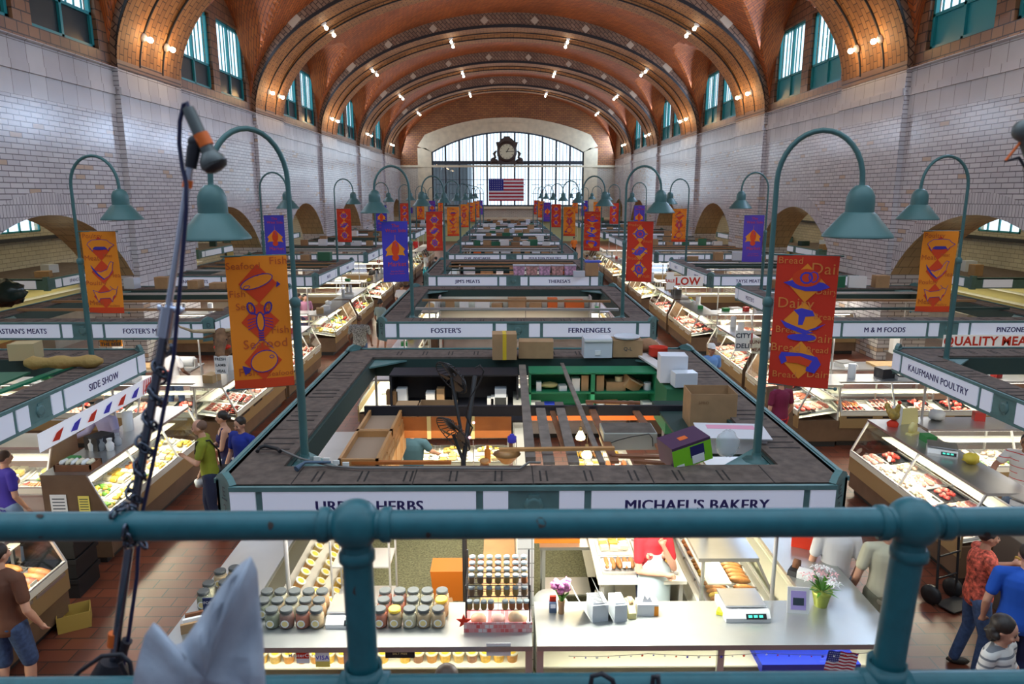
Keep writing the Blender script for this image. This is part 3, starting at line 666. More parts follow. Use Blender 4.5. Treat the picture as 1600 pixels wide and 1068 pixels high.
        for t, x, y, s in (('The', .2, -.12, .1), ('West Side', .07, -.22, .1), ('Market', .1, -.93, .13)): word(t, x, y, s)
        for t, x, y, s in (('Stop the Market', .16, -1.05, .04), ('Taste the Tradition', .13, -1.1, .04)): word(t, x, y, s)
        fill([(c-.21, -.58), (c, -.38), (c+.21, -.58), (c+.17, -.63), (c+.16, -.7), (c+.1, -.7), (c-.1, -.7), (c-.16, -.7), (c-.17, -.63)], 1, Z1)
        outline(b, [(c, -.38), (c, -.28)], .008, Z1, 1, False); fill(ell(c, -.56, .085, .16, 12), 5, Z3); fill(ell(c, -.75, .075, .07, 12), 5, Z3); fill(ell(c, -.52, .04, .09, 8), 2, Z3+.001)
        for s in (-1, 1): fill([(c+s*.17, -.62), (c+s*.21, -.72), (c+s*.15, -.7)], 1, Z1)
    return b
BM = {'seafood': [M_org, M_rdi, M_pin, M_ptx, M_rdi, M_rdi], 'meat': [M_org, M_rdi, M_pin, M_ptx, M_rdi, M_rdi], 'bread': [M_red, M_odi, M_blu, M_ylw, M_red, M_rdi],
      'produce': [M_red, M_odi, M_pur, M_ylw, M_red, M_rdi], 'violet': [M_pur, M_odi, M_pur, M_rdi, M_pur, M_rdi], 'blue': [M_blu, M_odi, M_pur, M_rdi, M_blu, M_rdi]}
def cloth_mesh(kind):
    b = MB(); nx, ny = 8, 14
    for j in range(ny+1):
        for i in range(nx+1): x = BW*i/nx; y = -BH*j/ny; b.v.append((x, y, .0)); 
    for j in range(ny):
        for i in range(nx): a = j*(nx+1)+i; b.f.append((a, a+nx+1, a+nx+2, a+1)); b.m.append(1 if (j == ny-1 and kind in ('seafood', 'meat')) else 0); b.s.append(True)
    return b
WORDS = {'seafood': 'orange banner with fish, lobster and flatfish', 'meat': 'orange banner with a pig, a hen and a cow', 'bread': 'red banner, blue food drawings', 'produce': 'red banner with violet fruit drawings', 'violet': 'violet banner with an orange emblem', 'blue': 'blue banner with an orange emblem'}
def banner(x, y, ang, flip, kind, where):
    """hangs from a rod beside the pole at (x, y); ang turns the rod about the pole"""
    r = thing('hanging_banner', WORDS[kind]+', '+where, 'banner', (x, y, 4.44), ang, 'cloth banners on the lamp poles')
    T = Matrix.Translation((.055, -.0, 0)) @ Matrix.Rotation(PI/2, 4, 'X')
    if flip: T = Matrix.Translation((-.055-BW, 0, 0)) @ Matrix.Rotation(PI/2, 4, 'X')
    def mk(fn):
        def g():
            b = fn(kind); sw = random.Random(3)
            b.v = [tuple(T @ Vector((p[0], p[1], p[2]+.012*math.sin(p[1]*5+p[0]*4)))) for p in b.v]; return b
        return g
    link('cloth', shared('cloth%s%d' % (kind, flip), mk(cloth_mesh), [BM[kind][0], BM[kind][4]]), r)
    link('print', shared('print%s%d' % (kind, flip), mk(banner_art), BM[kind]), r)
    def rod():
        b = MB(); s = -1 if flip else 1; b.tube([(0, 0, 0), (s*(BW+.09), 0, 0)], .008, 6, 0); b.tube([(0, 0, -BH), (s*(BW+.12), 0, -BH)], .008, 6, 0); b.ball((s*(BW+.12), 0, -BH), .018, 8, 6); return b
    link('rod', shared('rod%d' % flip, rod, M_pole), r)
CB = [('seafood', 'bread'), ('blue', 'produce'), ('produce', 'bread'), ('meat', 'seafood'), ('seafood', 'produce'), ('meat', 'violet'), ('meat', 'meat'), ('violet', 'bread')]
SBN = [('meat', 'meat'), ('blue', 'violet'), ('produce', 'seafood'), ('blue', 'violet'), ('produce', 'produce'), ('seafood', 'seafood'), ('violet', 'blue'), ('meat', 'meat')]
for k, y in enumerate(ROWS):
    for sg in (-1, 1):
        sd = 'left' if sg < 0 else 'right'
        px, py = sg*2.24+(-.02 if sg < 0 else 0.03), y+.74
        a = math.radians(20)*(1 if sg < 0 else -1)
        a2 = math.radians(46) if (k == 0 and sg < 0) else a
        gooseneck(px, py, (PI+a2) if sg < 0 else a2, 'teal gooseneck lamp at the %s front corner of the %s centre stall' % (sd, ORD[k]))
        banner(px, py, a, sg < 0, CB[k][0 if sg < 0 else 1], '%s of the %s centre stall' % (sd, ORD[k]))
        px, py = sg*6.80, y+DP-.78
        gooseneck(px, py, 0 if sg < 0 else PI, 'teal gooseneck lamp at the far aisle corner, %s stall of the %s wall row' % (ORD[k], sd))
        banner(px, py, 0, sg > 0, SBN[k][0 if sg < 0 else 1], '%s stall, %s wall row' % (ORD[k], sd))
# ================================================================ display cases and what lies in them
M_csteel = mat('case_steel', (0.60, 0.60, 0.56), 0.3, metal=0.6, var=0.15, scale=2)
M_cbrown = mat('case_brown_base', (0.16, 0.095, 0.055), 0.4, var=0.2, scale=3)
M_cwhite = mat('case_white_interior', (0.80, 0.78, 0.66), 0.45)
M_cglass = mat_glass('case_glass', (0.95, 0.98, 0.93), 0.90)
M_gold = mat('brass_trim', (0.45, 0.33, 0.16), 0.35, metal=0.5)
M_tube = mat('case_tube', (1.0, 0.93, 0.75), emit=7.0)
M_tray = mat('black_tray', (0.02, 0.02, 0.022), 0.4); M_trayw = mat('white_tray', (0.8, 0.8, 0.78), 0.4); M_trays = mat('steel_tray', (0.6, 0.6, 0.6), 0.3, metal=0.8)
def F(n, c, r=.45, v=.3, s=30): return mat(n, c, r, var=v, scale=s)
M_fr = F('red_meat', (0.55, 0.045, 0.035)); M_fp = F('pink_meat', (0.72, 0.24, 0.20)); M_fl = F('pale_chicken', (0.80, 0.55, 0.42), v=.2); M_fo = F('smoked_orange', (0.62, 0.22, 0.07))
M_fy = F('yellow_food', (0.80, 0.52, 0.08)); M_fb = F('brown_bread', (0.42, 0.18, 0.05)); M_fg = F('green_leaf', (0.10, 0.30, 0.03)); M_fw = F('white_cheese', (0.82, 0.76, 0.55), v=.12); M_fs = F('dark_sausage', (0.33, 0.09, 0.05))
M_fat = mat('fat', (0.85, 0.72, 0.62), 0.4); M_card = mat('price_card', (0.88, 0.88, 0.82), 0.6); M_cardy = mat('yellow_card', (0.85, 0.72, 0.15), 0.6)
TW, TD = 0.40, 0.34
FOOD = {   # name: (label words, tray, mats, shape)
 'steak': ('red steaks', M_tray, [M_fr, M_fat], 'slice'), 'chop': ('pink chops', M_trayw, [M_fp, M_fat], 'slice'), 'mince': ('red ground meat', M_tray, [M_fr, M_fp], 'heap'),
 'roast': ('pink roasts', M_tray, [M_fp, M_fr], 'log'), 'sausage': ('dark sausages', M_trayw, [M_fs, M_fo], 'link'), 'frank': ('orange sausages', M_trays, [M_fo, M_fr], 'link'), 'chicken': ('pale chicken pieces', M_trayw, [M_fl, M_fw], 'heap'),
 'ham': ('smoked hams', M_trays, [M_fo, M_fs], 'log'), 'cheese': ('cheese wedges', M_trayw, [M_fw, M_fy], 'brick'), 'salad': ('green and yellow salad', M_trayw, [M_fy, M_fg], 'heap'), 'pasta': ('yellow pasta salad', M_trayw, [M_fy, M_fw], 'heap'),
 'bread': ('brown loaves', M_trays, [M_fb, M_fy], 'loaf'), 'bacon': ('bacon slabs', M_trays, [M_fp, M_fat], 'brick'), 'fruit': ('yellow fruit', M_trayw, [M_fy, M_fo], 'heap')}
def food_mesh(kind, v):
    lab, tm, ms, sh = FOOD[kind]; g = random.Random(hash((len(kind), v, kind[0])) if False else sum(map(ord, kind))*7+v)
    b = MB(); mi = lambda: 0 if g.random() < .72 else 1
    if sh == 'heap':
        for k in range(20):
            a, r = g.uniform(0, 2*PI), g.uniform(0, 1)**.6; b.blob((math.cos(a)*r*.15, math.sin(a)*r*.12, .035+.06*(1-r)), (g.uniform(.025, .045), g.uniform(.02, .04), g.uniform(.02, .03)), g, 6, 4, mi())
    elif sh == 'slice':
        for j in range(3):
            for k in range(5):
                M = Matrix.Translation((-.13+k*.062+g.uniform(-.01, .01), -.10+j*.10, .038+.006*k)) @ Matrix.Rotation(.5+g.uniform(-.1, .1), 4, 'Y') @ Matrix.Rotation(g.uniform(-.3, .3), 4, 'Z')
                b.ball((0, 0, 0), (.048, .042, .011), 8, 4, 0, M); b.ball((.0, .03, .001), (.03, .014, .011), 6, 4, 1, M)
    elif sh == 'log':
        for k in range(4): b.blob((-.12+k*.08, g.uniform(-.01, .01), .05), (.042, g.uniform(.10, .13), .04), g, 8, 6, mi(), .08)
    elif sh == 'link':
        for k in range(9):
            y = g.uniform(-.11, -.03); b.tube([(-.15+k*.037, y, .03), (-.148+k*.037+g.uniform(-.01, .01), y+.08, .045), (-.15+k*.037, y+.17, .03)], [.008, .017, .01], 6, mi())
    elif sh == 'brick':
        for k in range(9):
            M = Matrix.Translation((-.12+(k % 3)*.115, -.09+(k//3)*.09, .03+g.uniform(0, .02))) @ Matrix.Rotation(g.uniform(-.3, .3), 4, 'Z'); b.box(-.045, .045, -.035, .035, 0, .045, mi(), M)
    else:
        for k in range(5): b.blob((-.14+k*.07, 0, .05), (.034, .12, .04), g, 8, 6, mi(), .08)
    return b
def tray_mesh():
    b = MB(); w, d = TW/2, TD/2; b.box(-w, w, -d, d, .005, .015, 0)
    for (x0, x1, y0, y1) in ((-w, w, -d, -d+.012), (-w, w, d-.012, d), (-w, -w+.012, -d, d), (w-.012, w, -d, d)): b.box(x0, x1, y0, y1, .015, .035, 0)
    return b
def card_mesh():
    b = MB(); b.box(-.045, .045, -.002, .002, .05, .115, 0, Matrix.Rotation(-.4, 4, 'X')); b.box(-.003, .003, -.002, .002, .02, .06, 0, Matrix.Rotation(-.4, 4, 'X')); return b
fr = random.Random(5)
def food_tray(M, kind, label, card=True, sc=1.0, group='food trays in the display cases', tilt=0.12):
    v = fr.randrange(3); lab, tm, ms, sh = FOOD[kind]
    r = thing('food_tray', label, 'tray', (0, 0, 0), 0, group)
    r.matrix_world = M @ Matrix.Rotation(tilt, 4, 'X') @ Matrix.Diagonal((sc, sc, sc, 1))
    link('tray', shared('tray'+tm.name, tray_mesh, tm), r)
    link('food', shared('food%s%d' % (kind, v), lambda: food_mesh(kind, v), ms), r)
    if card: o = link('price_card', shared('card', card_mesh, M_card), r, (fr.uniform(-.12, .12), -.12, 0))
gr = random.Random(21)
for _n, _c in (('clutter_white', (.75, .76, .76)), ('clutter_black', (.02, .02, .025)), ('clutter_kraft', (.42, .27, .12)), ('clutter_green', (.03, .25, .06)), ('clutter_red', (.5, .03, .02)), ('clutter_yellow', (.75, .58, .06)), ('clutter_grey', (.35, .37, .38))): mat(_n, _c, .5)
CLUT = [('white box', 'goods_box', 'clutter_white', .26, .2, .12), ('black till', 'cash_register', 'clutter_black', .3, .26, .2), ('brown carton', 'goods_box', 'clutter_kraft', .3, .22, .16), ('white paper roll', 'paper_roll', 'clutter_white', .16, .16, .3), ('white bag bundle', 'bag_bundle', 'clutter_white', .26, .22, .2), ('green box', 'goods_box', 'clutter_green', .2, .16, .1), ('red box', 'goods_box', 'clutter_red', .16, .14, .14), ('yellow bag', 'bag_bundle', 'clutter_yellow', .22, .2, .16), ('grey cup stack', 'cup_stack', 'clutter_grey', .1, .1, .28)]
def case_parts(L, endl, endr, D=0.85, H=1.3, base='b'):
    def bs():
        b = MB(); b.box(.03, L-.03, .12, D-.03, 0.0, .12, 1); b.box(0, L, .03, D, .12, .56, 0); b.box(0, L, .0, .03, .40, .74, 2); b.box(0, L, -.004, 0, .66, .74, 3); return b
    def inn():
        b = MB(); b.add([(.02, .03, .60), (L-.02, .03, .60), (L-.02, D-.05, .72), (.02, D-.05, .72)], [(0,1,2,3)], 0); b.box(.0, L, D-.05, D-.02, .56, .74, 0); b.box(.02, L-.02, .5, .75, 0.98, 0.995, 0); return b
    def top():
        b = MB(); b.box(-.01, L+.01, .24, D+.02, H-.04, H, 0); return b
    def frm():
        b = MB(); n = max(1, round(L/1.25))
        for k in range(n+1):
            x = min(max(L*k/n, .015), L-.015); b.bar((x, .005, .74), (x, .26, H-.02), .028, .028, 0)
            b.box(x-.014, x+.014, D-.05, D-.02, .74, H-.04, 0)
        b.box(0, L, .0, .025, .74, .765, 0); b.box(0, L, D-.05, D-.02, .95, .98, 0); return b
    def gl():
        b = MB(); b.add([(0, .008, .75), (L, .008, .75), (L, .26, H-.03), (0, .26, H-.03)], [(0,1,2,3)], 0)
        for e, x in ((endl, .0), (endr, L)):
            if e == 'g': b.add([(x, .008, .75), (x, D-.03, .75), (x, D-.03, H-.04), (x, .26, H-.04)], [(0,1,2,3)], 0)
        return b
    def ends():
        b = MB()
        for e, x in ((endl, -.02), (endr, L)):
            if e == 's': b.prism([(0.0, .1), (D, .1), (D, H), (.24, H), (0, .76)], x, x+.02, 0, Matrix(((0,0,1,0),(1,0,0,0),(0,1,0,0),(0,0,0,1))))
        return b
    return bs, inn, top, frm, gl, ends
def case(L, x, y, rz, label, end=('g', 'g'), brown=True, foods=(), where='', pitch=.46, power=13, top=None, light=True):
    L = round(L, 2); r = thing('display_case', label, 'display case', (x, y, 0), rz, 'glass display cases')
    bs, inn, tp, frm, gl, ends = case_parts(L, *end); k = 'case%.2f%s%s' % (L, end[0], end[1])
    link('base', shared(k+'b%d' % brown, bs, [M_cbrown if brown else M_csteel, M_dark, M_gold if brown else M_csteel, M_cwhite]), r)
    link('food_shelf', shared(k+'i', inn, M_cwhite), r); link('countertop', shared(k+'t', tp, top or M_steel), r)
    link('frame', shared(k+'f', frm, M_alu), r); link('glass', shared(k+'g', gl, M_cglass), r)
    if 's' in end: link('end_panel', shared(k+'e', ends, M_cbrown), r)
    M = Matrix.Translation((x, y, 0)) @ Matrix.Rotation(rz, 4, 'Z')
    if light:
        t = MB(); t.box(.1, L-.1, .34, .37, 1.225, 1.25, 0); link('light_tube', shared(k+'l', lambda: t, M_tube), r)
        area('case_light', tuple(M @ Vector((L/2, .36, 1.21))), tuple(M @ Vector((L/2, .33, .6))), L*.9, .06, power*L, (1.0, 0.90, 0.68)).rotation_euler = (M.to_3x3() @ Matrix.Rotation(-.15, 3, 'X')).to_euler()
    if light and top is None and L > 2:
        for j in range(int(L/.8)):
            kind, nm, c_, w_, d_, h_ = gr.choice(CLUT); b = MB()
            if nm in ('paper_roll', 'cup_stack'): b.lathe([(w_/2, 0), (w_/2, h_), (w_*.2, h_)], (0, 0, 0), 12, 0)
            elif nm == 'bag_bundle': b.blob((0, 0, h_*.45), (w_/2, d_/2, h_/2), gr, 8, 6, 0, .2)
            else: b.box(-w_/2, w_/2, -d_/2, d_/2, 0, h_, 0)
            q = M @ Vector((.4+j*.8+gr.uniform(-.15, .15), .6+gr.uniform(-.08, .1), 1.3))
            tag(b.build(nm, MATS[c_], None, q, rz+gr.uniform(-.4, .4)), '%s on the %s, %s along' % (kind, where or 'corner case', ORD[j]), nm.split('_')[-1], 'odds and ends on the case tops')
    if foods:
        n = int((L-.1)/pitch); st = (L-.06)/n
        for j, (yy, zz) in enumerate(((.215, .635), (.565, .685))):
            for i in range(n):
                kd = foods[fr.randrange(len(foods))] if fr.random() < .6 else foods[(i//2+j) % len(foods)]
                food_tray(M @ Matrix.Translation((.03+st*(i+.5), yy, zz)), kd, 'tray of %s, %s %s of %s' % (FOOD[kd][0], ORD[i], 'front' if j == 0 else 'back', where), card=(j == 0 or fr.random() < .4), sc=min(1.3, st/.43), tilt=.17)
    return M
MEAT = ['steak', 'chop', 'mince', 'roast', 'sausage', 'frank', 'bacon']; POUL = ['chicken', 'chicken', 'chop', 'mince', 'chicken']; DELI = ['pasta', 'salad', 'cheese', 'ham', 'frank', 'salad']; PRD = ['cheese', 'bread', 'fruit', 'fruit', 'cheese']
XC = 5.58
foods = {(-1, 1): MEAT, (-1, 2): ['cheese', 'chop', 'steak', 'salad', 'chicken'], (-1, 3): ['cheese', 'roast', 'fruit', 'chop'], (1, 1): MEAT, (1, 2): MEAT, (1, 3): PRD, (1, 4): PRD, (-1, 4): PRD, (-1, 5): PRD, (1, 5): PRD}
for (sg, k), fd in foods.items():
    sd = 'left' if sg < 0 else 'right'; y0 = ROWS[k]-.85; y1 = ROWS[k]+DP-.1; wh = '%s %s stall' % (ORD[k], sd); pit = .62 if k < 3 else 1.1
    # aisle side, in two lengths, and the side that faces the balcony
    if sg < 0: xs_ = -XC
    for h in (0, 1):
        a = y0+.0 if h == 0 else (y0+y1)/2+.12; b_ = (y0+y1)/2-.12 if h == 0 else y1; L = b_-a
        if k == 0 and sg > 0 and h == 0: a = 8.95-.0; L = b_-a if b_-a > 1 else 1.5
        if k == 0 and sg > 0:
            continue
        lab = 'glass case along the aisle, %s half, %s stall of the %s wall row' % ('nearer' if h == 0 else 'farther', ORD[k], sd)
        e = (('g', 's') if h == 0 else ('s', 'g')) if sg < 0 else (('s', 'g') if h == 0 else ('g', 's'))
        if sg < 0: case(L, -XC, a, PI/2, lab, e, True, fd, 'aisle case, '+wh+(', near half' if h == 0 else ', far half'), pit, light=k < 5)
        else: case(L, XC, a+L, -PI/2, lab, e, True, fd, 'aisle case, '+wh+(', near half' if h == 0 else ', far half'), pit, light=k < 5)
    if k > 0:
        L = 4.4; x0 = -XC-.86-L if sg < 0 else XC+.86
        case(L, x0, y0, 0, 'glass case facing the balcony, %s stall of the %s wall row' % (ORD[k], sd), ('s', 'g') if sg < 0 else ('g', 's'), True, fd if k < 3 else (), 'balcony-side case, '+wh, pit, light=k < 5)
for k in range(1, 6):      # centre stalls
    y0 = ROWS[k]-.35
    for sg in (-1, 1):
        sd = 'left' if sg < 0 else 'right'; L = DP+.3
        lab = 'glass case on the %s side of the %s centre stall' % (sd, ORD[k])
        if sg > 0: case(L, 3.3, y0, PI/2, lab, ('g', 's'), True, MEAT if k < 2 else (), 'right case, %s centre stall' % ORD[k], .9, light=k < 3)
        else: case(L, -3.3, y0+L, -PI/2, lab, ('s', 'g'), True, () , 'left case, %s centre stall' % ORD[k], .9, light=k < 3)
    case(4.5, -2.25, y0, 0, 'glass case at the front of the %s centre stall' % ORD[k], ('s', 's'), False, ['bacon', 'chop'] if k == 1 else (), 'front case, second centre stall', .6, light=k < 3)
# ================================================================ common goods
M_kraft = mat('cardboard', (0.42, 0.26, 0.13), 0.85, var=0.12, scale=5); M_kraftd = mat('cardboard_shade', (0.30, 0.17, 0.08), 0.85); M_tape = mat('packing_tape', (0.75, 0.52, 0.03), 0.4)  # second cardboard is simply a darker brown
M_paper = mat('white_paper', (0.85, 0.86, 0.86), 0.6); M_plas = mat('milky_plastic', (0.72, 0.77, 0.84), 0.3, alpha=.93)
def carton(w, d, h, open_=False, m_=None, tape=None, words=None, flaps=False):
    b = MB(); t = .006
    b.box(-w/2, w/2, -d/2, d/2, 0, t, 0)
    for (x0, x1, y0, y1) in ((-w/2, w/2, -d/2, -d/2+t), (-w/2, w/2, d/2-t, d/2), (-w/2, -w/2+t, -d/2+t, d/2-t), (w/2-t, w/2, -d/2+t, d/2-t)): b.box(x0, x1, y0, y1, t, h, 0)
    if not open_: b.box(-w/2+.001, w/2-.001, -d/2+.001, d/2-.001, h-.002, h+t, 0)
    if flaps:
        for s in (-1, 1):
            b.add([(s*w/2, -d/2, h), (s*w/2, d/2, h), (s*(w/2+h*.35), d/2, h+h*.12), (s*(w/2+h*.35), -d/2, h+h*.12)], [(0,1,2,3)], 0)
            b.add([(-w/2, s*d/2, h), (w/2, s*d/2, h), (w/2, s*(d/2+h*.3), h-h*.1), (-w/2, s*(d/2+h*.3), h-h*.1)], [(0,1,2,3)], 0)
    return b
def box_thing(p, w, d, h, rz, label, group='cardboard boxes on the canopies', open_=False, m_=None, tape=None, words=None, flaps=False, tilt=None, name='cardboard_box', cat='box', wm=None):
    r = thing(name, label, cat, p, rz, group)
    if tilt: r.rotation_euler = tilt
    carton(w, d, h, open_, flaps=flaps).build('body', m_ or M_kraft, r)
    if tape: b = MB(); b.box(-.03, .03, -d/2-.002, -d/2, 0, h, 0); b.box(-.03, .03, -d/2, d/2, h+.006, h+.008, 0); b.build('tape', tape, r)
    if words: b = MB(); b.text(words, min(.09, h*.3), frame((0, -d/2-.003, h*.42), (1, 0, 0), (0, 0, 1)), 0, bold=.01); b.build('printing', wm or M_ink, r)
    return r
def scale_thing(p, rz, label, s=1.0):
    r = thing('counter_scale', label, 'scale', p, rz, 'counter scales')
    b = MB(); b.prism([(-.17, 0), (.2, 0), (.2, .07), (-.12, .09), (-.17, .04)], -.19*s, .19*s, 0, Matrix(((0,0,1,0),(1,0,0,0),(0,1,0,0),(0,0,0,1)))); b.build('body', M_white, r)
    b = MB(); b.box(-.19, .19, -.08, .22, .1, .118, 0); b.box(-.1, .1, 0, .14, .08, .1, 0); b.build('weighing_plate', M_steel, r)
    b = MB(); b.box(-.02, .17, -.0, .004, -.02, .03, 0, Matrix.Translation((0, -.165, .05)) @ Matrix.Rotation(-.6, 4, 'X')); b.build('display', M_black, r)
    b = MB(); 
    for k in range(3): b.box(.0+k*.05, .035+k*.05, -.004, .0, -.005, .018, 0, Matrix.Translation((0, -.166, .052)) @ Matrix.Rotation(-.6, 4, 'X'))
    b.build('digits', mat('green_digits', (0.1, 0.8, 0.6), emit=.6), r)
    return r
def roll_thing(p, rz, label):
    r = thing('paper_roll', label, 'paper roll', p, rz); b = MB(); M = Matrix.Translation((0, 0, .14)) @ Matrix.Rotation(PI/2, 4, 'Y'); b.lathe([(.02, -.28), (.12, -.28), (.12, .28), (.02, .28)], (0,0,0), 18, 0, M); b.build('roll', M_paper, r)
    b = MB(); b.box(-.33, -.3, -.08, .08, 0, .2, 0); b.box(.3, .33, -.08, .08, 0, .2, 0); b.box(-.33, .33, -.1, -.07, 0, .02, 0); b.cyl((0,0,-.34), .018, .68, 8, 0, Matrix.Translation((0,0,.14)) @ Matrix.Rotation(PI/2, 4, 'Y')); b.build('holder', M_alu, r); return r
def table_thing(p, w, d, h, label, m_=None, rz=0):
    r = thing('work_table', label, 'table', p, rz, 'work tables inside the stalls'); b = MB(); b.box(-w/2, w/2, -d/2, d/2, h-.04, h, 0); b.build('tabletop', m_ or M_steel, r)
    for sx in (-1, 1):
        for sy in (-1, 1): b = MB(); b.box(sx*(w/2-.05)-.02, sx*(w/2-.05)+.02, sy*(d/2-.05)-.02, sy*(d/2-.05)+.02, 0, h-.04, 0); b.build('leg', M_alu, r)
    b = MB(); b.box(-w/2+.05, w/2-.05, -d/2+.05, d/2-.05, .2, .22, 0); b.build('shelf', m_ or M_steel, r); return r
M_gbin = mat('green_bin', (0.02, 0.14, 0.07), 0.5); M_chop = mat('butcher_block', (0.50, 0.33, 0.16), 0.6, var=.15)
for sg, k in [(s, k) for k in (1, 2, 3) for s in (-1, 1)]+[(1, 0)]:
    sd = 'left' if sg < 0 else 'right'; cx = sg*RC; wh = '%s stall of the %s wall row' % (ORD[k], sd); yy = ROWS[k]+2.4
    table_thing((cx-.1, yy, 0), 2.6, .8, .9, 'steel work table inside the '+wh); scale_thing((cx-.9, yy-.1, .9), gr.uniform(-.3, .3), 'white scale on the work table, '+wh)
    b = MB(); b.box(-.35, .35, -.25, .25, 0, .05, 0); tag(b.build('cutting_board', M_chop, None, (cx+.1, yy, .9)), 'wooden cutting board on the work table, '+wh, 'cutting board')
    roll_thing((cx+.85, yy, .9), 0, 'white paper roll on the work table, '+wh)
    r = thing('meat_saw', 'pale band saw standing inside the '+wh, 'machine', (cx+sg*1.2, yy+1.3, 0)); b = MB(); b.box(-.25, .25, -.25, .25, 0, .9, 0); b.box(-.3, .3, -.3, .3, .9, .93, 0); b.build('stand', M_steel, r)
    b = MB(); b.box(-.28, -.12, -.1, .1, .93, 1.8, 0); M = Matrix.Translation((0, 0, 1.62)) @ Matrix.Rotation(PI/2, 4, 'X'); b.lathe([(.2, -.07), (.24, -.03), (.24, .03), (.2, .07)], (0,0,0), 16, 0, M); b.build('wheel_housing', M_white, r)
    if not (sg < 0 and k == 1): scale_thing((sg*(XC+.55), ROWS[k]+(1.9 if sg > 0 else 3.4), 1.3), gr.uniform(1, 2)*sg, 'white scale on the aisle case, '+wh)
    scale_thing((cx-sg*1.0, ROWS[k]-.35, 1.3) if k else (cx-.5, 9.4, .9), gr.uniform(-.2, .2)+PI, 'white scale on the balcony-side case, '+wh) if k else None
# boxes and odds and ends on the farther canopies
NB = 0
for k in range(1, 8):
    for cx, row in ((0, 'centre row'), (-RC, 'left wall row'), (RC, 'right wall row')):
        n = 8 if cx == 0 else 5
        if k >= 5 and cx: n = 3
        for j in range(n):
            ed = gr.choice(['front', 'far']); x = cx+(-2.0+4.0*(j+gr.uniform(.2, .8))/n); y = ROWS[k]+(.48 if ed == 'front' and k > 3 else DP-.36)
            w, d, h = gr.uniform(.28, .5), gr.uniform(.22, .36), gr.uniform(.14, .34); mm, cw = gr.choice([(M_kraft, 'brown cardboard'), (M_kraft, 'brown cardboard'), (M_white, 'white'), (M_plas, 'milky plastic'), (M_gbin, 'dark green'), (M_kraftd, 'dark brown')])
            if k in (1, 2) and cx == 0: continue
            box_thing((x, y, ZT), w, d, h, gr.uniform(-.3, .3), '%s box, %s along the %s canopy edge, %s stall, %s' % (cw, ORD[j], 'front' if y < ROWS[k]+1 else 'far', ORD[k], row), open_=gr.random() < .3, m_=mm)
for k in range(1, 7):     # roof slats lying across the openings
    for cx, row in ((0, 'centre row'), (-RC, 'left wall row'), (RC, 'right wall row')):
        for j in range(3 if k > 1 or cx else 2):
            y = ROWS[k]+1.5+j*1.3; b = MB(); b.box(-2.3, 2.3, -.05, .05, 0, .05, 0); mm, cw = gr.choice([(M_kraftd, 'brown'), (M_inner, 'dark green'), (M_alu, 'grey')])
            tag(b.build('cross_beam', mm, None, (cx, y, ZT), gr.uniform(-.05, .05)), '%s beam lying across the canopy opening, %s from the front, %s stall, %s' % (cw, ORD[j], ORD[k], row), 'beam', 'beams across the canopy openings')
# ================================================================ the front stall: counters
FWD = _R @ Vector((0, 0, -1))
def px(p): return (Vector(p)-Vector((CX, CY, CZ))).dot(FWD)/FPX      # metres per photo pixel at p
M_bwood = mat('maple_wood', (0.52, 0.27, 0.10), 0.4, var=.15, scale=4); M_owood = mat('orange_wood', (0.45, 0.14, 0.03), 0.45, var=.2, scale=3); M_plank = mat('grey_plank', (0.19, 0.155, 0.13), 0.85, var=.3, scale=6)
M_brn = mat('brown_timber', (0.20, 0.08, 0.035), 0.7, var=.25); M_orange = mat('orange_board', (0.72, 0.14, 0.02), 0.6); M_grn = mat('green_paint', (0.01, 0.20, 0.09), 0.5); M_lino = mat('speckled_floor_paint', (0.20, 0.20, 0.11), 0.8, var=.5, scale=40)
M_wt = mat_brick('white_wall_tile', (0.80, 0.82, 0.78), (0.74, 0.76, 0.72), (0.35, 0.36, 0.33), 0.15, 0.15, 'xz', 0.25, 0.006, 0.2, 0.1, offs=0)
M_shiny = mat('polished_counter', (0.46, 0.48, 0.46), 0.3, metal=0.7, var=0.08, scale=2)
CH, CYF, CYB = 1.10, 5.6, 6.28
b = MB(); b.box(-2.65, 2.65, 6.3, 11.4, 0, .03, 0); tag(struct(b.build('floor_stall', M_lino)))
def counter(x0, x1, label, foods=None):
    r = thing('service_counter', label, 'counter', (x0, CYF, 0), 0, 'steel counters of the front stall'); L = x1-x0; D = CYB-CYF
    b = MB(); b.box(0, L, -.02, D, CH-.05, CH, 0); b.build('countertop', M_shiny, r)
    b = MB(); b.box(0, L, .0, .04, 0, .45, 0)
    for x in (0, L*.5-.03, L-.06): b.box(x, x+.06, 0, .04, .45, CH-.05, 0)
    b.build('frame', M_csteel, r); b = MB(); b.box(.02, L-.02, D-.06, D-.03, .1, CH-.06, 0); b.box(.02, L-.02, .05, D-.06, .45, .47, 0); b.box(.02, L-.02, .2, D-.06, .72, .735, 0); b.build('shelf', M_cwhite, r)
    b = MB(); b.add([(.05, .02, .45), (L-.05, .02, .45), (L-.05, .02, CH-.06), (.05, .02, CH-.06)], [(0,1,2,3)], 0); b.build('glass', M_cglass, r)
    b = MB(); b.box(.1, L-.1, .07, .1, CH-.08, CH-.055, 0); b.build('light_tube', M_tube, r)
    area('case_light', (x0+L/2, CYF+.12, CH-.09), (x0+L/2, CYF+.3, .5), L*.9, .06, 9, (1.0, .93, .75)); return r
counter(-3.3, -.02, 'steel counter with the spice jars, front stall, left half'); counter(.02, 3.3, 'bare steel counter with flowers and scale, front stall, right half')
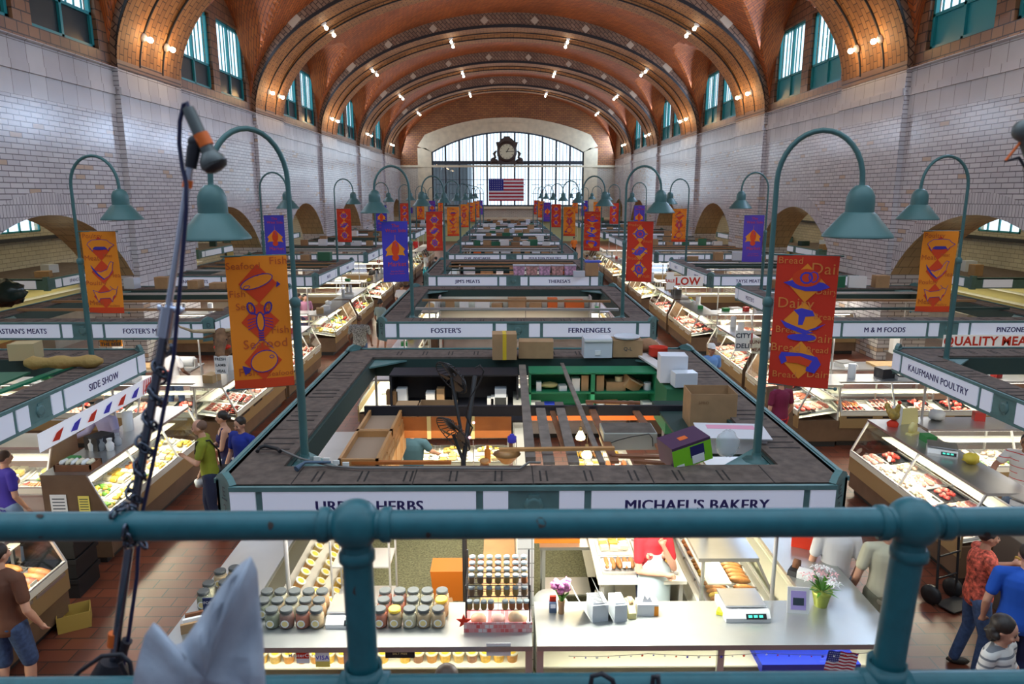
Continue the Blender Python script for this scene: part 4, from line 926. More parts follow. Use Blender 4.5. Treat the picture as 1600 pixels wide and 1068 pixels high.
for sg, nm in ((-1, 'left'), (1, 'right')):
    r = thing('side_counter', 'steel topped counter along the %s side of the front stall' % nm, 'counter', (sg*3.0, CYB, 0), 0, 'steel counters of the front stall')
    b = MB(); b.box(-.3, .3, 0, 5.1, CH-.04, CH, 0); b.build('countertop', M_shiny, r); b = MB(); b.box(*sorted((sg*.26, sg*.3)), 0, 5.1, 0, CH-.04, 0); b.box(-.3, .3, 0, .04, 0, CH-.04, 0); b.build('front_panel', M_csteel, r)
    b = MB(); b.box(*sorted((-sg*.28, sg*.26)), .05, 5.0, .4, .42, 0); b.box(*sorted((-sg*.1, sg*.26)), .05, 5.0, .72, .74, 0); b.build('shelf', M_cwhite, r)
area('stall_light', (-1.4, 6.15, 2.0), (-1.4, 5.9, 1.0), 2.2, .1, 36, (1.0, 0.97, 0.9)); area('stall_light', (.75, 6.2, 2.0), (.75, 5.85, 1.0), .9, .1, 48, (0.97, 1.0, 0.94))
area('stall_light', (-1.3, 8.6, 1.7), (-1.3, 8.6, 0), 2.2, 4, 32, (1.0, 0.86, 0.6)); area('stall_light', (1.3, 8.6, 1.7), (1.3, 8.6, 0), 2.2, 4, 36, (1.0, 0.82, 0.5))
# --- big jars
M_jglass = mat('jar_glass', (0.75, 0.8, 0.75), 0.08, alpha=.14); M_lid = mat('jar_lid', (0.075, 0.085, 0.085), 0.45); M_lab = mat('gold_label', (0.80, 0.66, 0.28), 0.5); M_laby = mat('yellow_sticker', (0.90, 0.62, 0.06), 0.5)
SP = {'rust': ((0.42, 0.085, 0.02), 'rust red'), 'tan': ((0.45, 0.31, 0.14), 'tan'), 'pale': ((0.66, 0.60, 0.38), 'pale green-white'), 'dark': ((0.20, 0.06, 0.03), 'dark brown'), 'green': ((0.20, 0.22, 0.12), 'grey-green'), 'amber': ((0.45, 0.22, 0.05), 'amber')}
def jar_parts():
    body = lambda: MB().lathe([(.035, 0), (.056, .006), (.062, .02), (.062, .105), (.056, .125), (.047, .14)], (0,0,0), 16, 0)
    fill = lambda: MB().lathe([(.03, .004), (.056, .01), (.058, .03), (.058, .105), (.05, .12)], (0,0,0), 14, 0)
    lid = lambda: MB().lathe([(.05, .138), (.052, .14), (.052, .160), (.048, .165)], (0,0,0), 16, 0)
    lab = lambda: MB().lathe([(.034, 0), (.034, .0015)], (0,0,0), 14, 0, frame((0, -.0625, .06), (1, 0, 0), (0, 0, 1))).lathe([(.024, 0.001), (.024, .002)], (0,0,0), 12, 1, frame((0, -.0625, .06), (1, 0, 0), (0, 0, 1)))
    return body, fill, lid, lab
JB = jar_parts()
def jar(p, kind, label, ylid=False, s=1.0, group='lidded spice jars on the front counter'):
    r = thing('spice_jar', label, 'jar', p, 0, group); s *= 1.1; r.scale = (s, s, s)
    link('glass_body', shared('jarb', JB[0], M_jglass), r); link('spice', shared('jars'+kind, JB[1], mat('spice_'+kind, SP[kind][0], .8, var=.2, scale=60)), r)
    link('lid', shared('jarl%d' % ylid, JB[2], M_laby if ylid else M_lid), r); link('paper_label', shared('jarp', JB[3], [M_white, M_lab]), r); return r
G1 = [('front', 961, [(425, 'green'), (448, 'dark'), (473, 'rust'), (495, 'tan')]), ('middle', 947, [(412, 'green'), (434, 'tan'), (456, 'pale'), (478, 'tan'), (499, 'amber')]), ('back', 934, [(418, 'green'), (439, 'pale'), (461, 'pale'), (483, 'tan'), (504, 'amber')])]
G2 = [('front', 961, [(594, 'rust'), (617, 'tan'), (640, 'pale'), (662, 'tan'), (685, 'tan')]), ('middle', 948, [(600, 'rust'), (622, 'rust'), (645, 'pale'), (667, 'pale'), (690, 'amber')]), ('back', 935, [(602, 'rust'), (625, 'rust'), (646, 'pale'), (668, 'pale'), (691, 'amber')])]
for G, gn in ((G1, 'left of the railing post'), (G2, 'right of the railing post')):
    for row, v, L in G:
        dy = {'front': 0, 'middle': .155, 'back': .31}[row]
        for i, (u, kd) in enumerate(L):
            q = at(u, v, z=CH+.16); y = 5.90+dy if True else q.y; q = at(u, 961, z=CH+.16) ; x = at(u, v, y=y).x
            jar((x, y-.0, CH), kd, 'jar of %s spice, %s row, %s from left, block %s' % (SP[kd][1], row, ORD[i], gn), ylid=(u in (617, 690)))
for i, (u, v, kd) in enumerate([(344, 893, 'tan'), (351, 910, 'amber'), (326, 912, 'pale'), (318, 925, 'green'), (362, 903, 'amber'), (366, 888, 'tan')]):
    q = at(u, v, z=CH+.16); jar((q.x, q.y, CH), kd, 'jar of %s spice behind the blue chalk sign, %s of that cluster' % (SP[kd][1], ORD[i]))
# chalk sign
p = at(336, 985, z=CH); r = thing('chalk_sign', 'small navy chalk sign with white hand lettering beside the spice jars', 'sign', p, .1)
b = MB(); b.box(-.085, .085, 0, .012, 0, .33, 0); b.build('board', mat('navy_board', (.02, .035, .11), .6), r)
b = MB()
for t, z, s, mi in (('FOR THE', .275, .037, 0), ('CHEF', .225, .04, 0), ('IN YOUR', .165, .034, 0), ('LIFE!', .12, .036, 0), ('SPICE', .065, .036, 1), ('GIFTS', .02, .034, 1)): b.text(t, s, frame((0, -.002, z), (1, 0, 0), (0, 0, 1)), mi, bold=.012)
b.build('lettering', [M_paper, M_ylw], r)
q = at(300, 985, z=CH); r = thing('leaflet_holder', 'small rack of wrapped gift boxes at the counter corner', 'rack', q, .4, None)
for j in range(3): b = MB(); b.box(-.09+j*.02, .07+j*.02, -.03+j*.05, .0+j*.05, .0, .09+.02*j, 0); b.build('gift_box', [M_kraft, M_paper, M_brn][j], r)
# tubs with yellow stickers: side case of the left half, and behind the front glass
M_tub = mat('clear_tub', (0.75, 0.70, 0.55), 0.3); 
def tub_parts():
    return (lambda: MB().lathe([(.045, 0), (.055, .075), (.057, .08)], (0,0,0), 12, 0)), (lambda: MB().lathe([(.058, .078), (.058, .088)], (0,0,0), 12, 0).lathe([(.036, .088), (.036, .0895)], (0,0,0), 10, 1))
TB = tub_parts(); CC = ['yellow', 'amber', 'brown', 'ochre']
def tub(p, label, c, group, s=1.0, rot=None):
    r = thing('spice_tub', label, 'tub', p, 0, group); r.scale = (s, s, s)
    if rot: r.rotation_euler = rot
    link('tub_body', shared('tub'+str(c), TB[0], mat('tub_fill%d' % c, [(0.80, 0.50, 0.08), (0.55, 0.25, 0.05), (0.30, 0.14, 0.07), (0.62, 0.42, 0.12)][c], .4, var=.2, scale=40)), r)
    link('lid', shared('tubl', TB[1], [M_tub, M_laby]), r)
tr = random.Random(8)
r = thing('sloping_display', 'sloping steel shelf of stickered tubs, left side of the front stall', 'shelf', (-2.55, 6.5, 0)); b = MB(); b.prism([(0, .55), (.5, .62), (.5, .66), (0, 1.02)], 0, 3.6, 0, Matrix(((1,0,0,0),(0,0,1,0),(0,1,0,0),(0,0,0,1)))); b.build('shelf', M_csteel, r)
sl = math.atan2(-.36, .5)
for i in range(18):
    for j in range(3):
        t = .1+.16*j; tub((-2.55+t, 6.62+i*.19, 1.03-.72*t+.0), 'stickered tub on the sloping shelf, %s along, %s down' % (ORD[i], ORD[j]), tr.randrange(4), 'stickered tubs on the sloping shelf', rot=(0, -sl*.9, 0))
for i in range(24):
    for j in range(2):
        x = -3.15+i*.125+(.0 if i < 15 else .08)
        if x > -.15: break
        tub((x, CYF+.14+.16*j, .47 if j == 0 else .735), 'yellow stickered tub behind the front glass, %s from left, %s shelf' % (str(ORD[i]) if i < 20 else ['twenty-first', 'twenty-second', 'twenty-third', 'twenty-fourth'][i-20], 'lower' if j == 0 else 'upper'), tr.randrange(4), 'stickered tubs behind the front glass')
        if j == 0: tub((x, CYF+.14, .565), 'stickered tub stacked behind the front glass, %s from left' % (ORD[i] if i < 20 else 'twenty-%s' % ORD[i-20]), tr.randrange(4), 'stickered tubs behind the front glass')
# cards on the front glass
def card(u, v, w, h, col, label, words=None, band=None, wcol=None):
    p = at(u, v, y=CYF-.012); k = px(p); r = thing('notice_card', label, 'card', p)
    b = MB(); b.box(-w*k/2, w*k/2, -.001, .003, -h*k/2, h*k/2, 0); b.build('card', col, r)
    if band: b = MB(); b.box(-w*k/2, w*k/2, -.003, -.0015, -h*k*.1, h*k/2, 0); b.build('band', band, r)
    if words: b = MB(); b.text(words, h*k*.4, frame((0, -.004, h*k*.02), (1, 0, 0), (0, 0, 1)), 0, bold=.01); b.build('lettering', wcol or M_ink, r)
card(473, 1026, 20, 22, M_paper, 'white and red payment card sticker on the front glass', 'MasterCard', M_red, M_paper); card(504, 1030, 22, 26, M_cardy, 'yellow sticker with a blue word on the front glass', 'VISA', M_paper, M_blu)
r = card(625, 1022, 46, 12, M_black, 'small black chalk card taped inside the front glass', 'SALT FREE', None, M_lab)
card(779, 1014, 38, 22, M_paper, 'white info card with a photo, hung below the spice rack', None, None)
# wire spice rack
rp = at(778, 1000, z=CH); RX, RYY = at(778, 998, z=CH).x, 5.86
rk = thing('spice_rack', 'black wire rack full of small spice jars', 'rack', (RX, RYY, CH)); b = MB()
for x in (-.29, .29):
    for y in (-.02, .30): b.cyl((x, y, 0), .008, .62 if y > 0 else .44, 6)
for z, y in ((.19, .0), (.33, .0), (.44, .02)):
    for k in range(9): b.tube([(-.29+k*.0725, -.02, z), (-.29+k*.0725, .3, z)], .003, 4)
    for yy in (-.02, .1, .2, .3): b.tube([(-.29, yy, z), (.29, yy, z)], .004, 4)
b.build('wire_frame', M_black, rk)
def sjar(p, c, label):
    r = thing('small_spice_jar', label, 'jar', p, 0, 'small spice jars on the wire rack')
    link('glass_body', shared('sj%d' % c, lambda: MB().lathe([(.026, 0), (.029, .01), (.029, .06), (.025, .066)], (0,0,0), 10, 0), mat('small_fill%d' % c, [(.30, .20, .06), (.16, .10, .05), (.35, .12, .04)][c], .4)), r)
    link('lid', shared('sjl', lambda: MB().lathe([(.029, .064), (.029, .08), (.026, .083)], (0,0,0), 12, 0), mat('grey_lid', (.26, .31, .32), .4)), r)
for j in range(4):
    for i in range(7): sjar((RX-.24+i*.08, RYY+.01+j*.075, CH+.45+.02*j), tr.randrange(3), 'small spice jar on the rack top, %s row, %s from left' % (ORD[j], ORD[i]))
for i in range(7): sjar((RX-.24+i*.08, RYY+.0, CH+.335), tr.randrange(3), 'small spice jar on the rack second shelf, %s from left' % ORD[i])
for i in range(9):
    if i not in (4,): sjar((RX-.26+i*.065, RYY+.0, CH+.195), tr.randrange(3), 'small spice jar on the rack lower shelf, %s from left' % ORD[i])
M_ging = mat_brick('gingham_cloth', (.75, .1, .1), (.8, .75, .75), (.75, .35, .35), .04, .04, 'xz', .8, .004, 0, .05)
b = MB(); b.box(-.31, .31, -.07, .28, 0, .008, 0); b.box(-.31, .31, -.075, -.065, -.0, .1, 0); tag(b.build('gingham_cloth', M_ging, None, (RX, RYY, CH)), 'red and white checked cloth under the salt bowls', 'cloth')
for i, (dx, s) in enumerate(((-.18, .075), (.0, .07), (.18, .09))): b = MB(); b.blob((0, 0, s*.8), (s, s*.8, s*.8), tr, 12, 8, 0, .05); tag(b.build('salt_rock', mat('salt_rock%d' % i, [(.75, .36, .22), (.72, .42, .34), (.68, .50, .30)][i], .4), None, (RX+dx, RYY+.03, CH+.01)), ['orange salt rock on the checked cloth, left one', 'pink salt rock on the checked cloth, middle one', 'large beige salt rock on the checked cloth, right one'][i], 'salt rock')
b = MB(); b.prism([(.07*(1 if k % 2 == 0 else .42)*math.sin(k*PI/5), .07*(1 if k % 2 == 0 else .42)*math.cos(k*PI/5)) for k in range(10)][::-1], 0, .012, 0, Matrix.Rotation(PI/2, 4, 'X')); tag(b.build('star_ornament', M_red, None, (RX-.31, RYY-.06, CH+.11)), 'red felt star at the corner of the spice rack', 'star')
# small goods on the steel counter
def simple(name, label, cat, u, v, z, w, d, h, col, rz=0, **k): 
    p = at(u, v, z=z); b = MB(); b.box(-w/2, w/2, 0, d, 0, h, 0); return tag(b.build(name, col, None, p, rz, bev=.004), label, cat)
p = at(1171, 975, z=CH); scale_thing((p.x, p.y+.2, CH), 0, 'white scale with green digits on the bare steel counter', 1.1)
p = at(560, 985, z=CH); scale_thing((at(540, 985, z=CH).x, p.y+.2, CH), 0, 'white scale between the two blocks of jars')
simple('sponge', 'yellow sponge beside the scale on the steel counter', 'sponge', 1127, 962, CH, .1, .09, .04, mat('sponge_yellow', (.75, .72, .03), .9), -.5)
r = thing('tissue_box', 'white and orange tissue box on the steel counter', 'tissue box', at(1012, 962, z=CH)); b = MB(); b.box(-.1, .1, 0, .12, 0, .12, 0); b.box(.06, .101, -.001, .121, 0, .1, 1); b.build('box', [M_paper, M_odi], r); b = MB(); b.prism([(-.05, 0), (.05, 0), (.02, .06), (0, .03), (-.03, .08)], -.01, .02, 0, Matrix.Translation((0, .06, .12)) @ Matrix.Rotation(PI/2, 4, 'X')); b.build('tissue', M_paper, r)
r = thing('tape_dispenser', 'cream tape dispenser beside the tissue box', 'tape dispenser', at(988, 967, z=CH), .1); b = MB(); b.prism([(-.1, 0), (.1, 0), (.1, .04), (.06, .13), (-.02, .15), (-.1, .06)], -.035, .035, 0, Matrix(((0,0,1,0),(1,0,0,.1),(0,1,0,0),(0,0,0,1)))); b.build('body', mat('cream_plastic', (.78, .70, .30), .4), r); b = MB(); b.lathe([(.02, -.02), (.05, -.02), (.05, .02), (.02, .02)], (0,0,0), 14, 0, Matrix.Translation((0, .1, .12)) @ Matrix.Rotation(PI/2, 4, 'Y')); b.build('tape', M_kraft, r)
for i, (u, w, hh) in enumerate(((938, .15, .22), (970, .12, .2))):
    r = thing('open_bakery_box', '%s flat bakery box with its lid stood open on the counter' % ['larger', 'smaller'][i], 'box', at(u, 971, z=CH), .15); b = MB(); b.box(-w/2, w/2, 0, .22, 0, .17, 0)
    for k in range(8): b.box(-w/2+.01, w/2-.01, .02+k*.024, .028+k*.024, .17, .185, 1)
    b.build('box', [mat('pale_grey_card', (.62, .66, .68), .6), M_paper], r); b = MB(); b.add([(-w/2-.01, -.0, .0), (-w/2-.02, .22, .0), (-w/2-.17, .24, .30+.05*i), (-w/2-.15, .02, .26+.05*i)], [(0,1,2,3),(3,2,1,0)], 0); b.build('lid', M_paper, r)
r = thing('flower_vase', 'small vase of pink carnations on the steel counter', 'flowers', at(877, 957, z=CH)); b = MB(); b.lathe([(.03, 0), (.028, .05), (.035, .13)], (0,0,0), 10, 0); b.build('vase', mat('brown_glass_vase', (.45, .25, .12), .2), r)
b = MB()
for k in range(16): a = tr.uniform(0, 6.28); rr = tr.uniform(0, .085); b.blob((rr*math.cos(a), rr*math.sin(a), .27+tr.uniform(-.04, .05)), .035, tr, 7, 5, 0, .3)
b.build('blossoms', mat('carnation_pink', (.85, .25, .50), .7, var=.5, scale=60), r); b = MB()
for k in range(9): a = tr.uniform(0, 6.28); b.tube([(0, 0, .1), (.03*math.cos(a), .03*math.sin(a), .18), (.07*math.cos(a), .07*math.sin(a), .22)], [.004, .012, .003], 5, 0)
b.build('stems', M_fg, r)
r = thing('card_terminal', 'small blue and red card terminal beside the pink flowers', 'card terminal', at(864, 957, z=CH)); b = MB(); b.box(-.035, .035, 0, .07, 0, .1, 0); b.build('body', mat('blue_grey_plastic', (.08, .14, .25), .4), r); b = MB(); b.box(-.025, .025, -.004, 0, .05, .09, 0); b.build('screen', M_sign, r); b = MB(); b.box(-.03, .03, .03, .06, .1, .15, 0); b.build('receipt_slot', M_red, r)
r = thing('picture_frame', 'white picture frame standing at the counter corner', 'picture frame', at(1247, 958, z=CH), -.12); M = Matrix.Rotation(-.2, 4, 'X'); b = MB(); b.box(-.1, .1, 0, .012, 0, .25, 0, M); b.build('frame', M_white, r); b = MB(); b.box(-.07, .07, -.002, 0, .035, .215, 0, M); b.box(-.05, .05, -.004, -.002, .08, .15, 1, M); b.build('picture', [mat('lilac_print', (.45, .36, .72), .5), M_ink], r); b = MB(); b.bar((0, .03, .14), (0, .12, 0), .04, .006, 0); b.build('stand', M_white, r)
r = thing('potted_lilies', 'potted pink and white lilies at the right end of the counter', 'potted plant', at(1282, 945, z=CH)); b = MB(); b.lathe([(.06, 0), (.085, .12), (.1, .16), (.09, .15)], (0,0,0), 14, 0); b.build('pot', mat('green_foil', (.42, .48, .08), .35, metal=.3), r); b = MB(); b2 = MB()
for k in range(26):
    a = tr.uniform(0, 6.28); rr = tr.uniform(.03, .17); z = .27+.1*(1-rr/.17)+tr.uniform(-.06, .05); c = Vector((rr*math.cos(a), rr*math.sin(a), z)); t = b if tr.random() < .6 else b2
    for j in range(5): q = a+j*1.257; t.add([c, c+Vector((.03*math.cos(q-.35), .03*math.sin(q-.35), .015)), c+Vector((.06*math.cos(q), .06*math.sin(q), .0)), c+Vector((.03*math.cos(q+.35), .03*math.sin(q+.35), .015))], [(0,1,2,3),(3,2,1,0)], 0)
b.build('white_blossoms', M_paper, r); b2.build('pink_blossoms', mat('lily_pink', (.80, .45, .48), .6), r); b = MB()
for k in range(22): a = tr.uniform(0, 6.28); rr = tr.uniform(.08, .2); c = Vector((0, 0, .14)); e = Vector((rr*math.cos(a), rr*math.sin(a), tr.uniform(.15, .32))); s = Vector((-math.sin(a), math.cos(a), 0))*.015; b.add([c-s*.5, (c+e)/2-s+Vector((0,0,.02)), e, (c+e)/2+s+Vector((0,0,.02))], [(0,1,2,3),(3,2,1,0)], 0)
b.build('leaves', M_fg, r)
r = thing('tape_dispenser', 'black tape dispenser on the right side counter', 'tape dispenser', at(1243, 893, z=CH), -.7); b = MB(); b.prism([(-.12, 0), (.1, 0), (.1, .03), (.0, .06), (-.1, .05)], -.05, .05, 0, Matrix(((0,0,1,0),(1,0,0,0),(0,1,0,0),(0,0,0,1)))); b.build('body', M_black, r); b = MB(); b.lathe([(.02, -.03), (.055, -.03), (.055, .03), (.02, .03)], (0,0,0), 14, 0, Matrix.Translation((0, .02, .08)) @ Matrix.Rotation(PI/2, 4, 'Y')); b.build('tape', M_brn, r)
simple('tissue_carton', 'small white carton on the right side counter, by the lilies', 'box', 1256, 906, CH, .15, .12, .08, M_paper, -.6)
simple('red_bag', 'bright red bag on the right side counter', 'bag', 1258, 858, CH, .3, .2, .14, M_red, -.5)
# blue tray of flags behind the right glass; star garland
b = MB(); b.box(-.45, .45, 0, .35, 0, .1, 0); tag(b.build('blue_cloth_tray', mat('royal_blue_cloth', (.01, .04, .55), .6), None, at(1250, 1050, y=CYF+.1)+Vector((.1, 0, -.02))), 'royal blue covered tray behind the front glass', 'tray')
def usflag(name, label, M, w, h, drape=.0, parent=None):
    r = thing(name, label, 'flag'); r.matrix_world = M; nx, ny = 19, 13; ms = [mat('flag_red', (.45, .02, .04), .8), mat('flag_white', (.80, .78, .78), .8), mat('flag_blue', (.03, .035, .25), .8)]
    b = MB()
    for j in range(ny+1):
        for i in range(nx+1): b.v.append((w*(i/nx-.5), drape*math.sin(i*.9+j*.1), -h*j/ny))
    for j in range(ny):
        for i in range(nx): a = j*(nx+1)+i; b.f.append((a, a+nx+1, a+nx+2, a+1)); b.m.append(2 if (i < 8 and j < 7) else (0 if j % 2 == 0 else 1)); b.s.append(True)
    b.build('cloth', ms, r); s = MB()
    for j in range(5):
        for i in range(6):
            x, z = w*(-.5+(i+.7)*.4/6.3), -h*(.05+j*.1); q = w*.009
            s.prism([(q*(1 if k % 2 == 0 else .4)*math.sin(k*PI/5)*1.4, q*(1 if k % 2 == 0 else .4)*math.cos(k*PI/5)*1.4) for k in range(10)][::-1], 0, .002, 0, Matrix.Translation((x, -.006-drape, z)) @ Matrix.Rotation(PI/2, 4, 'X'))
    s.build('stars', M_paper, r); return r
usflag('small_flag', 'small stars and stripes flag fixed behind the right front glass', Matrix.Translation(at(1318, 1018, y=CYF-.03)) @ Matrix.Rotation(.12, 4, 'Y'), .27, .2, .006)
b = MB(); gl = [(x, CYF-.03, 1.03-.025*abs(math.sin(x*3.1))) for x in [.3+k*.05 for k in range(56)]]; b.tube(gl, .002, 4, 0)
r = thing('star_garland', 'thin garland of red and blue stars along the right front counter', 'garland'); b.build('cord', M_black, r)
b = MB()
for k in range(1, 55, 2): x, y, z = gl[k]; q = tr.uniform(.008, .02); b.prism([(q*(1 if j % 2 == 0 else .42)*math.sin(j*PI/5), q*(1 if j % 2 == 0 else .42)*math.cos(j*PI/5)) for j in range(10)][::-1], 0, .002, k//2 % 3, Matrix.Translation((x, y-.005, z-.01)) @ Matrix.Rotation(PI/2, 4, 'X'))
b.build('stars', [M_red, M_blu, M_paper], r)
# divider pillar, rear worktop, cartons, bins
b = MB(); b.box(-.14, .02, 6.3, 11.0, .03, 1.95, 0); tag(b.build('tiled_partition', M_wt), 'white tiled partition between the two halves of the front stall', 'partition')
table_thing((-.33, 7.5, 0.03), .36, 2.2, .95, 'wooden topped bench beside the tiled partition', M_bwood)
for i, (u, v, w, h) in enumerate(((690, 938, .32, .42), (672, 925, .3, .3), (684, 900, .3, .2))):
    q = (-.92-.05*i, 7.0+.3*i, .03); box_thing(q, w, .3, h, .1*i, 'brown cardboard box on the stall floor by the bench, %s from the front' % ORD[i], 'cartons on the stall floor')
b = MB(); b.prism([(-.2, 0), (.2, 0), (.24, .4), (-.24, .4)], -.17, .17, 0, Matrix(((1,0,0,0),(0,0,1,0),(0,1,0,0),(0,0,0,1)))); tag(b.build('orange_bin', mat('orange_plastic', (.80, .22, .02), .5), None, (-.95, 8.2, .03)), 'orange plastic bin on the stall floor', 'bin')
r = thing('wire_shelf', 'chrome wire shelf unit in the left half of the front stall', 'shelf', (-1.75, 6.9, .03)); b = MB()
for x in (-.3, .3):
    for y in (-.2, .2): b.cyl((x, y, 0), .012, 1.5, 6)
b.build('posts', M_alu, r)
for z in (.3, .75, 1.2): b = MB(); b.box(-.3, .3, -.2, .2, z, z+.015, 0); b.build('wire_tray', M_alu, r)
r = thing('paper_towel_roll', 'tall white paper towel roll behind the steel counter', 'paper roll', at(948, 930, z=.6)+Vector((0, 0, 0))); b = MB(); b.lathe([(.02, 0), (.085, 0), (.085, .42), (.02, .42)], (0,0,0), 18, 0); b.build('roll', M_paper, r); b = MB(); b.box(-.12, .12, -.12, .12, -.57, 0, 0); b.build('stand', M_alu, r)
p = at(1098, 910, z=.45); r = thing('cooler_box', 'teal and white picnic cooler inside the right half of the stall', 'cooler', (p.x, p.y, .03), .1); b = MB(); b.box(-.16, .16, -.2, .2, 0, .42, 0); b.build('body', mat('cooler_teal', (.03, .22, .26), .4), r, bev=.02); b = MB(); b.box(-.17, .17, -.21, .21, .42, .5, 0); b.build('lid', M_white, r, bev=.01); b = MB(); b.tube([(-.17, -.1, .36), (-.22, 0, .36), (-.17, .1, .36)], .012, 6); b.build('handle', M_white, r)
r = thing('trash_bin', 'grey rounded bin behind the steel counter', 'bin', (at(853, 940, z=.9).x+.05, 6.75, .03)); b = MB(); b.lathe([(.16, 0), (.2, .7), (.21, .74), (.15, .84), (0, .86)], (0,0,0), 18, 0); b.build('body', mat('grey_plastic', (.36, .37, .36), .5), r)
M_bag = mat('orange_bag', (.85, .28, .03), .5)
b = MB(); b.box(-.28, .28, -.15, .15, 0, .28, 0); tag(b.build('orange_crate', M_bag, None, (at(875, 858, z=1.1).x, 8.0, .9)), 'orange crate on the shelf behind the counter', 'crate'); table_thing((.55, 8.0, .03), .8, .5, .87, 'steel shelf table under the orange crate')
# bakery case with bread on the right
p0 = at(1150, 935, z=1.0)
case(3.0, 2.62-.0, 6.75, PI/2, 'glass bread case along the right side of the front stall', ('g', 's'), False, ['bread', 'bread', 'ham', 'cheese', 'pasta'], 'bread case, front stall', .42, power=14)
for i in range(9):
    for j in range(2): food_tray(Matrix.Translation((1.0+.42*j, 7.2+i*.42, .95)), ['bread', 'pasta', 'cheese', 'ham'][(i*2+j) % 4], 'tray of %s on the bakery work table, %s back, %s across' % (FOOD[['bread', 'pasta', 'cheese', 'ham'][(i*2+j) % 4]][0], ORD[i], ORD[j]), tilt=0, group='trays on the bakery work table')
table_thing((1.21, 8.9, .03), .95, 4.0, .92, 'long steel work table in the bakery half', M_cwhite)
# ================================================================ the front stall: above the deck
def deckbox(u, v, wpx, hpx, d, rz, label, z=ZT, **k):
    p = at(u, v, z=z); s = px(p); return box_thing((p.x, p.y+d/2, z), wpx*s, d, hpx*s*1.0, rz, label, **k)
deckbox(788, 562, 38, 40, .3, .03, 'tall brown carton with yellow tape on the far deck edge', tape=M_tape, words='CHIQUITA' if False else None)
deckbox(838, 560, 54, 26, .3, -.04, 'long brown carton with a pale label, right of the taped carton', tape=None)
p = at(848, 559, z=ZT); b = MB(); b.box(-.045, .045, -.004, 0, .02, .16, 0); tag(b.build('paper_label', M_card, None, (p.x, p.y-.005, ZT)), 'pale paper label stuck on the long brown carton', 'label')
r = deckbox(934, 559, 44, 30, .32, .02, 'milky plastic drawer box on the far deck edge', m_=M_plas, name='drawer_box', cat='plastic box')
b = MB(); b.box(-.22, .22, -.19, -.165, .27, .3, 0); b.box(-.05, .04, -.172, -.162, .05, .12, 1); b.build('drawer_lip', [M_white, M_paper], r)
deckbox(981, 558, 46, 26, .34, -.02, 'brown carton with a round plastic tray on top', words='Q-L')
p = at(981, 558, z=ZT); b = MB(); b.lathe([(.0, .0), (.2, 0), (.22, .03), (.21, .035), (.19, .01), (0, .01)], (0,0,0), 20, 0); tag(b.build('round_plastic_tray', M_plas, None, (p.x, p.y+.17, ZT+.29)), 'round clear plastic tray on the brown carton', 'tray')
b = MB(); b.blob((0, 0, .1), (.19, .13, .12), tr, 12, 8, 0, .18); p = at(1003, 550, z=ZT); tag(b.build('crumpled_paper', mat('crumpled_kraft', (.40, .22, .12), .9, bump=.5, scale=20), None, (p.x+.1, p.y+.1, ZT)), 'crumpled brown paper sack at the far right deck corner', 'paper sack')
b = MB(); b.box(-.09, .09, -.7, .7, 0, .03, 0); p = at(1025, 570, z=ZT); tag(b.build('white_shelf_board', M_white, None, (p.x, p.y, ZT), .16), 'white board lying on the right deck under the red pot', 'board')
r = thing('red_pot', 'round red plastic pot with a white rim, right deck', 'pot', at(1030, 558, z=ZT+.03)+Vector((0, .1, 0))); b = MB(); b.lathe([(.12, 0), (.15, .03), (.15, .14), (.155, .15), (.14, .15), (.135, .1), (0, .1)], (0,0,0), 20, 0); b.build('pot', M_red, r); b = MB(); b.tube([(-.15, 0, .12), (-.08, -.13, .16), (.08, -.13, .16), (.15, 0, .12)], .006, 5); b.build('handle', M_red, r)
deckbox(1053, 598, 42, 42, .28, -.05, 'white foam box standing on end on the right deck', z=ZT, m_=mat('foam_white', (.72, .74, .80), .6), name='foam_box', wm=M_ink)
deckbox(1071, 605, 36, 22, .2, .1, 'low milky plastic bin leaning by the foam box', m_=M_plas, name='plastic_bin')
p = at(1113, 668, z=2.3); s = px(p); r = box_thing((p.x+.02, p.y+.24, 2.28), 72*s, .42, 62*s*.9, -.04, 'big open brown carton with faded printing, right side', open_=True)
b = MB(); b.text('SPRO', .05, frame((-.12, -.214, .3), (1, 0, 0), (0, 0, 1)), 0, bold=.02); b.build('printing', M_kraftd, r)
b = MB(); b.box(-.1, .1, -.14, .14, -.3, -.045, 0); tag(b.build('green_crate', M_grn, None, (p.x-.15, p.y+.24, 2.28), 0), 'dark green crate under the open carton', 'crate')
p = at(1150, 692, z=ZT); r = thing('white_pink_box', 'white carton with a pink lid label, drooping flaps, beside the lamp pole', 'box', (p.x, p.y+.17, 2.3), -.08); b = MB(); b.box(-.34, .34, -.16, .18, 0, .2, 0); b.build('body', mat('pale_card', (.66, .66, .70), .6), r)
b = MB(); M = Matrix.Translation((0, .0, .2)) @ Matrix.Rotation(.06, 4, 'X'); b.box(-.37, .37, -.23, .2, 0, .012, 0, M); b.box(-.25, .26, .03, .14, .012, .014, 1, M); b.build('lid', [mat('pale_card', None) if False else MATS['pale_card'], mat('pink_print', (.75, .32, .45), .6)], r)
p = at(1085, 727, z=ZT); r = thing('printer_carton', 'tilted violet and lime green carton with a printed picture', 'box', (p.x, p.y+.02, ZT)); r.rotation_euler = (.05, -.22, .28); b = MB(); w, h, d = .42, .24, .3; b.box(-w/2, w/2, 0, d, 0, h, 0); b.box(-w/2-.001, w/2+.001, -.002, 0, 0, h*.88, 1); b.box(w/2, w/2+.002, 0, d, 0, h*.88, 1); b.build('body', [mat('violet_card', (.07, .03, .08), .5), mat('lime_card', (.22, .60, .02), .5)], r)
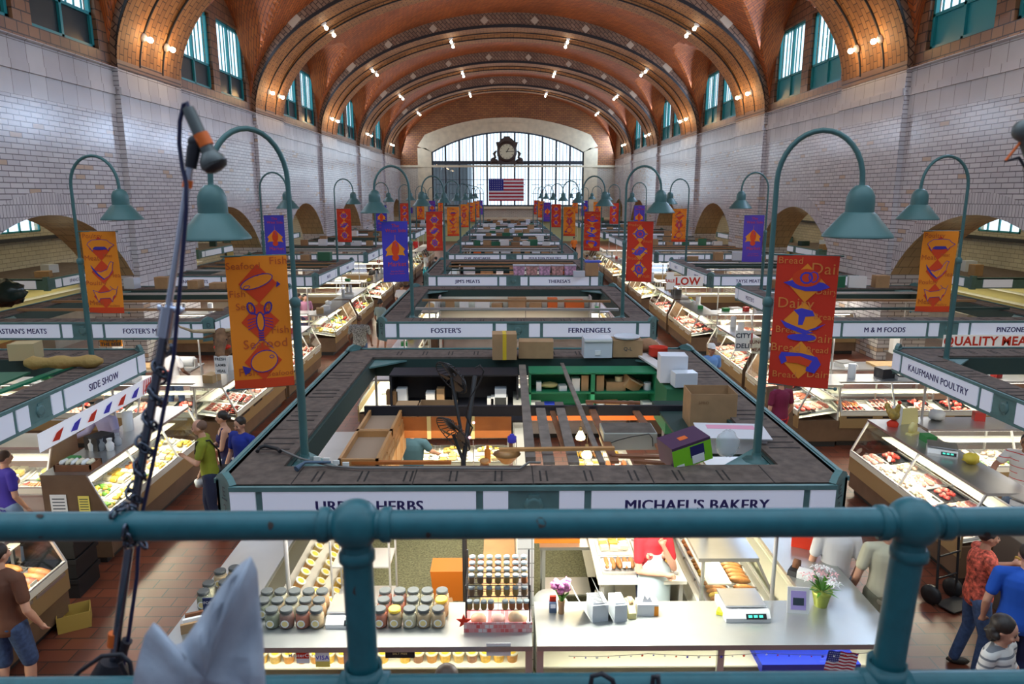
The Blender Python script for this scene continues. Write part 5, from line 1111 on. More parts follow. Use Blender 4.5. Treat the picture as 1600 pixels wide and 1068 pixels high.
b = MB(); b.box(-.02, .13, -.005, -.003, .08, .2, 0); b.box(-.01, .12, -.007, -.005, .015, .1, 1); b.box(-.18, -.1, -.005, -.003, .02, .05, 1); b.box(-.06, .03, .1, .17, h, h+.002, 2); b.build('print', [M_navy, M_paper, M_orange], r)
p = at(1133, 715, z=ZT); b = MB(); b.blob((0, 0, .13), (.12, .1, .14), tr, 14, 10, 0, .1); tag(b.build('clear_plastic_bag', mat('clear_bag', (.62, .68, .74), .2, alpha=.4), None, (p.x+.03, p.y+.05, ZT)), 'clear plastic bag between the green carton and the lamp pole', 'bag')
b = MB(); b.box(1.95, 2.38, 9.35, 10.1, 1.75, 2.39, 0); tag(b.build('green_cabinet', M_gbin), 'dark green cabinet under the foam box and red pot', 'cabinet')
b = MB(); b.box(1.72, 2.38, 7.2, 9.2, 2.24, 2.272, 0); tag(b.build('side_shelf', M_inner), 'green side shelf under the open carton and the white box', 'shelf')
# left deck handle, conduit along the front edge
r = thing('grab_bar', 'black curved handle lying on the left deck', 'handle', at(402, 705, z=ZT+.03)); b = MB(); b.tube([(0, 0, 0), (0, .06, .02), (.06, .08, .03), (.2, .02, .02), (.24, -.03, .01)], .02, 8); b.build('grip', M_black, r)
r = thing('deck_cable', 'grey cable run clipped along the inner edge of the front deck', 'cable'); b = MB(); P = [at(u, v, z=ZT+.03) for u, v in ((440, 703), (470, 716), (520, 728), (560, 731), (700, 731), (812, 732), (826, 722), (845, 722))]; b.tube(P, .012, 6); b.build('cord', mat('grey_cable', (.18, .17, .16), .6), r); b = MB()
for u, v in ((495, 718), (510, 720), (525, 724), (540, 727)): q = at(u, v, z=ZT+.03); b.box(q.x-.03, q.x+.03, q.y, q.y+.02, ZT+.02, ZT+.06, 0)
b.build('clips', M_card, r)
r = thing('clamp_lamp', 'small blue grey clamp lamp at the front left deck edge', 'lamp', at(463, 737, z=ZT)); b = MB(); b.tube([(0, 0, .03), (.06, .1, .06), (.3, .12, .05)], [.03, .015, .012], 8); b.build('arm', mat('blue_grey_paint', (.08, .13, .2), .5), r)
# cabinets inside, left
r = thing('hanging_cabinet', 'maple hanging cabinets with dusty tops, left side', 'cabinet', (-2.0, 7.0, 0)); b = MB(); b.box(0, .42, 0, 1.9, 1.70, 2.22, 0); b.build('body', M_bwood, r)
b = MB()
for (y0, y1) in ((0, .93), (.95, 1.9)):
    for (x0, x1, a, c) in ((0, .42, y0, y0+.03), (0, .42, y1-.03, y1), (0, .03, y0, y1), (.39, .42, y0, y1)): b.box(x0, x1, a, c, 2.22, 2.30, 0)
b.build('top_rim', M_bwood, r); b = MB(); b.box(.03, .39, .03, 1.87, 2.22, 2.226, 0); b.build('dusty_top', mat('dusty_board', (.36, .25, .17), .9), r)
for k in range(4): b = MB(); y = .03+k*.47; b.box(.42, .438, y, y+.44, 1.73, 2.19, 0); b.box(.438, .446, y+.07, y+.37, 1.80, 2.12, 0); b.build('door', M_bwood, r)
# dark cabinets across the far left, green shelf unit across the far right
def bay(x0, x1, y, z0, z1, d, mt, label, cols, rows, valance=None):
    r = thing('shelf_unit', label, 'shelf unit', (x0, y, 0)); b = MB(); W_ = x1-x0; b.box(0, W_, d-.02, d, z0, z1, 0); b.build('back_board', mt, r); b = MB()
    for k in range(cols+1): x = W_*k/cols; b = MB(); b.box(max(0, x-.03), min(W_, x+.03), 0, d-.02, z0, z1, 0); b.build('upright', mt, r)
    for j in range(rows+1): z = z0+(z1-z0)*j/rows; b = MB(); b.box(.0, W_, .0, d-.02, z-.012, z+.012, 0); b.build('shelf', mt, r)
    if valance: b = MB(); b.box(0, W_, -.02, 0, z0-.12, z0, 0); b.build('valance', valance, r)
    return r
M_nvy = mat('navy_black_board', (.008, .01, .018), .6)
bay(-2.0, -.06, 10.35, 1.35, 2.33, .5, M_nvy, 'dark shelf unit across the far left of the front stall', 2, 2)
bay(.10, 2.03, 10.35, 1.75, 2.36, .45, M_grn, 'green shelf unit with an orange valance, far right of the front stall', 2, 2, M_orange)
for i, (u, v, w, h, d, mt, nm, lb) in enumerate([(842, 583, 8, 14, .05, M_paper, 'paper_stack', 'white paper goods'), (880, 582, 12, 8, .1, M_paper, 'plate_stack', 'white plates'), (914, 582, 11, 25, .1, M_kraft, 'small_box', 'upright brown box'), (900, 582, 12, 20, .1, M_white, 'small_box', 'white carton'), (938, 582, 12, 25, .1, M_kraft, 'small_box', 'narrow brown box'), (967, 582, 12, 22, .1, mat('can_label', (.6, .55, .35), .4), 'tin_can', 'tin can'), (963, 583, 30, 14, .2, M_kraft, 'small_box', 'flat brown box'), (1014, 583, 12, 12, .1, M_plas, 'plastic_tub', 'small plastic tub'),
        (836, 614, 16, 12, .1, M_paper, 'small_box', 'white carton'), (859, 614, 17, 10, .1, mat('blue_card', (.02, .05, .5), .5), 'small_box', 'blue and white carton'), (874, 615, 12, 7, .1, M_paper, 'tape_roll', 'white tape roll'), (914, 614, 12, 7, .1, M_paper, 'tape_roll', 'white dish'), (939, 613, 14, 12, .1, M_plas, 'plastic_tub', 'clear tub'), (958, 614, 22, 12, .12, M_kraft, 'small_box', 'brown tray of packets'), (976, 613, 10, 12, .1, M_paper, 'cup_stack', 'white cup'), (988, 613, 10, 12, .1, M_paper, 'cup_stack', 'white round lid'), (1012, 612, 14, 12, .1, M_plas, 'plastic_bag', 'crumpled clear bag')]):
    lv = 2.067 if v < 600 else 1.763; p = at(u, v, y=10.45); s = px(p); b = MB()
    if 'can' in nm or 'tub' in nm or 'roll' in nm or 'cup' in nm: b.lathe([(w*s/2, 0), (w*s/2, h*s)], (0, .08, 0), 14, 0)
    else: b.box(-w*s/2, w*s/2, 0, d+.06, 0, h*s, 0)
    tag(b.build(nm, mt, None, (p.x, 10.42, lv), [0, .1, -.1][i % 3]), '%s on the %s green shelf, %s along' % (lb, 'upper' if v < 600 else 'lower', ORD[i % 8 if v < 600 else i-8]), 'box' if 'box' in nm else 'container')
r = thing('open_carton', 'tan open carton tipped over on the upper green shelf', 'box', (1.62, 10.5, 2.10), .5); r.rotation_euler = (.2, .5, .4); carton(.26, .2, .16, True, flaps=True).build('body', M_kraft, r)
b = MB(); b.blob((0, 0, 0), (.14, .08, .05), tr, 12, 8, 0, .12); tag(b.build('yellow_bread_bag', M_lab, None, (.42, 10.55, 2.13)), 'yellow bag on the upper green shelf', 'bag')
for i, (u, w, h, c, lb) in enumerate([(636, 34, 20, M_kraft, 'closed brown carton'), (685, 58, 22, M_kraft, 'open topped brown carton')]):
    p = at(u, 633, y=9.2); s = px(p); box_thing((p.x, 9.2, 2.06 if True else 0), w*s, .3, h*s, 0, '%s on the dark cross beam shelf' % lb, 'cartons on the cross beam', open_=i == 1)
b = MB(); b.box(-1.6, .15, -.18, .18, 0, .03, 0); tag(b.build('shelf_board', M_nvy, None, (-.1, 9.2, 2.03)), 'dark shelf board under the two cartons', 'shelf')
for i, (u, v, w, h, c, lb) in enumerate([(672, 596, 14, 20, M_white, 'white printed carton'), (688, 596, 12, 26, M_kraft, 'tall tan carton'), (612, 597, 18, 22, M_kraftd, 'dim brown carton'), (627, 590, 16, 26, M_paper, 'pale cloth bundle'), (780, 595, 26, 12, M_white, 'white carton'), (782, 584, 18, 26, M_plas, 'stack of pale cups'), (766, 596, 10, 10, M_white, 'small white carton'), (668, 612, 14, 8, M_white, 'low white carton')]):
    p = at(u, v, y=10.45); s = px(p); b = MB(); b.box(-w*s/2, w*s/2, 0, .16, 0, h*s, 0); tag(b.build('small_carton' if i != 3 else 'cloth_bundle', c, None, (p.x, 10.42, 1.852 if v < 605 else 1.37)), '%s in the dark shelf unit, %s of its goods' % (lb, ORD[i]), 'box')
# beams and boards
def beam(a, c, w, h, mt, label, name='beam'):
    b = MB(); b.bar(a, c, w, h, 0); tag(b.build(name, mt), label, 'beam', 'beams over the front stall')
beam((-2.06, 8.75, 2.28), (2.06, 8.75, 2.28), .05, .13, M_nvy, 'dark steel cross beam over the middle of the front stall')
def bpx(u0, v0, u1, v1, z, wpx, mt, label, h=.03, name='plank'):
    a, c = at(u0, v0, z=z), at(u1, v1, z=z); b = MB(); b.bar(a, c, wpx*px(a), h, 0); tag(b.build(name, mt), label, 'plank', 'planks over the front stall')
bpx(829, 718, 816, 572, 2.34, 16, M_plank, 'broad grey plank over the partition, front to back', .06)
bpx(858, 724, 843, 629, 2.31, 18, M_plank, 'grey plank, first right of the broad plank'); bpx(897, 724, 873, 629, 2.31, 17, M_plank, 'grey plank, second right of the broad plank')
bpx(941, 724, 878, 568, 2.36, 9, M_plank, 'thin grey plank slanting over the bakery half', .03); bpx(961, 722, 921, 630, 2.29, 13, M_brn, 'brown plank right of the thin slanting plank')
bpx(915, 627, 1000, 629, 2.29, 8, M_brn, 'short brown board at the far end of the planks'); bpx(780, 702, 960, 700, 2.39, 8, M_bwood, 'light wood batten across the planks', .03)
bpx(955, 712, 1050, 714, 2.30, 9, M_brn, 'brown board below the grey unit'); bpx(990, 720, 1050, 724, 2.28, 9, M_brn, 'lower brown board below the grey unit'); bpx(985, 630, 1048, 722, 2.27, 10, M_brn, 'brown slanting side board under the grey unit'); bpx(550, 722, 705, 722, 2.26, 8, M_owood, 'orange wood rail at the front of the left opening')
bpx(882, 700, 862, 640, 2.27, 9, M_brn, 'narrow brown plank between the grey planks')
r = thing('wooden_panel', 'orange wood panel with two yellow brackets under the cross beam', 'panel', (-1.68, 8.70, 1.93)); b = MB(); b.box(0, 1.5, 0, .02, 0, .28, 0); b.build('board', M_owood, r)
for x in (.42, .98): b = MB(); b.box(x, x+.05, -.012, 0, -.01, .29, 0); b.build('bracket', M_lab, r)
# grey ceiling unit with its cable
p = at(985, 690, z=2.3); s = px(p); r = thing('cooling_unit', 'grey boxy cooling unit with ribbed top over the bakery half', 'cooling unit', (p.x, p.y, 2.2)); b = MB(); b.box(-42*s, 42*s, 0, .38, 0, .2, 0); b.build('casing', mat('grey_enamel', (.33, .33, .29), .5), r, bev=.01); b = MB()
for k in range(16): b.box(-40*s, 40*s, .02+k*.022, .03+k*.022, .2, .206, 0)
b.build('grille', M_plank, r); b = MB(); b.tube([(-.28, .0, .06), (-.15, -.03, .13), (0, -.03, .17), (.2, -.02, .2), (.24, -.02, .15), (.25, -.01, .05)], .006, 5); b.build('cable', M_black, r)
# warm bulbs
for i, (u, v) in enumerate(((907, 682), (917, 710))):
    p = at(u, v, z=2.05); r = thing('hanging_bulb', 'glowing warm bulb hanging among the planks, %s one' % ['upper', 'lower'][i], 'lamp', p, 0, 'warm bulbs over the bakery half'); b = MB(); b.lathe([(.02, .08), (.035, .05), (.06, .0), (.055, -.03), (.0, -.05)][::-1], (0,0,0), 12, 0); b.build('bulb', mat('warm_bulb', (1, .72, .3), emit=14), r); b = MB(); b.cyl((0, 0, .07), .02, .06, 8); b.tube([(0, 0, .12), (0, 0, .26)], .004, 4); b.build('socket', M_gold, r)
# pedestal fan and hanging things
for i, (bu, bv, tu, tv, fu, fv, rr) in enumerate([(724, 718, 742, 590, 708, 678, 32)]):
    z0 = 1.0; P0 = at(bu, bv, z=2.15); T = at(tu, tv, z=2.75) if False else P0+Vector((.02, 0, .0)); r = thing('pedestal_fan', 'tall black fan with dusty round blades and tangled cables', 'fan', (P0.x, P0.y, 0.03)); b = MB(); top = at(742, 588, y=P0.y+.75)
    L = top-Vector((P0.x, P0.y, 0.03)); b.lathe([(.13, 0), (.13, .03), (.03, .06)], (0,0,0), 16, 0); b.tube([(0, 0, 0), (0, 0, 2.1), tuple(L)], .028, 8); b.build('pole', M_black, r)
    for j, (fu, fv, rr, nm) in enumerate(((708, 678, .25, 'lower'), (705, 590, .24, 'upper'))):
        C = at(fu, fv, y=P0.y+.1+.6*j)-Vector((P0.x, P0.y, .03)); M = Matrix.Translation(C) @ Matrix.Rotation(.9, 4, 'Y') @ Matrix.Rotation(-.6, 4, 'X'); b = MB()
        for k in range(26): a = 2*PI*k/26; b.tube([M @ Vector((.03*math.cos(a), .03*math.sin(a), .06)), M @ Vector((rr*.7*math.cos(a), rr*.7*math.sin(a), .06)), M @ Vector((rr*math.cos(a), rr*math.sin(a), 0))], .0065, 4)
        b.tube([M @ Vector((rr*math.cos(2*PI*k/24), rr*math.sin(2*PI*k/24), 0)) for k in range(25)], .006, 5); hd = b.build('cage', M_black, r); b = MB()
        for k in range(4): a = k*PI/2+.3; b.add([M @ Vector(q) for q in ((.02, 0, 0), (rr*.85*math.cos(a-.35), rr*.85*math.sin(a-.35), .02), (rr*.9*math.cos(a), rr*.9*math.sin(a), .0), (rr*.85*math.cos(a+.35), rr*.85*math.sin(a+.35), -.02))], [(0,1,2,3),(3,2,1,0)], 0)
        b.build('blades', mat('dusty_blade', (.09, .075, .07), .6), hd); b = MB(); b.tube([tuple(C), tuple(Vector((0, .3*j, min(2.1, C.z))))], .02, 6); b.build('arm', M_black, r)
    b = MB(); P = [at(u, v, y=P0.y+.3)-Vector((P0.x, P0.y, .03)) for u, v in ((742, 575), (750, 570), (756, 580), (748, 600), (735, 620), (728, 650), (738, 668), (730, 690), (718, 700))]; b.tube(P, .01, 6); b.build('cable', M_black, r); b = MB()
    for u, v in ((740, 660), (734, 683)): b.ball(tuple(at(u, v, y=P0.y-.1)-Vector((P0.x, P0.y, .03))), .014, 8, 6)
    b.build('pink_light', mat('pink_light', (1, .35, .5), emit=8), r)
for i in range(5):
    z = 1.62+.06*i; b = MB(); b.lathe([(.0, 0), (.05, .0), (.055, .02), (.05, .04), (0, .045)], (0,0,0), 12, 0); tag(b.build('cork_disc', M_bwood, None, (at(757, 700, y=7.5).x, 7.5, z+.2)), 'brown cork topped jar in the hanging stack, %s from the bottom' % ORD[i], 'jar')
for nm, lb, u, v, c, r_, h in (('sauce_bottle', 'orange bottle with a red cap by the hanging jars', 762, 722, mat('orange_sauce', (.8, .25, .04), .3), .035, .2), ('blue_cup', 'bright blue cup on a clear funnel inside the stall', 800, 690, M_blu, .05, .09)):
    p = at(u, v, y=7.6); b = MB(); b.lathe([(r_, 0), (r_, h*.7), (r_*.5, h*.85), (r_*.5, h)], (0,0,0), 12, 0); tag(b.build(nm, c, None, p), lb, 'bottle' if 'bottle' in nm else 'cup')
b = MB(); b.lathe([(.06, 0), (.15, .1), (.155, .1), (.0, .13)], (0,0,0), 14, 0); tag(b.build('straw_hat', M_bwood, None, at(792, 722, y=7.4)), 'pale straw basket turned over beside the hanging jars', 'basket')
r = thing('shelf_bench', 'wooden shelf carrying the hanging jars and basket', 'shelf', (at(775, 724, y=7.5).x, 7.5, 1.76)); b = MB(); b.box(-.28, .25, -.15, .2, -.02, 0, 0); b.build('board', M_bwood, r); b = MB(); b.tube([(-.26, .18, 0), (-.26, .18, .5)], .006, 5); b.tube([(.23, .18, 0), (.23, .18, .5)], .006, 5); b.build('hanger', M_alu, r)
# box on the far corner of the second canopy and goods on the third
M_lidb = mat('blue_lid', (.05, .10, .6), .4)
for i in range(5):
    p = at(811+i*20, 431, z=ZT); p.y = 22.95; r = thing('storage_tub', 'clear storage tub of pink packets on the third centre canopy, %s from left' % ORD[i], 'storage tub', (at(811+i*20, 431, y=22.95).x, 23.1, ZT), 0, 'clear storage tubs on the third centre canopy')
    b = MB(); b.prism([(-.17, 0), (.17, 0), (.195, .3), (-.195, .3)], -.13, .13, 0, Matrix(((1,0,0,0),(0,0,1,0),(0,1,0,0),(0,0,0,1)))); b.build('tub', mat('tub_pink_mix%d' % (i % 2), [(.62, .35, .50), (.58, .30, .28)][i % 2], .5, var=.6, scale=14), r); b = MB(); b.box(-.2, .2, -.15, .15, .3, .33, 0); b.build('lid', mat('clear_lid', (.62, .64, .72), .3), r)
deckbox(905, 432, 18, 8, .25, 0, 'low tub with a blue lid, right of the clear tubs', m_=M_plas, name='plastic_tub'); deckbox(925, 431, 20, 20, .3, 0, 'brown carton right of the clear storage tubs')
p = at(925, 412, y=23.2); b = MB(); b.box(-.26, .26, -.18, .18, 0, .05, 0); tag(b.build('blue_cover', M_lidb, None, (p.x, 23.0, ZT+.42)), 'blue plastic cover on the brown carton', 'cover')
# ================================================================ people
M_skin = mat('skin_light', (0.62, 0.33, 0.22), 0.5); M_skin2 = mat('skin_tanned', (0.42, 0.20, 0.12), 0.5); M_skin3 = mat('skin_dark', (0.16, 0.075, 0.045), 0.5)
HAIRM = {'dark': mat('hair_dark', (.02, .013, .01), .5), 'brown': mat('hair_brown', (.07, .035, .02), .5), 'grey': mat('hair_grey', (.30, .28, .26), .6), 'short': mat('hair_cropped', (.16, .09, .06), .7)}
M_jean = mat('denim', (.05, .09, .20), .8, var=.3, scale=25); M_shoe = mat('dark_shoe', (.03, .025, .02), .5); M_eye = mat('eye_dark', (.02, .015, .015), .3); M_lip = mat('lip', (.35, .10, .09), .5)
def V3(*a): return Vector(a)
def limb(b, P, R, n=10):
    b.tube(P, R, n)
    for p, r in zip(P, R): b.ball(tuple(p), r, n, 8)
def loft(b, rings, n=18):
    vs = [(c.x+rx_*math.cos(2*PI*i/n), c.y+ry_*math.sin(2*PI*i/n), c.z) for c, rx_, ry_ in rings for i in range(n)]
    b.add(vs, [(j*n+i, j*n+(i+1) % n, (j+1)*n+(i+1) % n, (j+1)*n+i) for j in range(len(rings)-1) for i in range(n)], 0, True)
    b.add(vs[:n], [tuple(range(n))[::-1]]); b.add(vs[-n:], [tuple(range(n))])
def rm(o, vox, sm=4):
    m_ = o.modifiers.new('remesh', 'REMESH'); m_.mode = 'VOXEL'; m_.voxel_size = vox; m_.use_smooth_shade = True
    if sm: s_ = o.modifiers.new('smooth', 'SMOOTH'); s_.iterations = sm; s_.factor = .5
    return o
def person(label, hu, hv, face, shirt, pants, hair='dark', skin=None, H=1.72, floor=0.0, arms=None, sleeve='short', lean=0.0, female=False, bun=False, long_hair=False, shorts=False, turn=0.0, nod=0.0, vox=.010, hat=None, group=None, pos=None, wide=1.0, fine=True, stride=.12, apron=None, tank=False):
    """head centre seen at photo pixel (hu, hv); face = heading in degrees, 0 looks at the camera, 90 to the photo's right"""
    k = H/1.75; zc = floor+1.63*k
    p = at(hu, hv, z=zc) if pos is None else Vector(pos+(0,)); r = thing('person', label, 'person', (p.x, p.y, floor), math.radians(face), group); skin = skin or M_skin
    ln = lambda z: -lean*max(0, z-.95)       # forward lean (toward -y)
    def S(x, y, z): return V3(x*k*wide if abs(x) < .3 and z > .8 else x*k, (y+ln(z))*k, z*k)
    sh = .185 if not female else .165; hd = .095
    armsD = arms or (((-sh-.07, .02, 1.12), (-sh-.05, -.12, .88)), ((sh+.07, .02, 1.12), (sh+.05, -.10, .88)))
    legs = [((-hd, 0, .92), (-hd-.01, -.03-stride*.5, .50), (-hd-.01, -stride*.6+.02, .09)), ((hd, 0, .92), (hd+.01, -.03+stride*.3, .50), (hd+.01, stride*.9, .09))]
    cw = 1 if not female else .92
    def torso(b, e):
        loft(b, [(S(0, 0, z), (rx_*wide+e)*k, (ry_*(wide**1.3)+e)*k) for z, rx_, ry_ in ((.84, .13, .09), (.90, .158, .112), (.97, .160, .115), (1.06, .148*cw, .105), (1.14, .144*cw, .102), (1.24, .156*cw, .110), (1.33, .168*cw, .116), (1.40, .165*cw, .105), (1.45, .12*cw, .08), (1.48, .06, .05))])
        if female: 
            for s in (-1, 1): b.ball(tuple(S(s*.07, -.085, 1.28)), (.062*k, .06*k, .06*k), 10, 8)
        limb(b, [S(-sh+.02, 0, 1.425), S(0, 0, 1.44), S(sh-.02, 0, 1.425)], [(.052+e)*k, (.06+e)*k, (.052+e)*k])
    # ---- body: one continuous surface
    b = MB(); torso(b, -.004); limb(b, [S(0, 0, 1.44), S(0, -.01, 1.53)], [.056*k, .05*k])
    hc = S(0, -.025, 1.63); HM = Matrix.Translation(hc) @ Matrix.Rotation(math.radians(turn), 4, 'Z') @ Matrix.Rotation(nod, 4, 'X') @ Matrix.Diagonal((k, k, k, 1))
    b.ball((0, .005, .02), (.074, .092, .098), 16, 12, 0, HM); b.ball((0, -.022, -.045), (.052, .062, .062), 14, 10, 0, HM); b.ball((0, -.05, -.08), (.028, .026, .024), 10, 8, 0, HM)
    b.ball((0, -.094, -.012), (.012, .018, .026), 8, 6, 0, HM); b.ball((0, -.104, -.028), (.015, .014, .011), 8, 6, 0, HM)
    for s in (-1, 1): b.ball((s*.075, .008, -.008), (.010, .02, .032), 8, 6, 0, HM); b.ball((s*.034, -.07, -.025), (.026, .022, .024), 8, 6, 0, HM)
    for (sx, (el, wr)) in zip((-1, 1), armsD):
        A, E, Wp = S(sx*sh, 0, 1.42), S(*el), S(*wr); limb(b, [A, (A+E)/2, E], [.052*k, .046*k, .038*k]); limb(b, [E, E+(Wp-E)*.35, Wp], [.038*k, .039*k, .024*k])
        d = (Wp-E).normalized(); sd = d.cross(V3(0, 1, .001)).normalized(); up = sd.cross(d); q = Wp+d*.05*k
        limb(b, [Wp, Wp+d*.03*k, q], [.024*k, .03*k, .03*k], 8)
        for f in range(4):          # four fingers, gently curled, and a thumb from the side of the palm
            o = q+sd*(f-1.5)*.019*k; l = [.062, .074, .070, .054][f]*k; c = up*(-.3); limb(b, [o, o+(d+c*.5).normalized()*l*.5, o+(d+c).normalized()*l], [.0098*k, .0092*k, .0078*k], 6)
        o = Wp+d*.018*k-sd*.028*k; limb(b, [o, o+(d*.6-sd*.7).normalized()*.032*k, o+(d*.9-sd*.45+up*-.3).normalized()*.062*k], [.0115*k, .0105*k, .009*k], 6)
    for h, kn, an in legs:
        h, kn, an = S(*h), S(*kn), S(*an); limb(b, [h, (h+kn)/2, kn], [.088*k, .074*k, .054*k]); limb(b, [kn, kn+(an-kn)*.3, an], [.054*k, .055*k, .036*k]); limb(b, [an+V3(0, .02, -.035*k), an+V3(0, -.1*k, -.055*k)], [.038*k, .032*k])
    rm(b.build('body', skin, r), vox if fine else vox*1.8)
    # ---- clothes
    b = MB(); torso(b, .010); 
    if not tank:
        for (sx, (el, wr)) in zip((-1, 1), armsD):
            A, E, Wp = S(sx*sh, 0, 1.42), S(*el), S(*wr); t = .62 if sleeve == 'short' else 1.0; limb(b, [A, A+(E-A)*t], [.066*k, .060*k if sleeve == 'short' else .05*k])
            if sleeve == 'long': limb(b, [E, E+(Wp-E)*.92], [.05*k, .036*k])
    else:
        b = MB()
        loft(b, [(S(0, 0, z), (rx_*wide+.012)*k, (ry_+.012)*k) for z, rx_, ry_ in ((.86, .15, .105), (.95, .160, .115), (1.04, .148*cw, .108), (1.14, .144*cw, .102), (1.24, .155*cw, .112), (1.32, .150*cw, .112), (1.36, .13*cw, .10))])
        for s in (-1, 1): b.ball(tuple(S(s*.07, -.085, 1.28)), (.07*k, .066*k, .066*k), 10, 8); limb(b, [S(s*.09, -.09, 1.30), S(s*.11, -.03, 1.46), S(s*.10, .07, 1.36), S(s*.05, .1, 1.28)], [.028*k]*4, 8)
    rm(b.build('shirt', shirt, r), vox*1.2, 3)
    b = MB(); b.ball(tuple(S(0, 0, .93)), ((.166*wide+.008)*k, (.12*wide+.008)*k, .10*k), 14, 10)
    for h, kn, an in legs:
        h, kn, an = S(*h), S(*kn), S(*an); limb(b, [h, (h+kn)/2, kn], [.102*k, .09*k, .078*k if shorts else .068*k])
        if not shorts: limb(b, [kn, an+V3(0, 0, .0)], [.068*k, .058*k])
    rm(b.build('trousers' if not shorts else 'shorts', pants, r), vox*1.2, 3)
    for h, kn, an in legs: an = S(*an); b = MB(); b.ball(tuple(an+V3(0, -.045*k, -.05*k)), (.048*k, .125*k, .045*k), 12, 8); b.build('shoe', M_shoe, r)
    # ---- head
    if hair: 
        b = MB(); b.ball((0, .018, .035), (.082, .094, .092), 16, 12, 0, HM)
        if long_hair: b.ball((0, .065, -.04), (.092, .06, .12), 14, 10, 0, HM); b.ball((0, .03, .045), (.096, .10, .09), 14, 10, 0, HM); [b.blob(tuple(HM @ V3(.085*math.cos(a), .03+.08*abs(math.sin(a)), -.05+.03*math.sin(a*3))), .035*k, tr, 8, 6, 0, .2) for a in (0, .6, 1.3, 2, 2.6, 3.1)]
        if bun: b.ball((0, .11, .0), (.045, .045, .045), 10, 8, 0, HM)
        if hair == 'short': b = MB(); b.ball((0, .028, .028), (.079, .087, .082), 16, 12, 0, HM)
        rm(b.build('hair', HAIRM[hair], r), vox*.9, 2)
    if hat: b = MB(); b.lathe([(.088, 0), (.09, .05), (.06, .1), (0, .11)], (0, .01, .045), 16, 0, HM); b.prism([(-.07, -.07), (-.05, -.15), (.05, -.15), (.07, -.07)], .05, .058, 0, HM); b.build('cap', hat, r)
    if fine:
        for s in (-1, 1): b = MB(); b.ball((s*.031, -.082, .004), (.011, .008, .006), 8, 6, 0, HM); b.ball((s*.031, -.086, .024), (.018, .006, .0035), 8, 6, 0, HM); b.build('eye', M_eye, r)
        b = MB(); b.ball((0, -.083, -.052), (.022, .008, .006), 10, 6, 0, HM); b.build('mouth', M_lip, r)
    if apron:
        b = MB(); nn = 12
        for j in range(9):
            z = 1.30-.1*j; wd = .10 if z > 1.16 else .2
            for i in range(nn+1): a = (-.5+i/nn)*2; x = a*wd; b.v.append(tuple(S(x, -.135*(wide**1.2)-.02*(1-a*a)+(.05*a*a), z)))
        for j in range(8):
            for i in range(nn): a = j*(nn+1)+i; b.f.append((a, a+nn+1, a+nn+2, a+1)); b.m.append(0); b.s.append(True)
        o = b.build('apron', apron, r); so = o.modifiers.new('thick', 'SOLIDIFY'); so.thickness = .008
    return r, S, HM
C_ = lambda n, c, **k: mat('cloth_'+n, c, .85, **k)
M_navycl = C_('navy', (.02, .03, .10), var=.2)
# the three shoppers in the aisle, left
r, Sf, _ = person('man in an olive green tee with a black shoulder bag, holding a white paper bundle', 322, 667, -75, C_('olive', (.24, .28, .02), var=.15), C_('dark_navy', (.015, .022, .06)), 'short', H=1.80, lean=.10, arms=(((-.27, -.03, 1.14), (-.25, -.17, .86)), ((.24, -.10, 1.18), (.10, -.26, 1.25))), turn=-8, nod=.12)
b = MB(); b.box(-.12, .12, .05, .2, .68, .98, 0, Matrix.Translation((-.17, .03, 0))); o = b.build('shoulder_bag', M_black, r); o.name = 'shoulder_bag'
b = MB(); b.tube([tuple(Sf(-.22, .12, .96)), tuple(Sf(-.05, .16, 1.25)), tuple(Sf(.12, .10, 1.47)), tuple(Sf(.12, -.08, 1.46)), tuple(Sf(-.02, -.15, 1.25)), tuple(Sf(-.22, -.10, .98))], .014, 6); b.build('bag_strap', M_black, r)
def held(label, name, r, loc, m_, rr, n=(.06, .05, .05)):
    bpy.context.view_layer.update()
    w = r.matrix_world @ Vector(loc); b = MB(); b.blob((0, 0, 0), n, rr, 9, 6, 0, .3); tag(b.build(name, m_, None, w), label, name.replace('_', ' '))
held('crumpled white paper bundle in the hand of the man in green', 'paper_bundle', r, (-.25, -.2, .74), M_paper, tr, (.08, .10, .07))
r, Sf, _ = person('woman in a navy tank top over white, dark hair in a bun, holding a cup', 349, 652, -70, C_('navy_tank', (.03, .02, .09)), M_navycl, 'dark', H=1.66, female=True, bun=True, tank=True, arms=(((-.21, -.06, 1.15), (-.07, -.27, 1.12)), ((.21, -.06, 1.15), (.05, -.27, 1.10))), turn=-15)
b = MB(); b.lathe([(.166, 0), (.172, .03), (.166, .06)], tuple(Sf(0, 0, .90)), 20, 0, Matrix.Diagonal((1, .78, 1, 1)), cap=False); b.build('white_hem', M_paper, r)
held('small white cup in the hands of the woman in navy', 'paper_cup', r, (-.01, -.33, 1.1), M_paper, tr, (.04, .04, .05))
person('man in a royal blue tee with short dark hair looking down', 377, 662, -30, C_('royal_blue', (.012, .03, .30)), M_jean, 'dark', H=1.72, arms=(((-.27, .0, 1.12), (-.25, -.15, .88)), ((.27, .0, 1.12), (.25, -.14, .88))), nod=.25, wide=1.1)
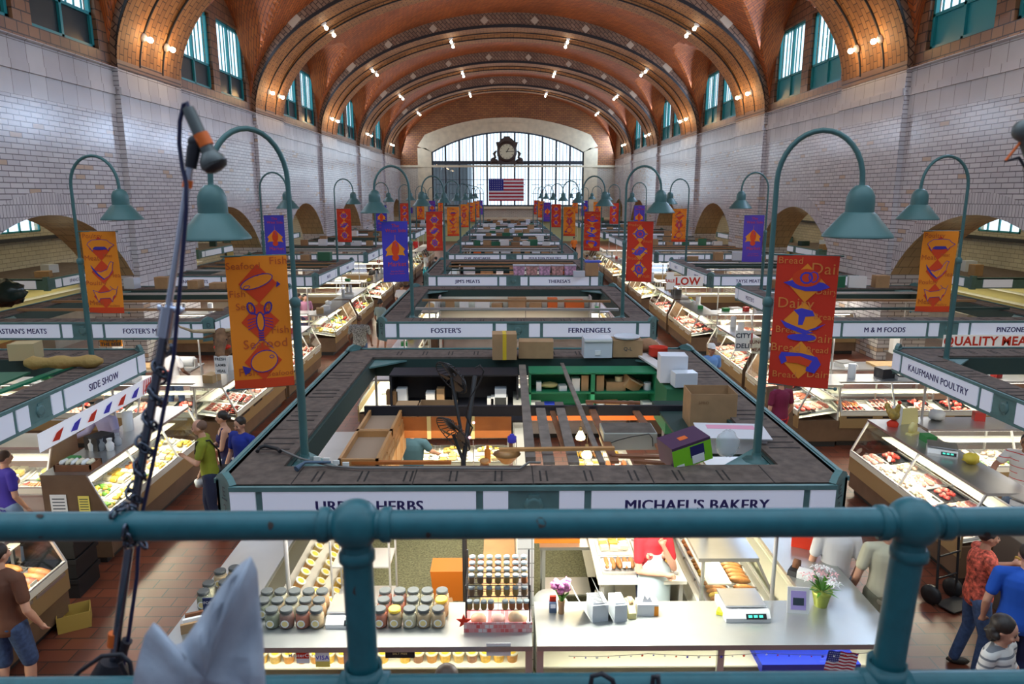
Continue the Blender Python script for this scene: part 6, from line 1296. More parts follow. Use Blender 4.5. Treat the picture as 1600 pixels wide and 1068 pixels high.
# stall keepers and shoppers elsewhere
person('grey haired man in a lavender shirt leaning on the deli counter', 168, 632, -20, C_('lavender', (.45, .42, .66)), M_jean, 'grey', H=1.76, sleeve='long', lean=.18, arms=(((-.30, -.12, 1.20), (-.42, -.36, 1.12)), ((.30, -.10, 1.18), (.28, -.30, 1.08))), nod=.25)
person('woman in a violet blue top with white apron strings, at the left edge', 4, 716, 150, C_('violet_blue', (.05, .03, .32)), mat('pale_denim', (.22, .32, .48), .8), 'brown', H=1.66, female=True)
person('person in a brown shirt and denim shorts, back turned, lower left', -6, 868, 165, C_('brown', (.14, .055, .03), var=.1), M_jean, 'dark', H=1.76, shorts=True, wide=1.15)
person('stall keeper in a white tee, back turned, among the meat cases', 266, 545, 160, C_('white', (.78, .78, .80)), M_jean, 'dark', H=1.74, skin=M_skin3, arms=(((-.26, -.05, 1.14), (-.2, -.25, 1.0)), ((.28, -.08, 1.14), (.24, -.28, .98))))
person('keeper in a navy tee with an emblem behind the third left case', 466, 463, 80, M_navycl, M_navycl, 'dark', H=1.7, arms=(((-.2, -.1, 1.14), (-.1, -.3, 1.1)), ((.2, -.1, 1.14), (.1, -.3, 1.1))), fine=False, vox=.014)
person('person in a mauve shirt just behind the keeper in navy', 476, 464, 40, C_('mauve', (.45, .2, .3)), M_navycl, 'dark', H=1.72, fine=False, vox=.014)
person('heavy person in a black and white patterned shirt, back turned, centre left aisle', 561, 499, 175, mat('black_white_print', (.22, .22, .22), .85, var=1.0, scale=35), M_jean, 'brown', H=1.68, skin=M_skin3, wide=1.3, vox=.014)
person('woman with dark tied hair, grey green top and black shorts in the left aisle', 594, 473, 150, C_('grey_green', (.28, .36, .33)), M_black, 'dark', H=1.68, female=True, bun=True, shorts=True, skin=M_skin2, vox=.014, fine=False)
person('person with red hair and a white shirt in the left aisle, farther on', 627, 447, 160, C_('white', None) if False else MATS['cloth_white'], M_jean, 'brown', H=1.7, vox=.018, fine=False)
person('person in a black jacket before the fourth left stall', 584, 417, 170, M_black, M_jean, 'brown', H=1.7, vox=.02, fine=False)
person('person in a pale shirt and teal apron, left aisle, beyond the blue banner', 665, 398, -60, C_('pale', (.62, .66, .66)), C_('teal', (.02, .30, .40)), 'brown', H=1.74, vox=.02, fine=False)
person('person in a dark top standing under the red banner in the left aisle', 681, 404, 150, M_black, M_black, 'dark', H=1.7, vox=.02, fine=False)
person('person in a red top at the far end of the left aisle', 650, 374, 20, C_('bright_red', (.6, .03, .03)), M_navycl, 'dark', H=1.7, vox=.024, fine=False)
person('person in an orange shirt at the far end of the right aisle', 897, 372, 10, C_('orange', (.85, .22, .03)), M_black, 'brown', H=1.76, vox=.024, fine=False)
person('person in a blue coat in the right aisle beside the tubs', 917, 401, 60, C_('dusty_blue', (.12, .12, .35)), M_navycl, 'dark', H=1.7, vox=.02, fine=False)
person('person with a white cap in the right aisle, past the centre canopies', 929, 404, 160, MATS['cloth_dusty_blue'], M_navycl, 'grey', H=1.7, vox=.02, fine=False, hat=M_paper)
person('man in a light blue shirt and flowered cap, right aisle', 1109, 545, 15, C_('light_blue', (.15, .32, .68)), M_jean, 'dark', H=1.72, skin=M_skin2, hat=M_paper, wide=1.1, lean=.08)
person('person in a maroon top half hidden behind the red banner', 1222, 597, -160, C_('maroon', (.18, .01, .05)), C_('bright_red2', (.6, .03, .03)), 'dark', H=1.70, wide=1.05)
person('keeper in a red and white striped shirt at the right edge, arm raised', 1606, 690, -50, mat_brick('red_white_stripes', (.65, .04, .04), (.65, .04, .04), (.8, .78, .76), 3.0, .09, 'xz', .85, .042, 0, 0), M_jean, 'dark', skin=M_skin2, H=1.78, arms=(((-.30, -.12, 1.25), (-.30, -.35, 1.08)), ((.28, -.1, 1.2), (.25, -.3, 1.3))))
person('woman in a red floral blouse and rolled jeans reaching to the yellow counter', 1541, 838, 75, mat('red_floral', (.62, .10, .06), .85, var=.9, scale=28), M_jean, 'dark', skin=M_skin2, H=1.66, female=True, sleeve='short', arms=(((-.22, -.12, 1.18), (-.10, -.32, 1.28)), ((.24, -.18, 1.16), (.20, -.38, 1.24))), wide=1.12)
person('person in a bright blue shirt at the right edge', 1608, 868, 160, C_('bright_blue', (.01, .09, .50)), M_navycl, 'dark', H=1.74, wide=1.15)
r, Sf, HM = person('woman with curly dark hair in a grey striped top, looking down', 1566, 982, 30, mat_brick('grey_stripes', (.16, .17, .19), (.20, .21, .22), (.62, .60, .56), 3.0, .06, 'xz', .85, .022, 0, 0), M_jean, 'dark', skin=M_skin, H=1.66, female=True, long_hair=True, nod=.2, turn=10)
person('man in a cream shirt and khaki shorts, half hidden by the railing post', 1391, 828, 170, C_('cream', (.62, .60, .44)), C_('khaki', (.28, .27, .18)), 'short', H=1.76, shorts=True, arms=(((-.27, .02, 1.14), (-.27, -.1, .9)), ((.27, .02, 1.12), (.27, -.12, .88))))
person('person in a white top and grey shorts beside the right steel counter', 1312, 812, 170, MATS['cloth_white'], C_('grey', (.22, .25, .3)), 'brown', H=1.70, shorts=True)
person('baker in a red tee and long white apron, hand at the mouth', 1022, 815, 10, C_('baker_red', (.50, .02, .03)), M_navycl, 'brown', H=1.66, floor=.03, female=True, apron=mat('apron_white', (.66, .80, .84), .8), arms=(((-.20, -.10, 1.10), (.08, -.20, 1.08)), ((.20, -.14, 1.12), (.05, -.17, 1.42))))
person('keeper in a dark teal tee reaching left, seen through the front canopy', 638, 664, 165, C_('dark_teal', (.04, .10, .14)), M_navycl, 'dark', H=1.72, floor=.03, pos=(-1.62, 9.95), arms=(((-.28, -.02, 1.3), (-.3, -.2, 1.2)), ((.36, -.03, 1.44), (.58, -.1, 1.5))))
person('customer with curly brown hair below the spice jars', 698, 1062, 175, C_('dark_brown', (.05, .03, .02)), M_jean, 'brown', H=1.64, female=True, long_hair=True)
# ================================================================ the deli stall at the left, the poultry stall at the right
case(3.0, -5.45, 4.75, PI/2, 'glass case of smoked hams in the lower left corner', ('g', 'g'), True, ['ham', 'frank', 'ham', 'sausage'], 'ham case, lower left', .5, 14)
case(3.15, -5.66, 9.05, PI/2, 'deli case with stickers on its dark end panel, first left stall', ('s', 'g'), True, DELI, 'deli aisle case', .45, 14)
case(2.4, -9.45, 9.9, 0, 'deli case facing the balcony, first left stall', ('g', 's'), False, DELI, 'deli front case', .47, 12)
case(3.0, 5.58, 11.35, -PI/2, 'poultry case along the aisle, first right stall', ('g', 'g'), True, POUL, 'poultry aisle case', .46, 14)
case(2.7, 6.55, 10.6, 0, 'poultry case facing the balcony, first right stall', ('g', 'g'), True, ['salad', 'chicken', 'chicken'], 'poultry front case', .46, 12)
Mx = frame((-5.9, 9.02, .9), (1, 0, 0), (0, 0, 1))
for lb, x, z, w, h, c, wd in (('white flyer stuck on the dark end of the deli case', -6.3, .86, .22, .34, M_paper, 'MENU'), ('yellow flyer stuck on the dark end of the deli case', -5.96, .88, .15, .26, M_cardy, 'SALE')):
    r = thing('flyer', lb, 'flyer', (x, 9.02, z)); b = MB(); b.box(-w/2, w/2, -.003, 0, -h/2, h/2, 0); b.build('sheet', c, r); b = MB()
    for k in range(5): b.box(-w*.38, w*.38, -.005, -.003, h*(.3-.14*k), h*(.34-.14*k), 0)
    b.build('print', M_ink, r)
r = thing('sandwich_basket', 'dark basket of wrapped goods on the deli counter corner', 'basket', (-6.15, 9.3, 1.3)); b = MB(); b.box(-.25, .25, -.14, .14, 0, .03, 0)
for q in ((-.25, .25, -.14, -.12), (-.25, .25, .12, .14), (-.25, -.23, -.14, .14), (.23, .25, -.14, .14)): b.box(*q, .03, .09, 0)
b.build('basket', M_brn, r); b = MB()
for k in range(6): b.blob((-.19+k*.075, 0, .09), (.035, .1, .04), tr, 7, 5, k % 2)
b.build('wrapped_goods', [M_paper, M_fw], r)
for i in range(6): b = MB(); b.lathe([(.05, 0), (.06, .09), (.03, .13), (.04, .18)], (0,0,0), 9, 0); tag(b.build('bag_of_rolls', MATS['clear_bag'] if i % 2 else M_paper, None, (-6.35+.13*(i % 3), 10.0+.22*(i//3), 1.3)), 'clear and white bag standing on the deli counter, %s of the cluster' % ORD[i], 'bag')
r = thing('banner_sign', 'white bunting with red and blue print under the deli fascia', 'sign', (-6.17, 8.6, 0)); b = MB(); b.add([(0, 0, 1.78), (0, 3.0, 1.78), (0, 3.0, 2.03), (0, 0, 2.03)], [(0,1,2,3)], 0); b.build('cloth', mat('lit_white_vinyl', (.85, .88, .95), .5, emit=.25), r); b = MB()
for k in range(7): b.add([(.012, .25+k*.4, 1.84), (.012, .40+k*.4, 1.82), (.012, .52+k*.4, 1.96), (.012, .36+k*.4, 1.93)], [(0,1,2,3)], k % 2)
for k in range(5): b.add([(.014, 2.6+k*.07, 1.8), (.014, 2.63+k*.07, 1.8), (.014, 2.7+k*.07, 2.02), (.014, 2.67+k*.07, 2.02)], [(0,1,2,3)], 0)
b.build('print', [M_red, M_blu], r)
for j in range(3): b = MB(); b.box(-.3, .3, -.25, .25, 0, .26, 0); b.box(-.32, .32, -.27, .27, .2, .26, 0); tag(b.build('black_crate', M_black, None, (-5.95, 8.42, .27*j), .05), 'black plastic crate between the ham and deli cases, %s from the floor' % ORD[j], 'crate')
p = at(118, 975, z=0); box_thing(p, .34, .28, .2, .5, 'open ochre cardboard box on the floor by the ham case', 'floor boxes', open_=True, m_=mat('ochre_card', (.50, .34, .07), .8))
table_thing((-7.1, 7.9, 0), 1.4, .8, 1.0, 'white topped table behind the ham case', M_white); b = MB()
for k in range(3): b.box(-.25+.02*k, .25-.02*k, -.16, .16, .05*k, .045+.05*k, 0)
tag(b.build('foam_trays', M_paper, None, (-6.9, 7.85, 1.0)), 'short stack of white foam trays on the white table', 'trays')
# things on the first left canopy
p = at(42, 560, z=ZT); box_thing((p.x, p.y, ZT), .38, .3, .26, .15, 'tan carton with printing on the far deck of the first left canopy', words='PRIME' if False else None, m_=mat('tan_card', (.52, .42, .22), .8))
r = thing('paper_sack', 'long crumpled brown paper sack lying on the first left canopy', 'paper sack', at(95, 578, z=ZT)+Vector((0, .1, .03)), .12); b = MB(); o0 = [(-.55+1.1*k/10, .012*math.sin(k*2), .07) for k in range(11)]; b.tube(o0, [.05+.018*math.sin(k*1.7)+.04*(k not in (0, 10)) for k in range(11)], 12, 0); b.build('sack', mat('kraft_paper', (.42, .27, .08), .7, bump=.8, scale=18), r)
for i, (x, y, w, d, rz) in enumerate(((-7.2, 9.2, .12, 4.2, -.05), (-7.7, 9.6, .7, 1.6, .04), (-9.2, 10.3, 2.2, .9, 0))): b = MB(); b.box(-w/2, w/2, -d/2, d/2, 0, .03, 0); tag(b.build('green_board', M_grn if i == 0 else M_gbin, None, (x, y, 2.33+.03*i), rz), 'green board over the opening of the first left canopy, %s from the aisle' % ORD[i], 'board')
r = thing('plastic_sack', 'big black plastic sack on the second left canopy', 'sack', at(8, 480, z=ZT)+Vector((-.2, .3, .2))); b = MB(); b.blob((0, 0, .1), (.5, .35, .32), tr, 16, 12, 0, .12); b.build('sack', mat('black_bag', (.015, .03, .025), .25), r)
# steer head
p = at(345, 528, y=14.1); r = thing('mounted_steer_head', 'mounted longhorn steer head with a red scarf at the second left canopy corner', 'steer head', p, .25); b = MB(); b.ball((0, .12, .02), (.16, .2, .17), 14, 10); limb(b, [V3(0, .05, .02), V3(0, -.12, -.1), V3(0, -.27, -.24)], [.14, .115, .085]); b.ball((0, -.3, -.27), (.1, .07, .07), 12, 8); limb(b, [V3(0, .15, .0), V3(0, .3, -.25)], [.17, .2])
for s in (-1, 1): limb(b, [V3(s*.14, .06, .06), V3(s*.32, .05, .02)], [.04, .025])
rm(b.build('head', mat('steer_hide', (.22, .12, .06), .8, var=.5, scale=6), r), .014)
for s in (-1, 1): b = MB(); b.tube([(s*.1, .05, .14), (s*.3, .03, .15), (s*.5, -.02, .17), (s*.72, -.05, .27), (s*.8, -.08, .36)], [.045, .042, .034, .02, .006], 10); b.build('horn', mat('horn_ivory', (.50, .40, .24), .35, var=.3), r); b = MB(); b.ball((s*.12, -.08, -.02), .018, 8, 6); b.build('eye', M_eye, r)
b = MB(); b.ball((0, .1, -.2), (.17, .12, .06), 12, 8); b.build('scarf', M_red, r)
# signs
def sign(u0, v0, u1, v1, y, label, words, bgm, fgm, size=.6, name='hanging_sign', cords=0):
    a, c = at(u0, v0, y=y), at(u1, v1, y=y); w, h = c.x-a.x, a.z-c.z; r = thing(name, label, 'sign', ((a.x+c.x)/2, y, (a.z+c.z)/2)); b = MB(); b.box(-w/2, w/2, 0, .015, -h/2, h/2, 0); b.build('board', bgm, r)
    if cords: b = MB(); [b.cyl((s*w*.42, .007, h/2 if cords > 0 else -h/2+cords), .004, abs(cords), 5) for s in (-1, 1)]; b.build('cord' if cords > 0 else 'stand', M_alu, r)
    b = MB(); rows = words if isinstance(words, list) else [words]; n = len(rows)
    for j, t in enumerate(rows): b.text(t, h*size/n*1.25, frame((0, -.004, h*(.5-(j+.5)/n)-h*size/n*.42), (1, 0, 0), (0, 0, 1)), 0, bold=.03)
    b.build('lettering', fgm, r); return r
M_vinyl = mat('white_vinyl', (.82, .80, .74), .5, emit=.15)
sign(1475, 523, 1625, 542, 14.3, 'long white sign with red lettering under the second right canopy', 'QUALITY MEATS', M_vinyl, M_red, .8, cords=.15)
sign(155, 527, 191, 541, 14.6, 'small orange sign with black words under the second left canopy', ["HERE'S", 'THE BEEF'], M_odi, M_ink, .8, cords=.12)
sign(1052, 431, 1098, 447, 22.6, 'white sign with red words in the right aisle cases', 'LOW', M_vinyl, M_red, .8, cords=-.5); sign(1042, 425, 1052, 452, 22.5, 'narrow pink sign beside the red worded sign', 'SALE', M_vinyl, M_red, .2, cords=-.5)
sign(334, 556, 356, 584, 13.75, 'hand written white notice on the second left case', ['FRESH', 'LAMB', 'VEAL'], M_paper, M_ink, .5, cords=-.3); sign(1150, 516, 1172, 548, 14.0, 'white and yellow notice in the second right stall', ['CITY', 'DELI'], M_card, M_ink, .5, cords=-.4); sign(1176, 528, 1192, 552, 13.9, 'cream notice beside the white and yellow one', ['LUNCH', 'MEAT'], M_fw, M_brn, .5, cords=-.4)
p = at(1162, 606, z=0); r = thing('menu_board', 'brown standing board with violet letters in the right aisle', 'sign', (5.15, 13.2, 0), .3); b = MB(); b.box(-.3, .3, 0, .04, .1, 1.35, 0, Matrix.Rotation(-.12, 4, 'X')); b.build('board', M_cbrown, r); b = MB(); b.text('DELI', .16, frame((0, .13, 1.17), (1, 0, 0), (0, .12, 1)), 0, bold=.02); b.build('lettering', mat('violet_paint', (.25, .08, .5), .6), r)
for s in (-1, 1): b = MB(); b.box(s*.27-.02, s*.27+.02, 0, .3, 0, .12, 0); b.build('foot', M_black, r)
# rooster, tape, cabinet, hand truck, cartons, bottles at the right
r = thing('rooster_figure', 'painted rooster figure standing on the poultry case', 'figurine', (6.05, 11.0, 1.3), .4); b = MB(); b.lathe([(.08, 0), (.09, .05), (.05, .09)], (0,0,0), 12, 0); b.build('base', M_red, r); b = MB(); b.ball((0, .0, .2), (.08, .1, .1), 12, 9); limb(b, [V3(0, -.04, .25), V3(0, -.07, .36)], [.05, .035]); limb(b, [V3(0, .08, .22), V3(0, .14, .32), V3(0, .17, .26)], [.05, .04, .02]); rm(b.build('body', mat('gilt_brown', (.40, .28, .06), .35, var=.4, scale=20), r), .01); b = MB(); b.ball((0, -.08, .42), (.012, .04, .03), 8, 6); b.build('comb', M_red, r)
r = thing('tape_dispenser', 'cream tape dispenser on the poultry case', 'tape dispenser', (6.15, 10.6, 1.3), .6); b = MB(); b.lathe([(.04, -.03), (.09, -.03), (.09, .03), (.04, .03)], (0,0,0), 18, 0, Matrix.Translation((0, 0, .1)) @ Matrix.Rotation(PI/2, 4, 'X')); b.box(-.12, .12, -.05, .05, 0, .03, 0); b.build('body', MATS['cream_plastic'], r)
b = MB(); b.box(-.2, .2, -.01, .01, 0, .26, 0, Matrix.Rotation(-.2, 4, 'X')); tag(b.build('display_card', MATS['cream_plastic'], None, (6.35, 11.1, 1.3), .2), 'blank cream card behind the tape dispenser', 'card')
scale_thing((6.1, 9.75, 1.3), -.5, 'white scale on the poultry aisle case'); scale_thing((8.2, 10.95, 1.3), .1, 'white scale on the balcony-side poultry case')
r = thing('steel_cabinet', 'brown grey cabinet at the near end of the poultry case', 'cabinet', (6.35, 7.75, 0)); b = MB(); b.box(-.6, .5, -.25, .25, 0, 1.02, 0); b.build('body', mat('brown_grey', (.10, .08, .065), .4), r, bev=.01); b = MB(); b.box(-.55, .45, -.26, -.25, .1, .9, 0); b.build('door', mat('brown_grey2', (.12, .10, .08), .35), r)
r = thing('hand_truck', 'black hand truck standing by the stacked cartons', 'hand truck', (5.25, 8.0, 0), .4); b = MB()
b.tube([(-.18, 0, .1), (-.18, .08, 1.1), (-.1, .1, 1.22), (.1, .1, 1.22), (.18, .08, 1.1), (.18, 0, .1)], .016, 8)
for z in (.35, .65, .95): b.tube([(-.18, .02, z), (.18, .02, z)], .012, 6)
b.box(-.2, .2, -.25, 0, .03, .045, 0); b.build('frame', M_black, r)
for s in (-1, 1): b = MB(); b.lathe([(.03, -.03), (.12, -.03), (.12, .03), (.03, .03)], (0,0,0), 18, 0, Matrix.Translation((s*.2, .06, .12)) @ Matrix.Rotation(PI/2, 4, 'Y')); b.build('wheel', M_black, r)
for j in range(4): box_thing((5.78, 7.25, .24*j), .42, .32, .235, .06*(j-1), 'yellow brown carton in the stack near the hand truck, %s from the floor' % ORD[j], 'cartons by the hand truck', m_=mat('ochre_card2', (.42, .24, .05), .8))
r = thing('drinks_counter', 'counter with a yellow green front, lower right', 'counter', (5.55, 4.9, 0)); b = MB(); b.box(0, .05, 0, 2.1, 0, 1.05, 0); b.build('front_panel', mat('yellow_green_panel', (.36, .33, .05), .5), r); b = MB(); b.box(-.03, .6, 0, 2.1, 1.05, 1.09, 0); b.build('countertop', M_white, r); b = MB(); b.box(.05, .58, .03, 2.07, 0, 1.05, 0); b.build('cabinet', M_csteel, r)
for i, (x, y, c) in enumerate(((5.75, 6.75, 'yellow'), (5.68, 6.45, 'green'), (5.72, 6.25, 'clear'), (5.8, 6.1, 'red'), (5.7, 5.95, 'clear blue'), (5.66, 5.75, 'green topped'))):
    cm = {'yellow': (.7, .6, .05), 'green': (.02, .35, .03), 'clear': (.7, .75, .75), 'red': (.6, .05, .03), 'clear blue': (.2, .45, .7), 'green topped': (.6, .7, .3)}[c]; r = thing('drink_bottle', '%s drink bottle on the yellow green counter, %s along' % (c, ORD[i]), 'bottle', (x, y, 1.09), 0, 'bottles on the drinks counter'); b = MB(); b.lathe([(.034, 0), (.036, .02), (.036, .13), (.014, .19), (.014, .21)], (0,0,0), 12, 0); b.build('bottle', mat('bottle_'+c.replace(' ', '_'), cm, .2), r); b = MB(); b.cyl((0, 0, .21), .016, .02, 8); b.build('cap', M_white, r)
area('stall_light', (5.75, 6.0, 2.0), (5.7, 6.0, 1), .2, 1.6, 12, (1, .96, .9))
# ================================================================ end wall: clock and flag
p = at(792, 237, y=EY-.35); r = thing('wall_clock', 'dark ornate clock with a pale round dial at the end window', 'clock', (p.x, EY-.25, p.z)); M = Matrix.Rotation(PI/2, 4, 'X'); b = MB(); b.lathe([(1.05, 0), (1.05, .3), (.9, .42), (.76, .44)], (0,0,0), 32, 0, M)
b.prism([(-1.0, .4), (-1.15, .95), (-.8, 1.0), (-.6, 1.25), (-.35, 1.4), (-.3, 1.55), (.3, 1.55), (.35, 1.4), (.6, 1.25), (.8, 1.0), (1.15, .95), (1.0, .4), (.9, -.9), (1.1, -1.2), (-1.1, -1.2), (-.9, -.9)], .0, .3, 0, M @ Matrix.Diagonal((1, 1, 1, 1)))
for s in (-1, 1):
    b.tube([(s*1.1, -.1, .1), (s*1.35, -.1, -.2), (s*1.2, -.1, -.55), (s*1.5, -.1, -.8), (s*1.65, -.1, -1.1)], [.08, .16, .12, .2, .12], 8); b.ball((s*1.3, -.1, -.95), (.4, .2, .25), 10, 8)
b.box(-1.75, 1.75, -.35, .05, -1.3, -1.12, 0); b.build('casing', mat('bronze_casing', (.06, .04, .03), .5), r); b = MB(); b.lathe([(.76, .44), (0, .445)], (0,0,0), 32, 0, M); b.build('dial', mat('ivory_dial', (.62, .60, .42), .5, emit=.05), r); b = MB()
for k in range(12): a = k*PI/6; b.box(-.025, .025, .60, .72, .45, .46, 0, M @ Matrix.Rotation(a, 4, 'Z'))
b.build('hour_marks', M_black, r)
for L_, a, w in ((.42, -.55, .07), (.62, -1.55, .05)): b = MB(); b.box(-w/2, w/2, -.1, L_, .465, .475, 0, M @ Matrix.Rotation(a, 4, 'Z')); b.build('clock_hand', M_black, r)
p = at(791, 279, y=EY-.4); usflag('wall_flag', 'large stars and stripes flag hung across the end window', Matrix.Translation(p), 3.7, 2.3, .03)
for i, u in enumerate((636, 650, 668)): b = MB(); b.box(-.5, .5, 0, .2, 0, .6, 0); tag(b.build('wall_board', M_pur if i == 0 else M_kraftd, None, (at(u, 337, y=76).x+i*3, 76.6, 3.0-.0)), '%s board on the end wall' % ['small blue', 'brown', 'second brown'][i], 'board') if i == 0 else None
# ================================================================ wall stalls in the side aisles, goods inside the centre stalls
M_yel = mat('cream_cupboard', (.66, .58, .28), .6)
for sg, nm in ((-1, 'left'), (1, 'right')):
    for i, y in enumerate((22.8, 34.2, 45.5) if sg < 0 else (15.0, 22.9, 34.4, 45.6)):
        L = 6.0 if y > 16 else 3.6; r = thing('aisle_stall', 'teal fronted stall in the %s side aisle, %s from the balcony' % (nm, ORD[i]), 'stall', (sg*14.9, y, 0), 0, 'wall stalls in the side aisles'); s = lambda a, c: sorted((sg*a, sg*c))
        b = MB(); b.box(*s(.04, 3.2), 0, L, 2.28, 2.31, 0); b.build('deck', M_deck, r)
        b = MB(); b.box(*s(0, .04), .1, L-.1, 1.98, 2.34, 0); b.box(*s(.1, 3.2), 0, .04, 1.98, 2.34, 0); b.prism([(0, .1), (0, -.03), (.16, -.03)] if sg > 0 else [(0, -.03), (0, .1), (-.16, -.03)], 1.95, 2.4, 0); b.build('fascia', M_tealf, r)
        for (a, c) in ((.35, .65), (.75, 2.7), (3.1, 5.0), (5.1, 5.4)):
            if c < L: b = MB(); b.box(*s(-.02, 0), a, c, 2.02, 2.28, 0); b.build('sign_panel', M_sign, r)
        b = MB(); b.box(*s(.4, 1.35), -.02, 0, 2.02, 2.28, 0); b.build('sign_panel', M_sign, r)
        if sg < 0 and i == 0: b = MB(); b.text('SPANCO BAKERY', .15, frame((.025, 1.7, 2.1), (0, 1, 0), (0, 0, 1)), 0, bold=.01); b.build('lettering', M_navy, r)
        b = MB(); b.box(*s(2.6, 3.1), .1, L-.1, 0, 1.95, 0); b.build('cupboard', M_yel, r)
        for z in (.9, 1.3, 1.65): b = MB(); b.box(*s(2.3, 2.6), .2, L-.2, z, z+.03, 0); b.build('shelf', M_white, r)
        b = MB(); b.box(*s(.1, .7), .1, L-.1, 0, 1.1, 0); b.build('counter', M_csteel, r)
        area('stall_light', (sg*16.2, y+L/2, 1.95), (sg*16.2, y+L/2, 0), 2, L*.8, 50, (1, .92, .6))
        for j in range(3): box_thing((sg*(15.6+.6*(j % 2)), y+.9+j*1.3, 2.31), gr.uniform(.3, .6), gr.uniform(.3, .5), gr.uniform(.15, .4), gr.uniform(-.3, .3), '%s box on the %s aisle wall stall, %s from the balcony' % (['brown', 'milky', 'dark'][j], nm, ORD[i]), 'boxes on the wall stalls', m_=[M_kraft, M_plas, M_inner][j])
for k in (1, 2, 3, 4):
    y = ROWS[k]+4.35; r = thing('hanging_shelf', 'long board shelf hung inside the %s centre stall' % ORD[k], 'shelf', (0, y, 0), 0, 'board shelves inside the centre stalls'); b = MB(); b.box(-2.0, 2.0, -.2, .2, 1.98, 2.01, 0); b.build('board', M_inner if k % 2 else M_brn, r); b = MB(); b.box(-2.0, 2.0, .2, .22, 1.3, 2.3, 0); b.build('back_panel', M_cwhite if k == 1 else M_inner, r)
    for s in (-2.0, 2.0): b = MB(); b.box(s-.02, s+.02, -.2, .2, 0, 2.35, 0); b.build('upright', M_alu, r)
    x = -1.85; j = 0
    while x < 1.8:
        w, h = gr.uniform(.22, .5), gr.uniform(.12, .3); c, cn = gr.choice([(M_kraft, 'brown'), (M_kraft, 'brown'), (M_paper, 'white'), (M_orange, 'orange'), (M_plas, 'milky')])
        box_thing((x+w/2, y, 2.01), w, .3, h, gr.uniform(-.1, .1), '%s box on the board shelf of the %s centre stall, %s from left' % (cn, ORD[k], ORD[j]), 'boxes on the board shelves', m_=c); x += w+gr.uniform(.03, .25); j += 1
    b = MB(); b.box(-.9, .9, -.35, .35, 0, .95, 0); tag(b.build('steel_counter', M_csteel, None, (0, ROWS[k]+2.6, 0)), 'steel block counter in the middle of the %s centre stall' % ORD[k], 'counter')
    for j, x in enumerate((-.55, 0, .55)): food_tray(Matrix.Translation((x, ROWS[k]+2.6, .95)), ['steak', 'chicken', 'frank'][j], 'tray of %s on the block counter, %s centre stall' % (FOOD[['steak', 'chicken', 'frank'][j]][0], ORD[k]), sc=1.3, tilt=0, group='trays on the block counters')
    if k in (1, 2): 
        r = thing('heat_lamp', 'glowing orange heat lamp inside the %s centre stall' % ORD[k], 'lamp', (.25 if k == 1 else -.75, ROWS[k]+3.2, 1.75)); b = MB(); b.lathe([(.14, 0), (.10, .12), (.03, .2)], (0,0,0), 14, 0); b.build('shade', mat('glowing_orange', (1, .25, .08), emit=2.5), r); b = MB(); b.cyl((0, 0, .2), .006, .5, 5); b.build('cord', M_black, r)
case(1.85, -2.05, 10.86, 0, 'small lit case of yellow goods at the back of the spice half', ('g', 'g'), False, ['cheese', 'fruit', 'pasta'], 'rear case, spice half', .46, 12)
# ================================================================ balcony railing in front
RY, RZ = 1.05, 4.485
rl = thing('balcony_railing', 'teal pipe railing with ball joints, chipped paint, across the front', 'railing', (0, 0, 0))
b = MB(); b.tube([(-2.2, RY, RZ-.003), (2.2, RY, RZ+.004)], .0232, 20, 0); b.build('top_rail', M_rail, rl)
b = MB(); b.tube([(-2.2, RY, RZ-.30), (2.2, RY, RZ-.293)], .0232, 20, 0); b.build('mid_rail', M_rail, rl)
M_chip = mat('chipped_paint', (0.05, 0.035, 0.03), 0.8)
for (u, l) in ((556, .004), (1425, -.03)):
    x = at(u, 828, y=RY).x
    b = MB(); b.tube([(x+l*1.6, RY, RZ-1.0), (x, RY, RZ)], .0245, 20, 0); b.build('post', M_rail, rl)
    b = MB(); b.ball((x, RY, RZ+.001), .0405, 24, 16); 
    for s in (-1, 1): b.lathe([(.0232, .058), (.0285, .056), (.0285, .045), (.025, .04)][::-1], (0, 0, 0), 20, 0, frame((x, RY, RZ), (0, 1, 0), (0, 0, s)) @ Matrix.Identity(4))
    b.lathe([(.0245, -.062), (.029, -.06), (.029, -.048), (.025, -.042)], (x, RY, RZ), 20, 0); b.build('ball_joint', M_rail, rl)
    b = MB(); xx = x+l*.48; b.ball((xx, RY, RZ-.30), .030, 20, 12); b.lathe([(.0245, -.02+.055), (.031, .05), (.031, .02)][::-1], (xx, RY, RZ-.30), 20, 0)
    for s in (-1, 1): b.lathe([(.031, .0), (.031, .04), (.0232, .043)], (0, 0, 0), 20, 0, frame((xx, RY, RZ-.3), (0, 1, 0), (0, 0, s)))
    b.build('tee_joint', M_rail, rl)
cr = random.Random(4)
def chip(u, v, w, h, cyl='h'):
    b = MB(); p = at(u, v, y=RY); n = 9
    c = []
    for k in range(n):
        a = 2*PI*k/n; r = 1+cr.uniform(-.3, .3); du, dv = math.cos(a)*w*r, math.sin(a)*h*r; d = ray(u+du, v+dv).normalized(); o = Vector((CX, CY, CZ))
        if cyl == 'h': ax = Vector((1, 0, 0)); q0 = Vector((0, RY, RZ))
        else: ax = Vector((0, 0, 1)); q0 = Vector((at(u, 940, y=RY).x if abs(u-556) < 60 else at(u, v, y=RY).x, RY, 0))
        R = .0236 if cyl == 'h' else .0249
        oc = o-q0; dd = d-ax*d.dot(ax); oo = oc-ax*oc.dot(ax); A = dd.dot(dd); B = 2*dd.dot(oo); C = oo.dot(oo)-R*R; D = B*B-4*A*C
        t = (-B-math.sqrt(max(D, 0)))/(2*A); c.append(o+d*t)
    b.poly(c, 0); b.build('paint_chip', M_chip, rl)
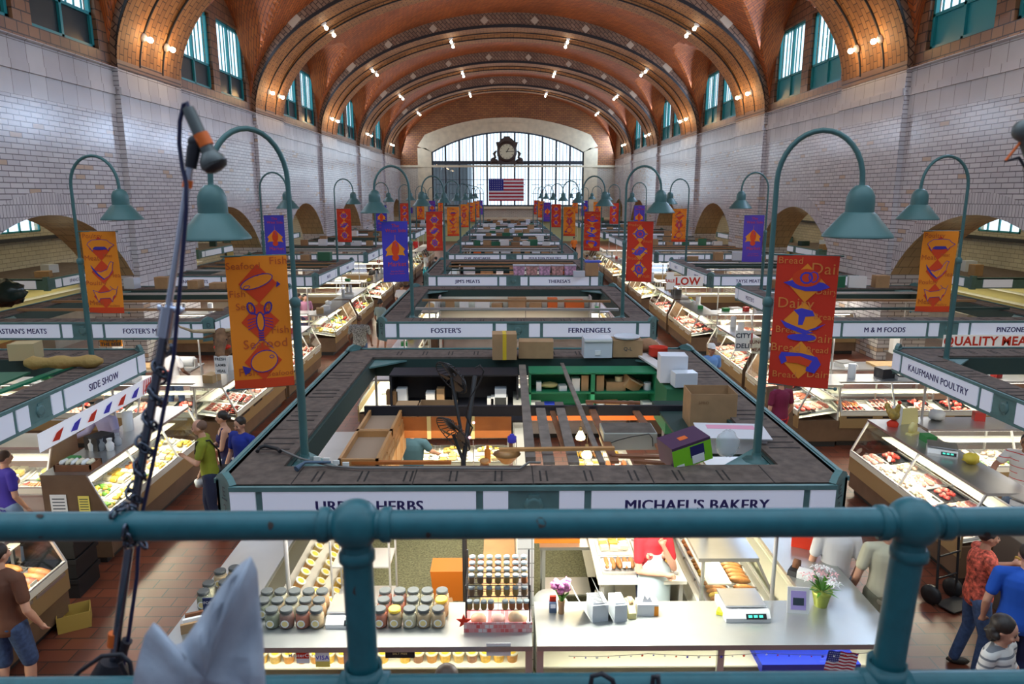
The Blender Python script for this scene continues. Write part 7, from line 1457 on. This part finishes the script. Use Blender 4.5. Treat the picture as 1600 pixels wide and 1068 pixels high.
for u, v, w, h in ((62, 806, 7, 3), (64, 841, 5, 3), (423, 821, 4, 7), (846, 817, 7, 9), (669, 835, 4, 4), (1543, 835, 6, 4)): chip(u, v, w, h)
chip(557, 923, 6, 9, 'v')
# ================================================================ microphone stand, chain, bag
MY = 1.17
def A(u, v, y=MY): return tuple(at(u, v, y=y))
M_chrome = mat('chrome_tube', (.62, .68, .82), .12, metal=1.0); M_blk = mat('black_rubber', (.012, .012, .02), .5); M_otape = mat('orange_tape', (.80, .16, .02), .5); M_mic = mat('microphone_grey', (.13, .15, .15), .45, metal=.5)
st = thing('microphone_stand', 'tall chrome microphone stand clamped behind the railing, left', 'microphone stand')
b = MB(); b.tube([A(172, 1075), A(184, 985), A(215, 760), A(262, 492)], .0078, 14, 0); b.build('lower_tube', mat('worn_chrome', (.16, .17, .22), .25, metal=.9), st)
b = MB(); b.tube([A(258, 515), A(300, 240)], .0056, 14, 0); b.build('boom_tube', M_chrome, st)
b = MB(); b.tube([A(256, 525), A(264, 478)], .0125, 16, 0); b.tube([A(248, 480), A(282, 484)], .006, 8, 0); b.ball(A(281, 484), .008, 8, 6); b.build('clutch', M_chrome, st)
b = MB(); b.tube([A(298, 262), A(303, 232), A(306, 222)], [.009, .0105, .0095], 12, 0); b.ball(A(304, 222), .0105, 12, 8); b.build('mic_clip', M_blk, st)
for q, (u0, v0, u1, v1, rr) in enumerate(((292, 293, 294, 281, .0078), (176, 1008, 178, 988, .0095))): b = MB(); b.tube([A(u0, v0), A(u1, v1)], rr, 12, 0); b.build('tape', M_otape, st)
b = MB(); b.tube([A(168, 1110), A(172, 1055), A(177, 1030)], [.045, .034, .022], 12, 0); b.tube([A(186, 1040), A(196, 1005), A(199, 1000)], [.008, .009, .010], 8, 0); b.build('base_joint', M_blk, st)
mc = thing('microphone', 'grey handheld microphone with orange tape, pointing down', 'microphone'); b = MB(); b.tube([A(294, 168), A(297, 176), A(318, 222), A(328, 242)], [.0085, .0098, .0102, .0115], 14, 0); b.tube([A(326, 238), A(330, 247), A(335, 258), A(338, 263)], [.012, .019, .021, .016], 16, 0); b.build('body', M_mic, mc)
b = MB(); b.tube([A(335, 256), A(339, 264), A(341, 267)], [.0212, .017, .008], 16, 0); b.build('grille', M_dark, mc); b = MB(); b.tube([A(313, 209), A(323, 228)], .0118, 14, 0); b.tube([A(312, 222), A(320, 216)], .011, 10); b.build('tape', M_otape, mc)
cb = thing('microphone_cable', 'dark blue black cable looping from the microphone down the stand', 'cable'); b = MB(); b.tube([A(296, 173), A(292, 160), A(287, 163), A(281, 190), A(280, 225), A(285, 262), A(291, 287, MY-.01), A(291, 330, MY-.012), A(282, 440, MY-.02), A(271, 560, MY-.02), A(252, 660, MY-.01), A(225, 790), A(218, 820), A(214, 900), A(200, 1000), A(190, 1060)], .0034, 8, 0); b.build('cord', mat('cable_navy', (.01, .012, .06), .4), cb)
for i, P in enumerate((((100, 1075), (125, 1048), (160, 1024), (190, 1022), (203, 1034), (208, 1068)), ((188, 1035), (196, 1052), (194, 1075)))):
    b = MB(); b.tube([A(u, v, 1.12) for u, v in P], .004, 8, 0); b.build('loop', M_blk, cb)
# chain wound around the stand and over the rail
def link_geo(b, c, d, up, L=.0105, r=.0026):
    d = d.normalized(); up = (up-d*up.dot(d)).normalized(); P = []
    for k in range(13): a = 2*PI*k/12; P.append(c+d*L*math.cos(a)+up*.006*math.sin(a))
    b.tube(P, r, 6, 0, cap=False)
ch = thing('steel_chain', 'steel chain wound around the stand and looped over the rail', 'chain'); b = MB(); n = 0
p0, p1 = Vector(A(259, 545)), Vector(A(205, 800)); ax = (p1-p0); NL = 32
for k in range(NL):
    t = k/(NL-1); a = t*2*PI*6.5; c = p0+ax*t; o = Vector((math.cos(a), math.sin(a), 0))*.0105; c2 = p0+ax*min(1, t+.01); d = ax.normalized()*.9+Vector((-math.sin(a), math.cos(a), 0))*.8; link_geo(b, c+o, d, o if k % 2 else Vector((0, 0, 1)).cross(o)+Vector((0, 0, .5)))
b.build('links', mat('chain_steel', (.10, .115, .15), .25, metal=1.0), ch); b = MB()
PX = at(188, 825, y=RY).x
for k in range(13):
    a = -.4+k*.44; c = Vector((PX+.004*(k % 2)+.002*k, RY+.030*math.sin(a), RZ+.030*math.cos(a))); link_geo(b, c, Vector((.1, math.cos(a), -math.sin(a))), Vector((1, 0, 0)) if k % 2 else Vector((0, math.sin(a), math.cos(a))))
for k in range(4): link_geo(b, Vector((PX-.01+.006*k, RY+.045, RZ-.03-.008*k)), Vector((.6, 0, -1)), Vector((0, 1, 0)) if k % 2 else Vector((1, 0, .3)))
b.build('loop', MATS['chain_steel'], ch)
# a second microphone at the right edge
m2 = thing('microphone', 'dark microphone on a stand cut off at the right edge', 'microphone'); b = MB(); b.ball(A(1598, 204, 1.4), (.019, .019, .02), 14, 10); b.tube([A(1597, 204, 1.4), A(1612, 245, 1.4)], .012, 10); b.build('head', M_mic, m2); b = MB(); b.tube([A(1570, 252, 1.4), A(1592, 246, 1.4), A(1602, 262, 1.4), A(1606, 300, 1.4), A(1640, 900, 1.4)], [.002, .003, .003, .006, .008], 8); b.build('stand', M_blk, m2)
b = MB(); b.tube([A(1571, 251, 1.4), A(1600, 215, 1.4)], .0025, 6); b.build('clip', M_otape, m2)
for i, P in enumerate((((922, 1075), (925, 1056), (940, 1052), (957, 1062), (962, 1080)), ((1018, 1080), (1021, 1056), (1028, 1055), (1030, 1080)))):
    b = MB(); b.tube([A(u, v, RY-.028) for u, v in P], .0042, 8, 0); tag(b.build('cable_loop', M_blk, None), 'black cable looped over the lower rail, %s of two' % ['left', 'right'][i], 'cable')
# crumpled plastic bag close to the lens
bg_ = thing('plastic_bag', 'pale blue grey crumpled plastic bag with two peaks at the lower left', 'bag'); OUT = [(203, 1100), (210, 1050), (226, 992), (240, 972), (249, 978), (258, 1012), (285, 1003), (315, 960), (345, 915), (370, 885), (392, 868), (402, 890), (405, 930), (411, 990), (417, 1100)]
b = MB(); ng = random.Random(2); n = len(OUT); cu, cv = 320, 1060; rings = [0.0, .25, .5, .75, .92, 1.0]; K = 60
def outp(t):
    f = t*n; i = int(f) % n; g = f-int(f); a, c = OUT[i], OUT[(i+1) % n]; return a[0]+(c[0]-a[0])*g, a[1]+(c[1]-a[1])*g
for side in (0, 1):
    o = len(b.v)
    for j, q in enumerate(rings):
        for k in range(K):
            u, v = outp(k/K); uu, vv = cu+(u-cu)*q, cv+(v-cv)*q; dep = (.055*math.sqrt(max(0, 1-q*q)) + .012*math.sin(uu*.05+vv*.03)*(q < 1)+.008*math.sin(uu*.11-vv*.07)*(q < 1))
            b.v.append(tuple(at(uu, vv, y=.74+(dep if side else -dep*.6))))
    for j in range(len(rings)-1):
        for k in range(K):
            a, c = o+j*K+k, o+j*K+(k+1) % K; f = (a, c, c+K, a+K); b.f.append(f if side == 0 else f[::-1]); b.m.append(0); b.s.append(True)
b.build('bag_film', mat('bag_film', (.36, .41, .50), .4, bump=.3, scale=12), bg_)
cam_d.dof.use_dof = True; cam_d.dof.focus_distance = 12.0; cam_d.dof.aperture_fstop = 6.0
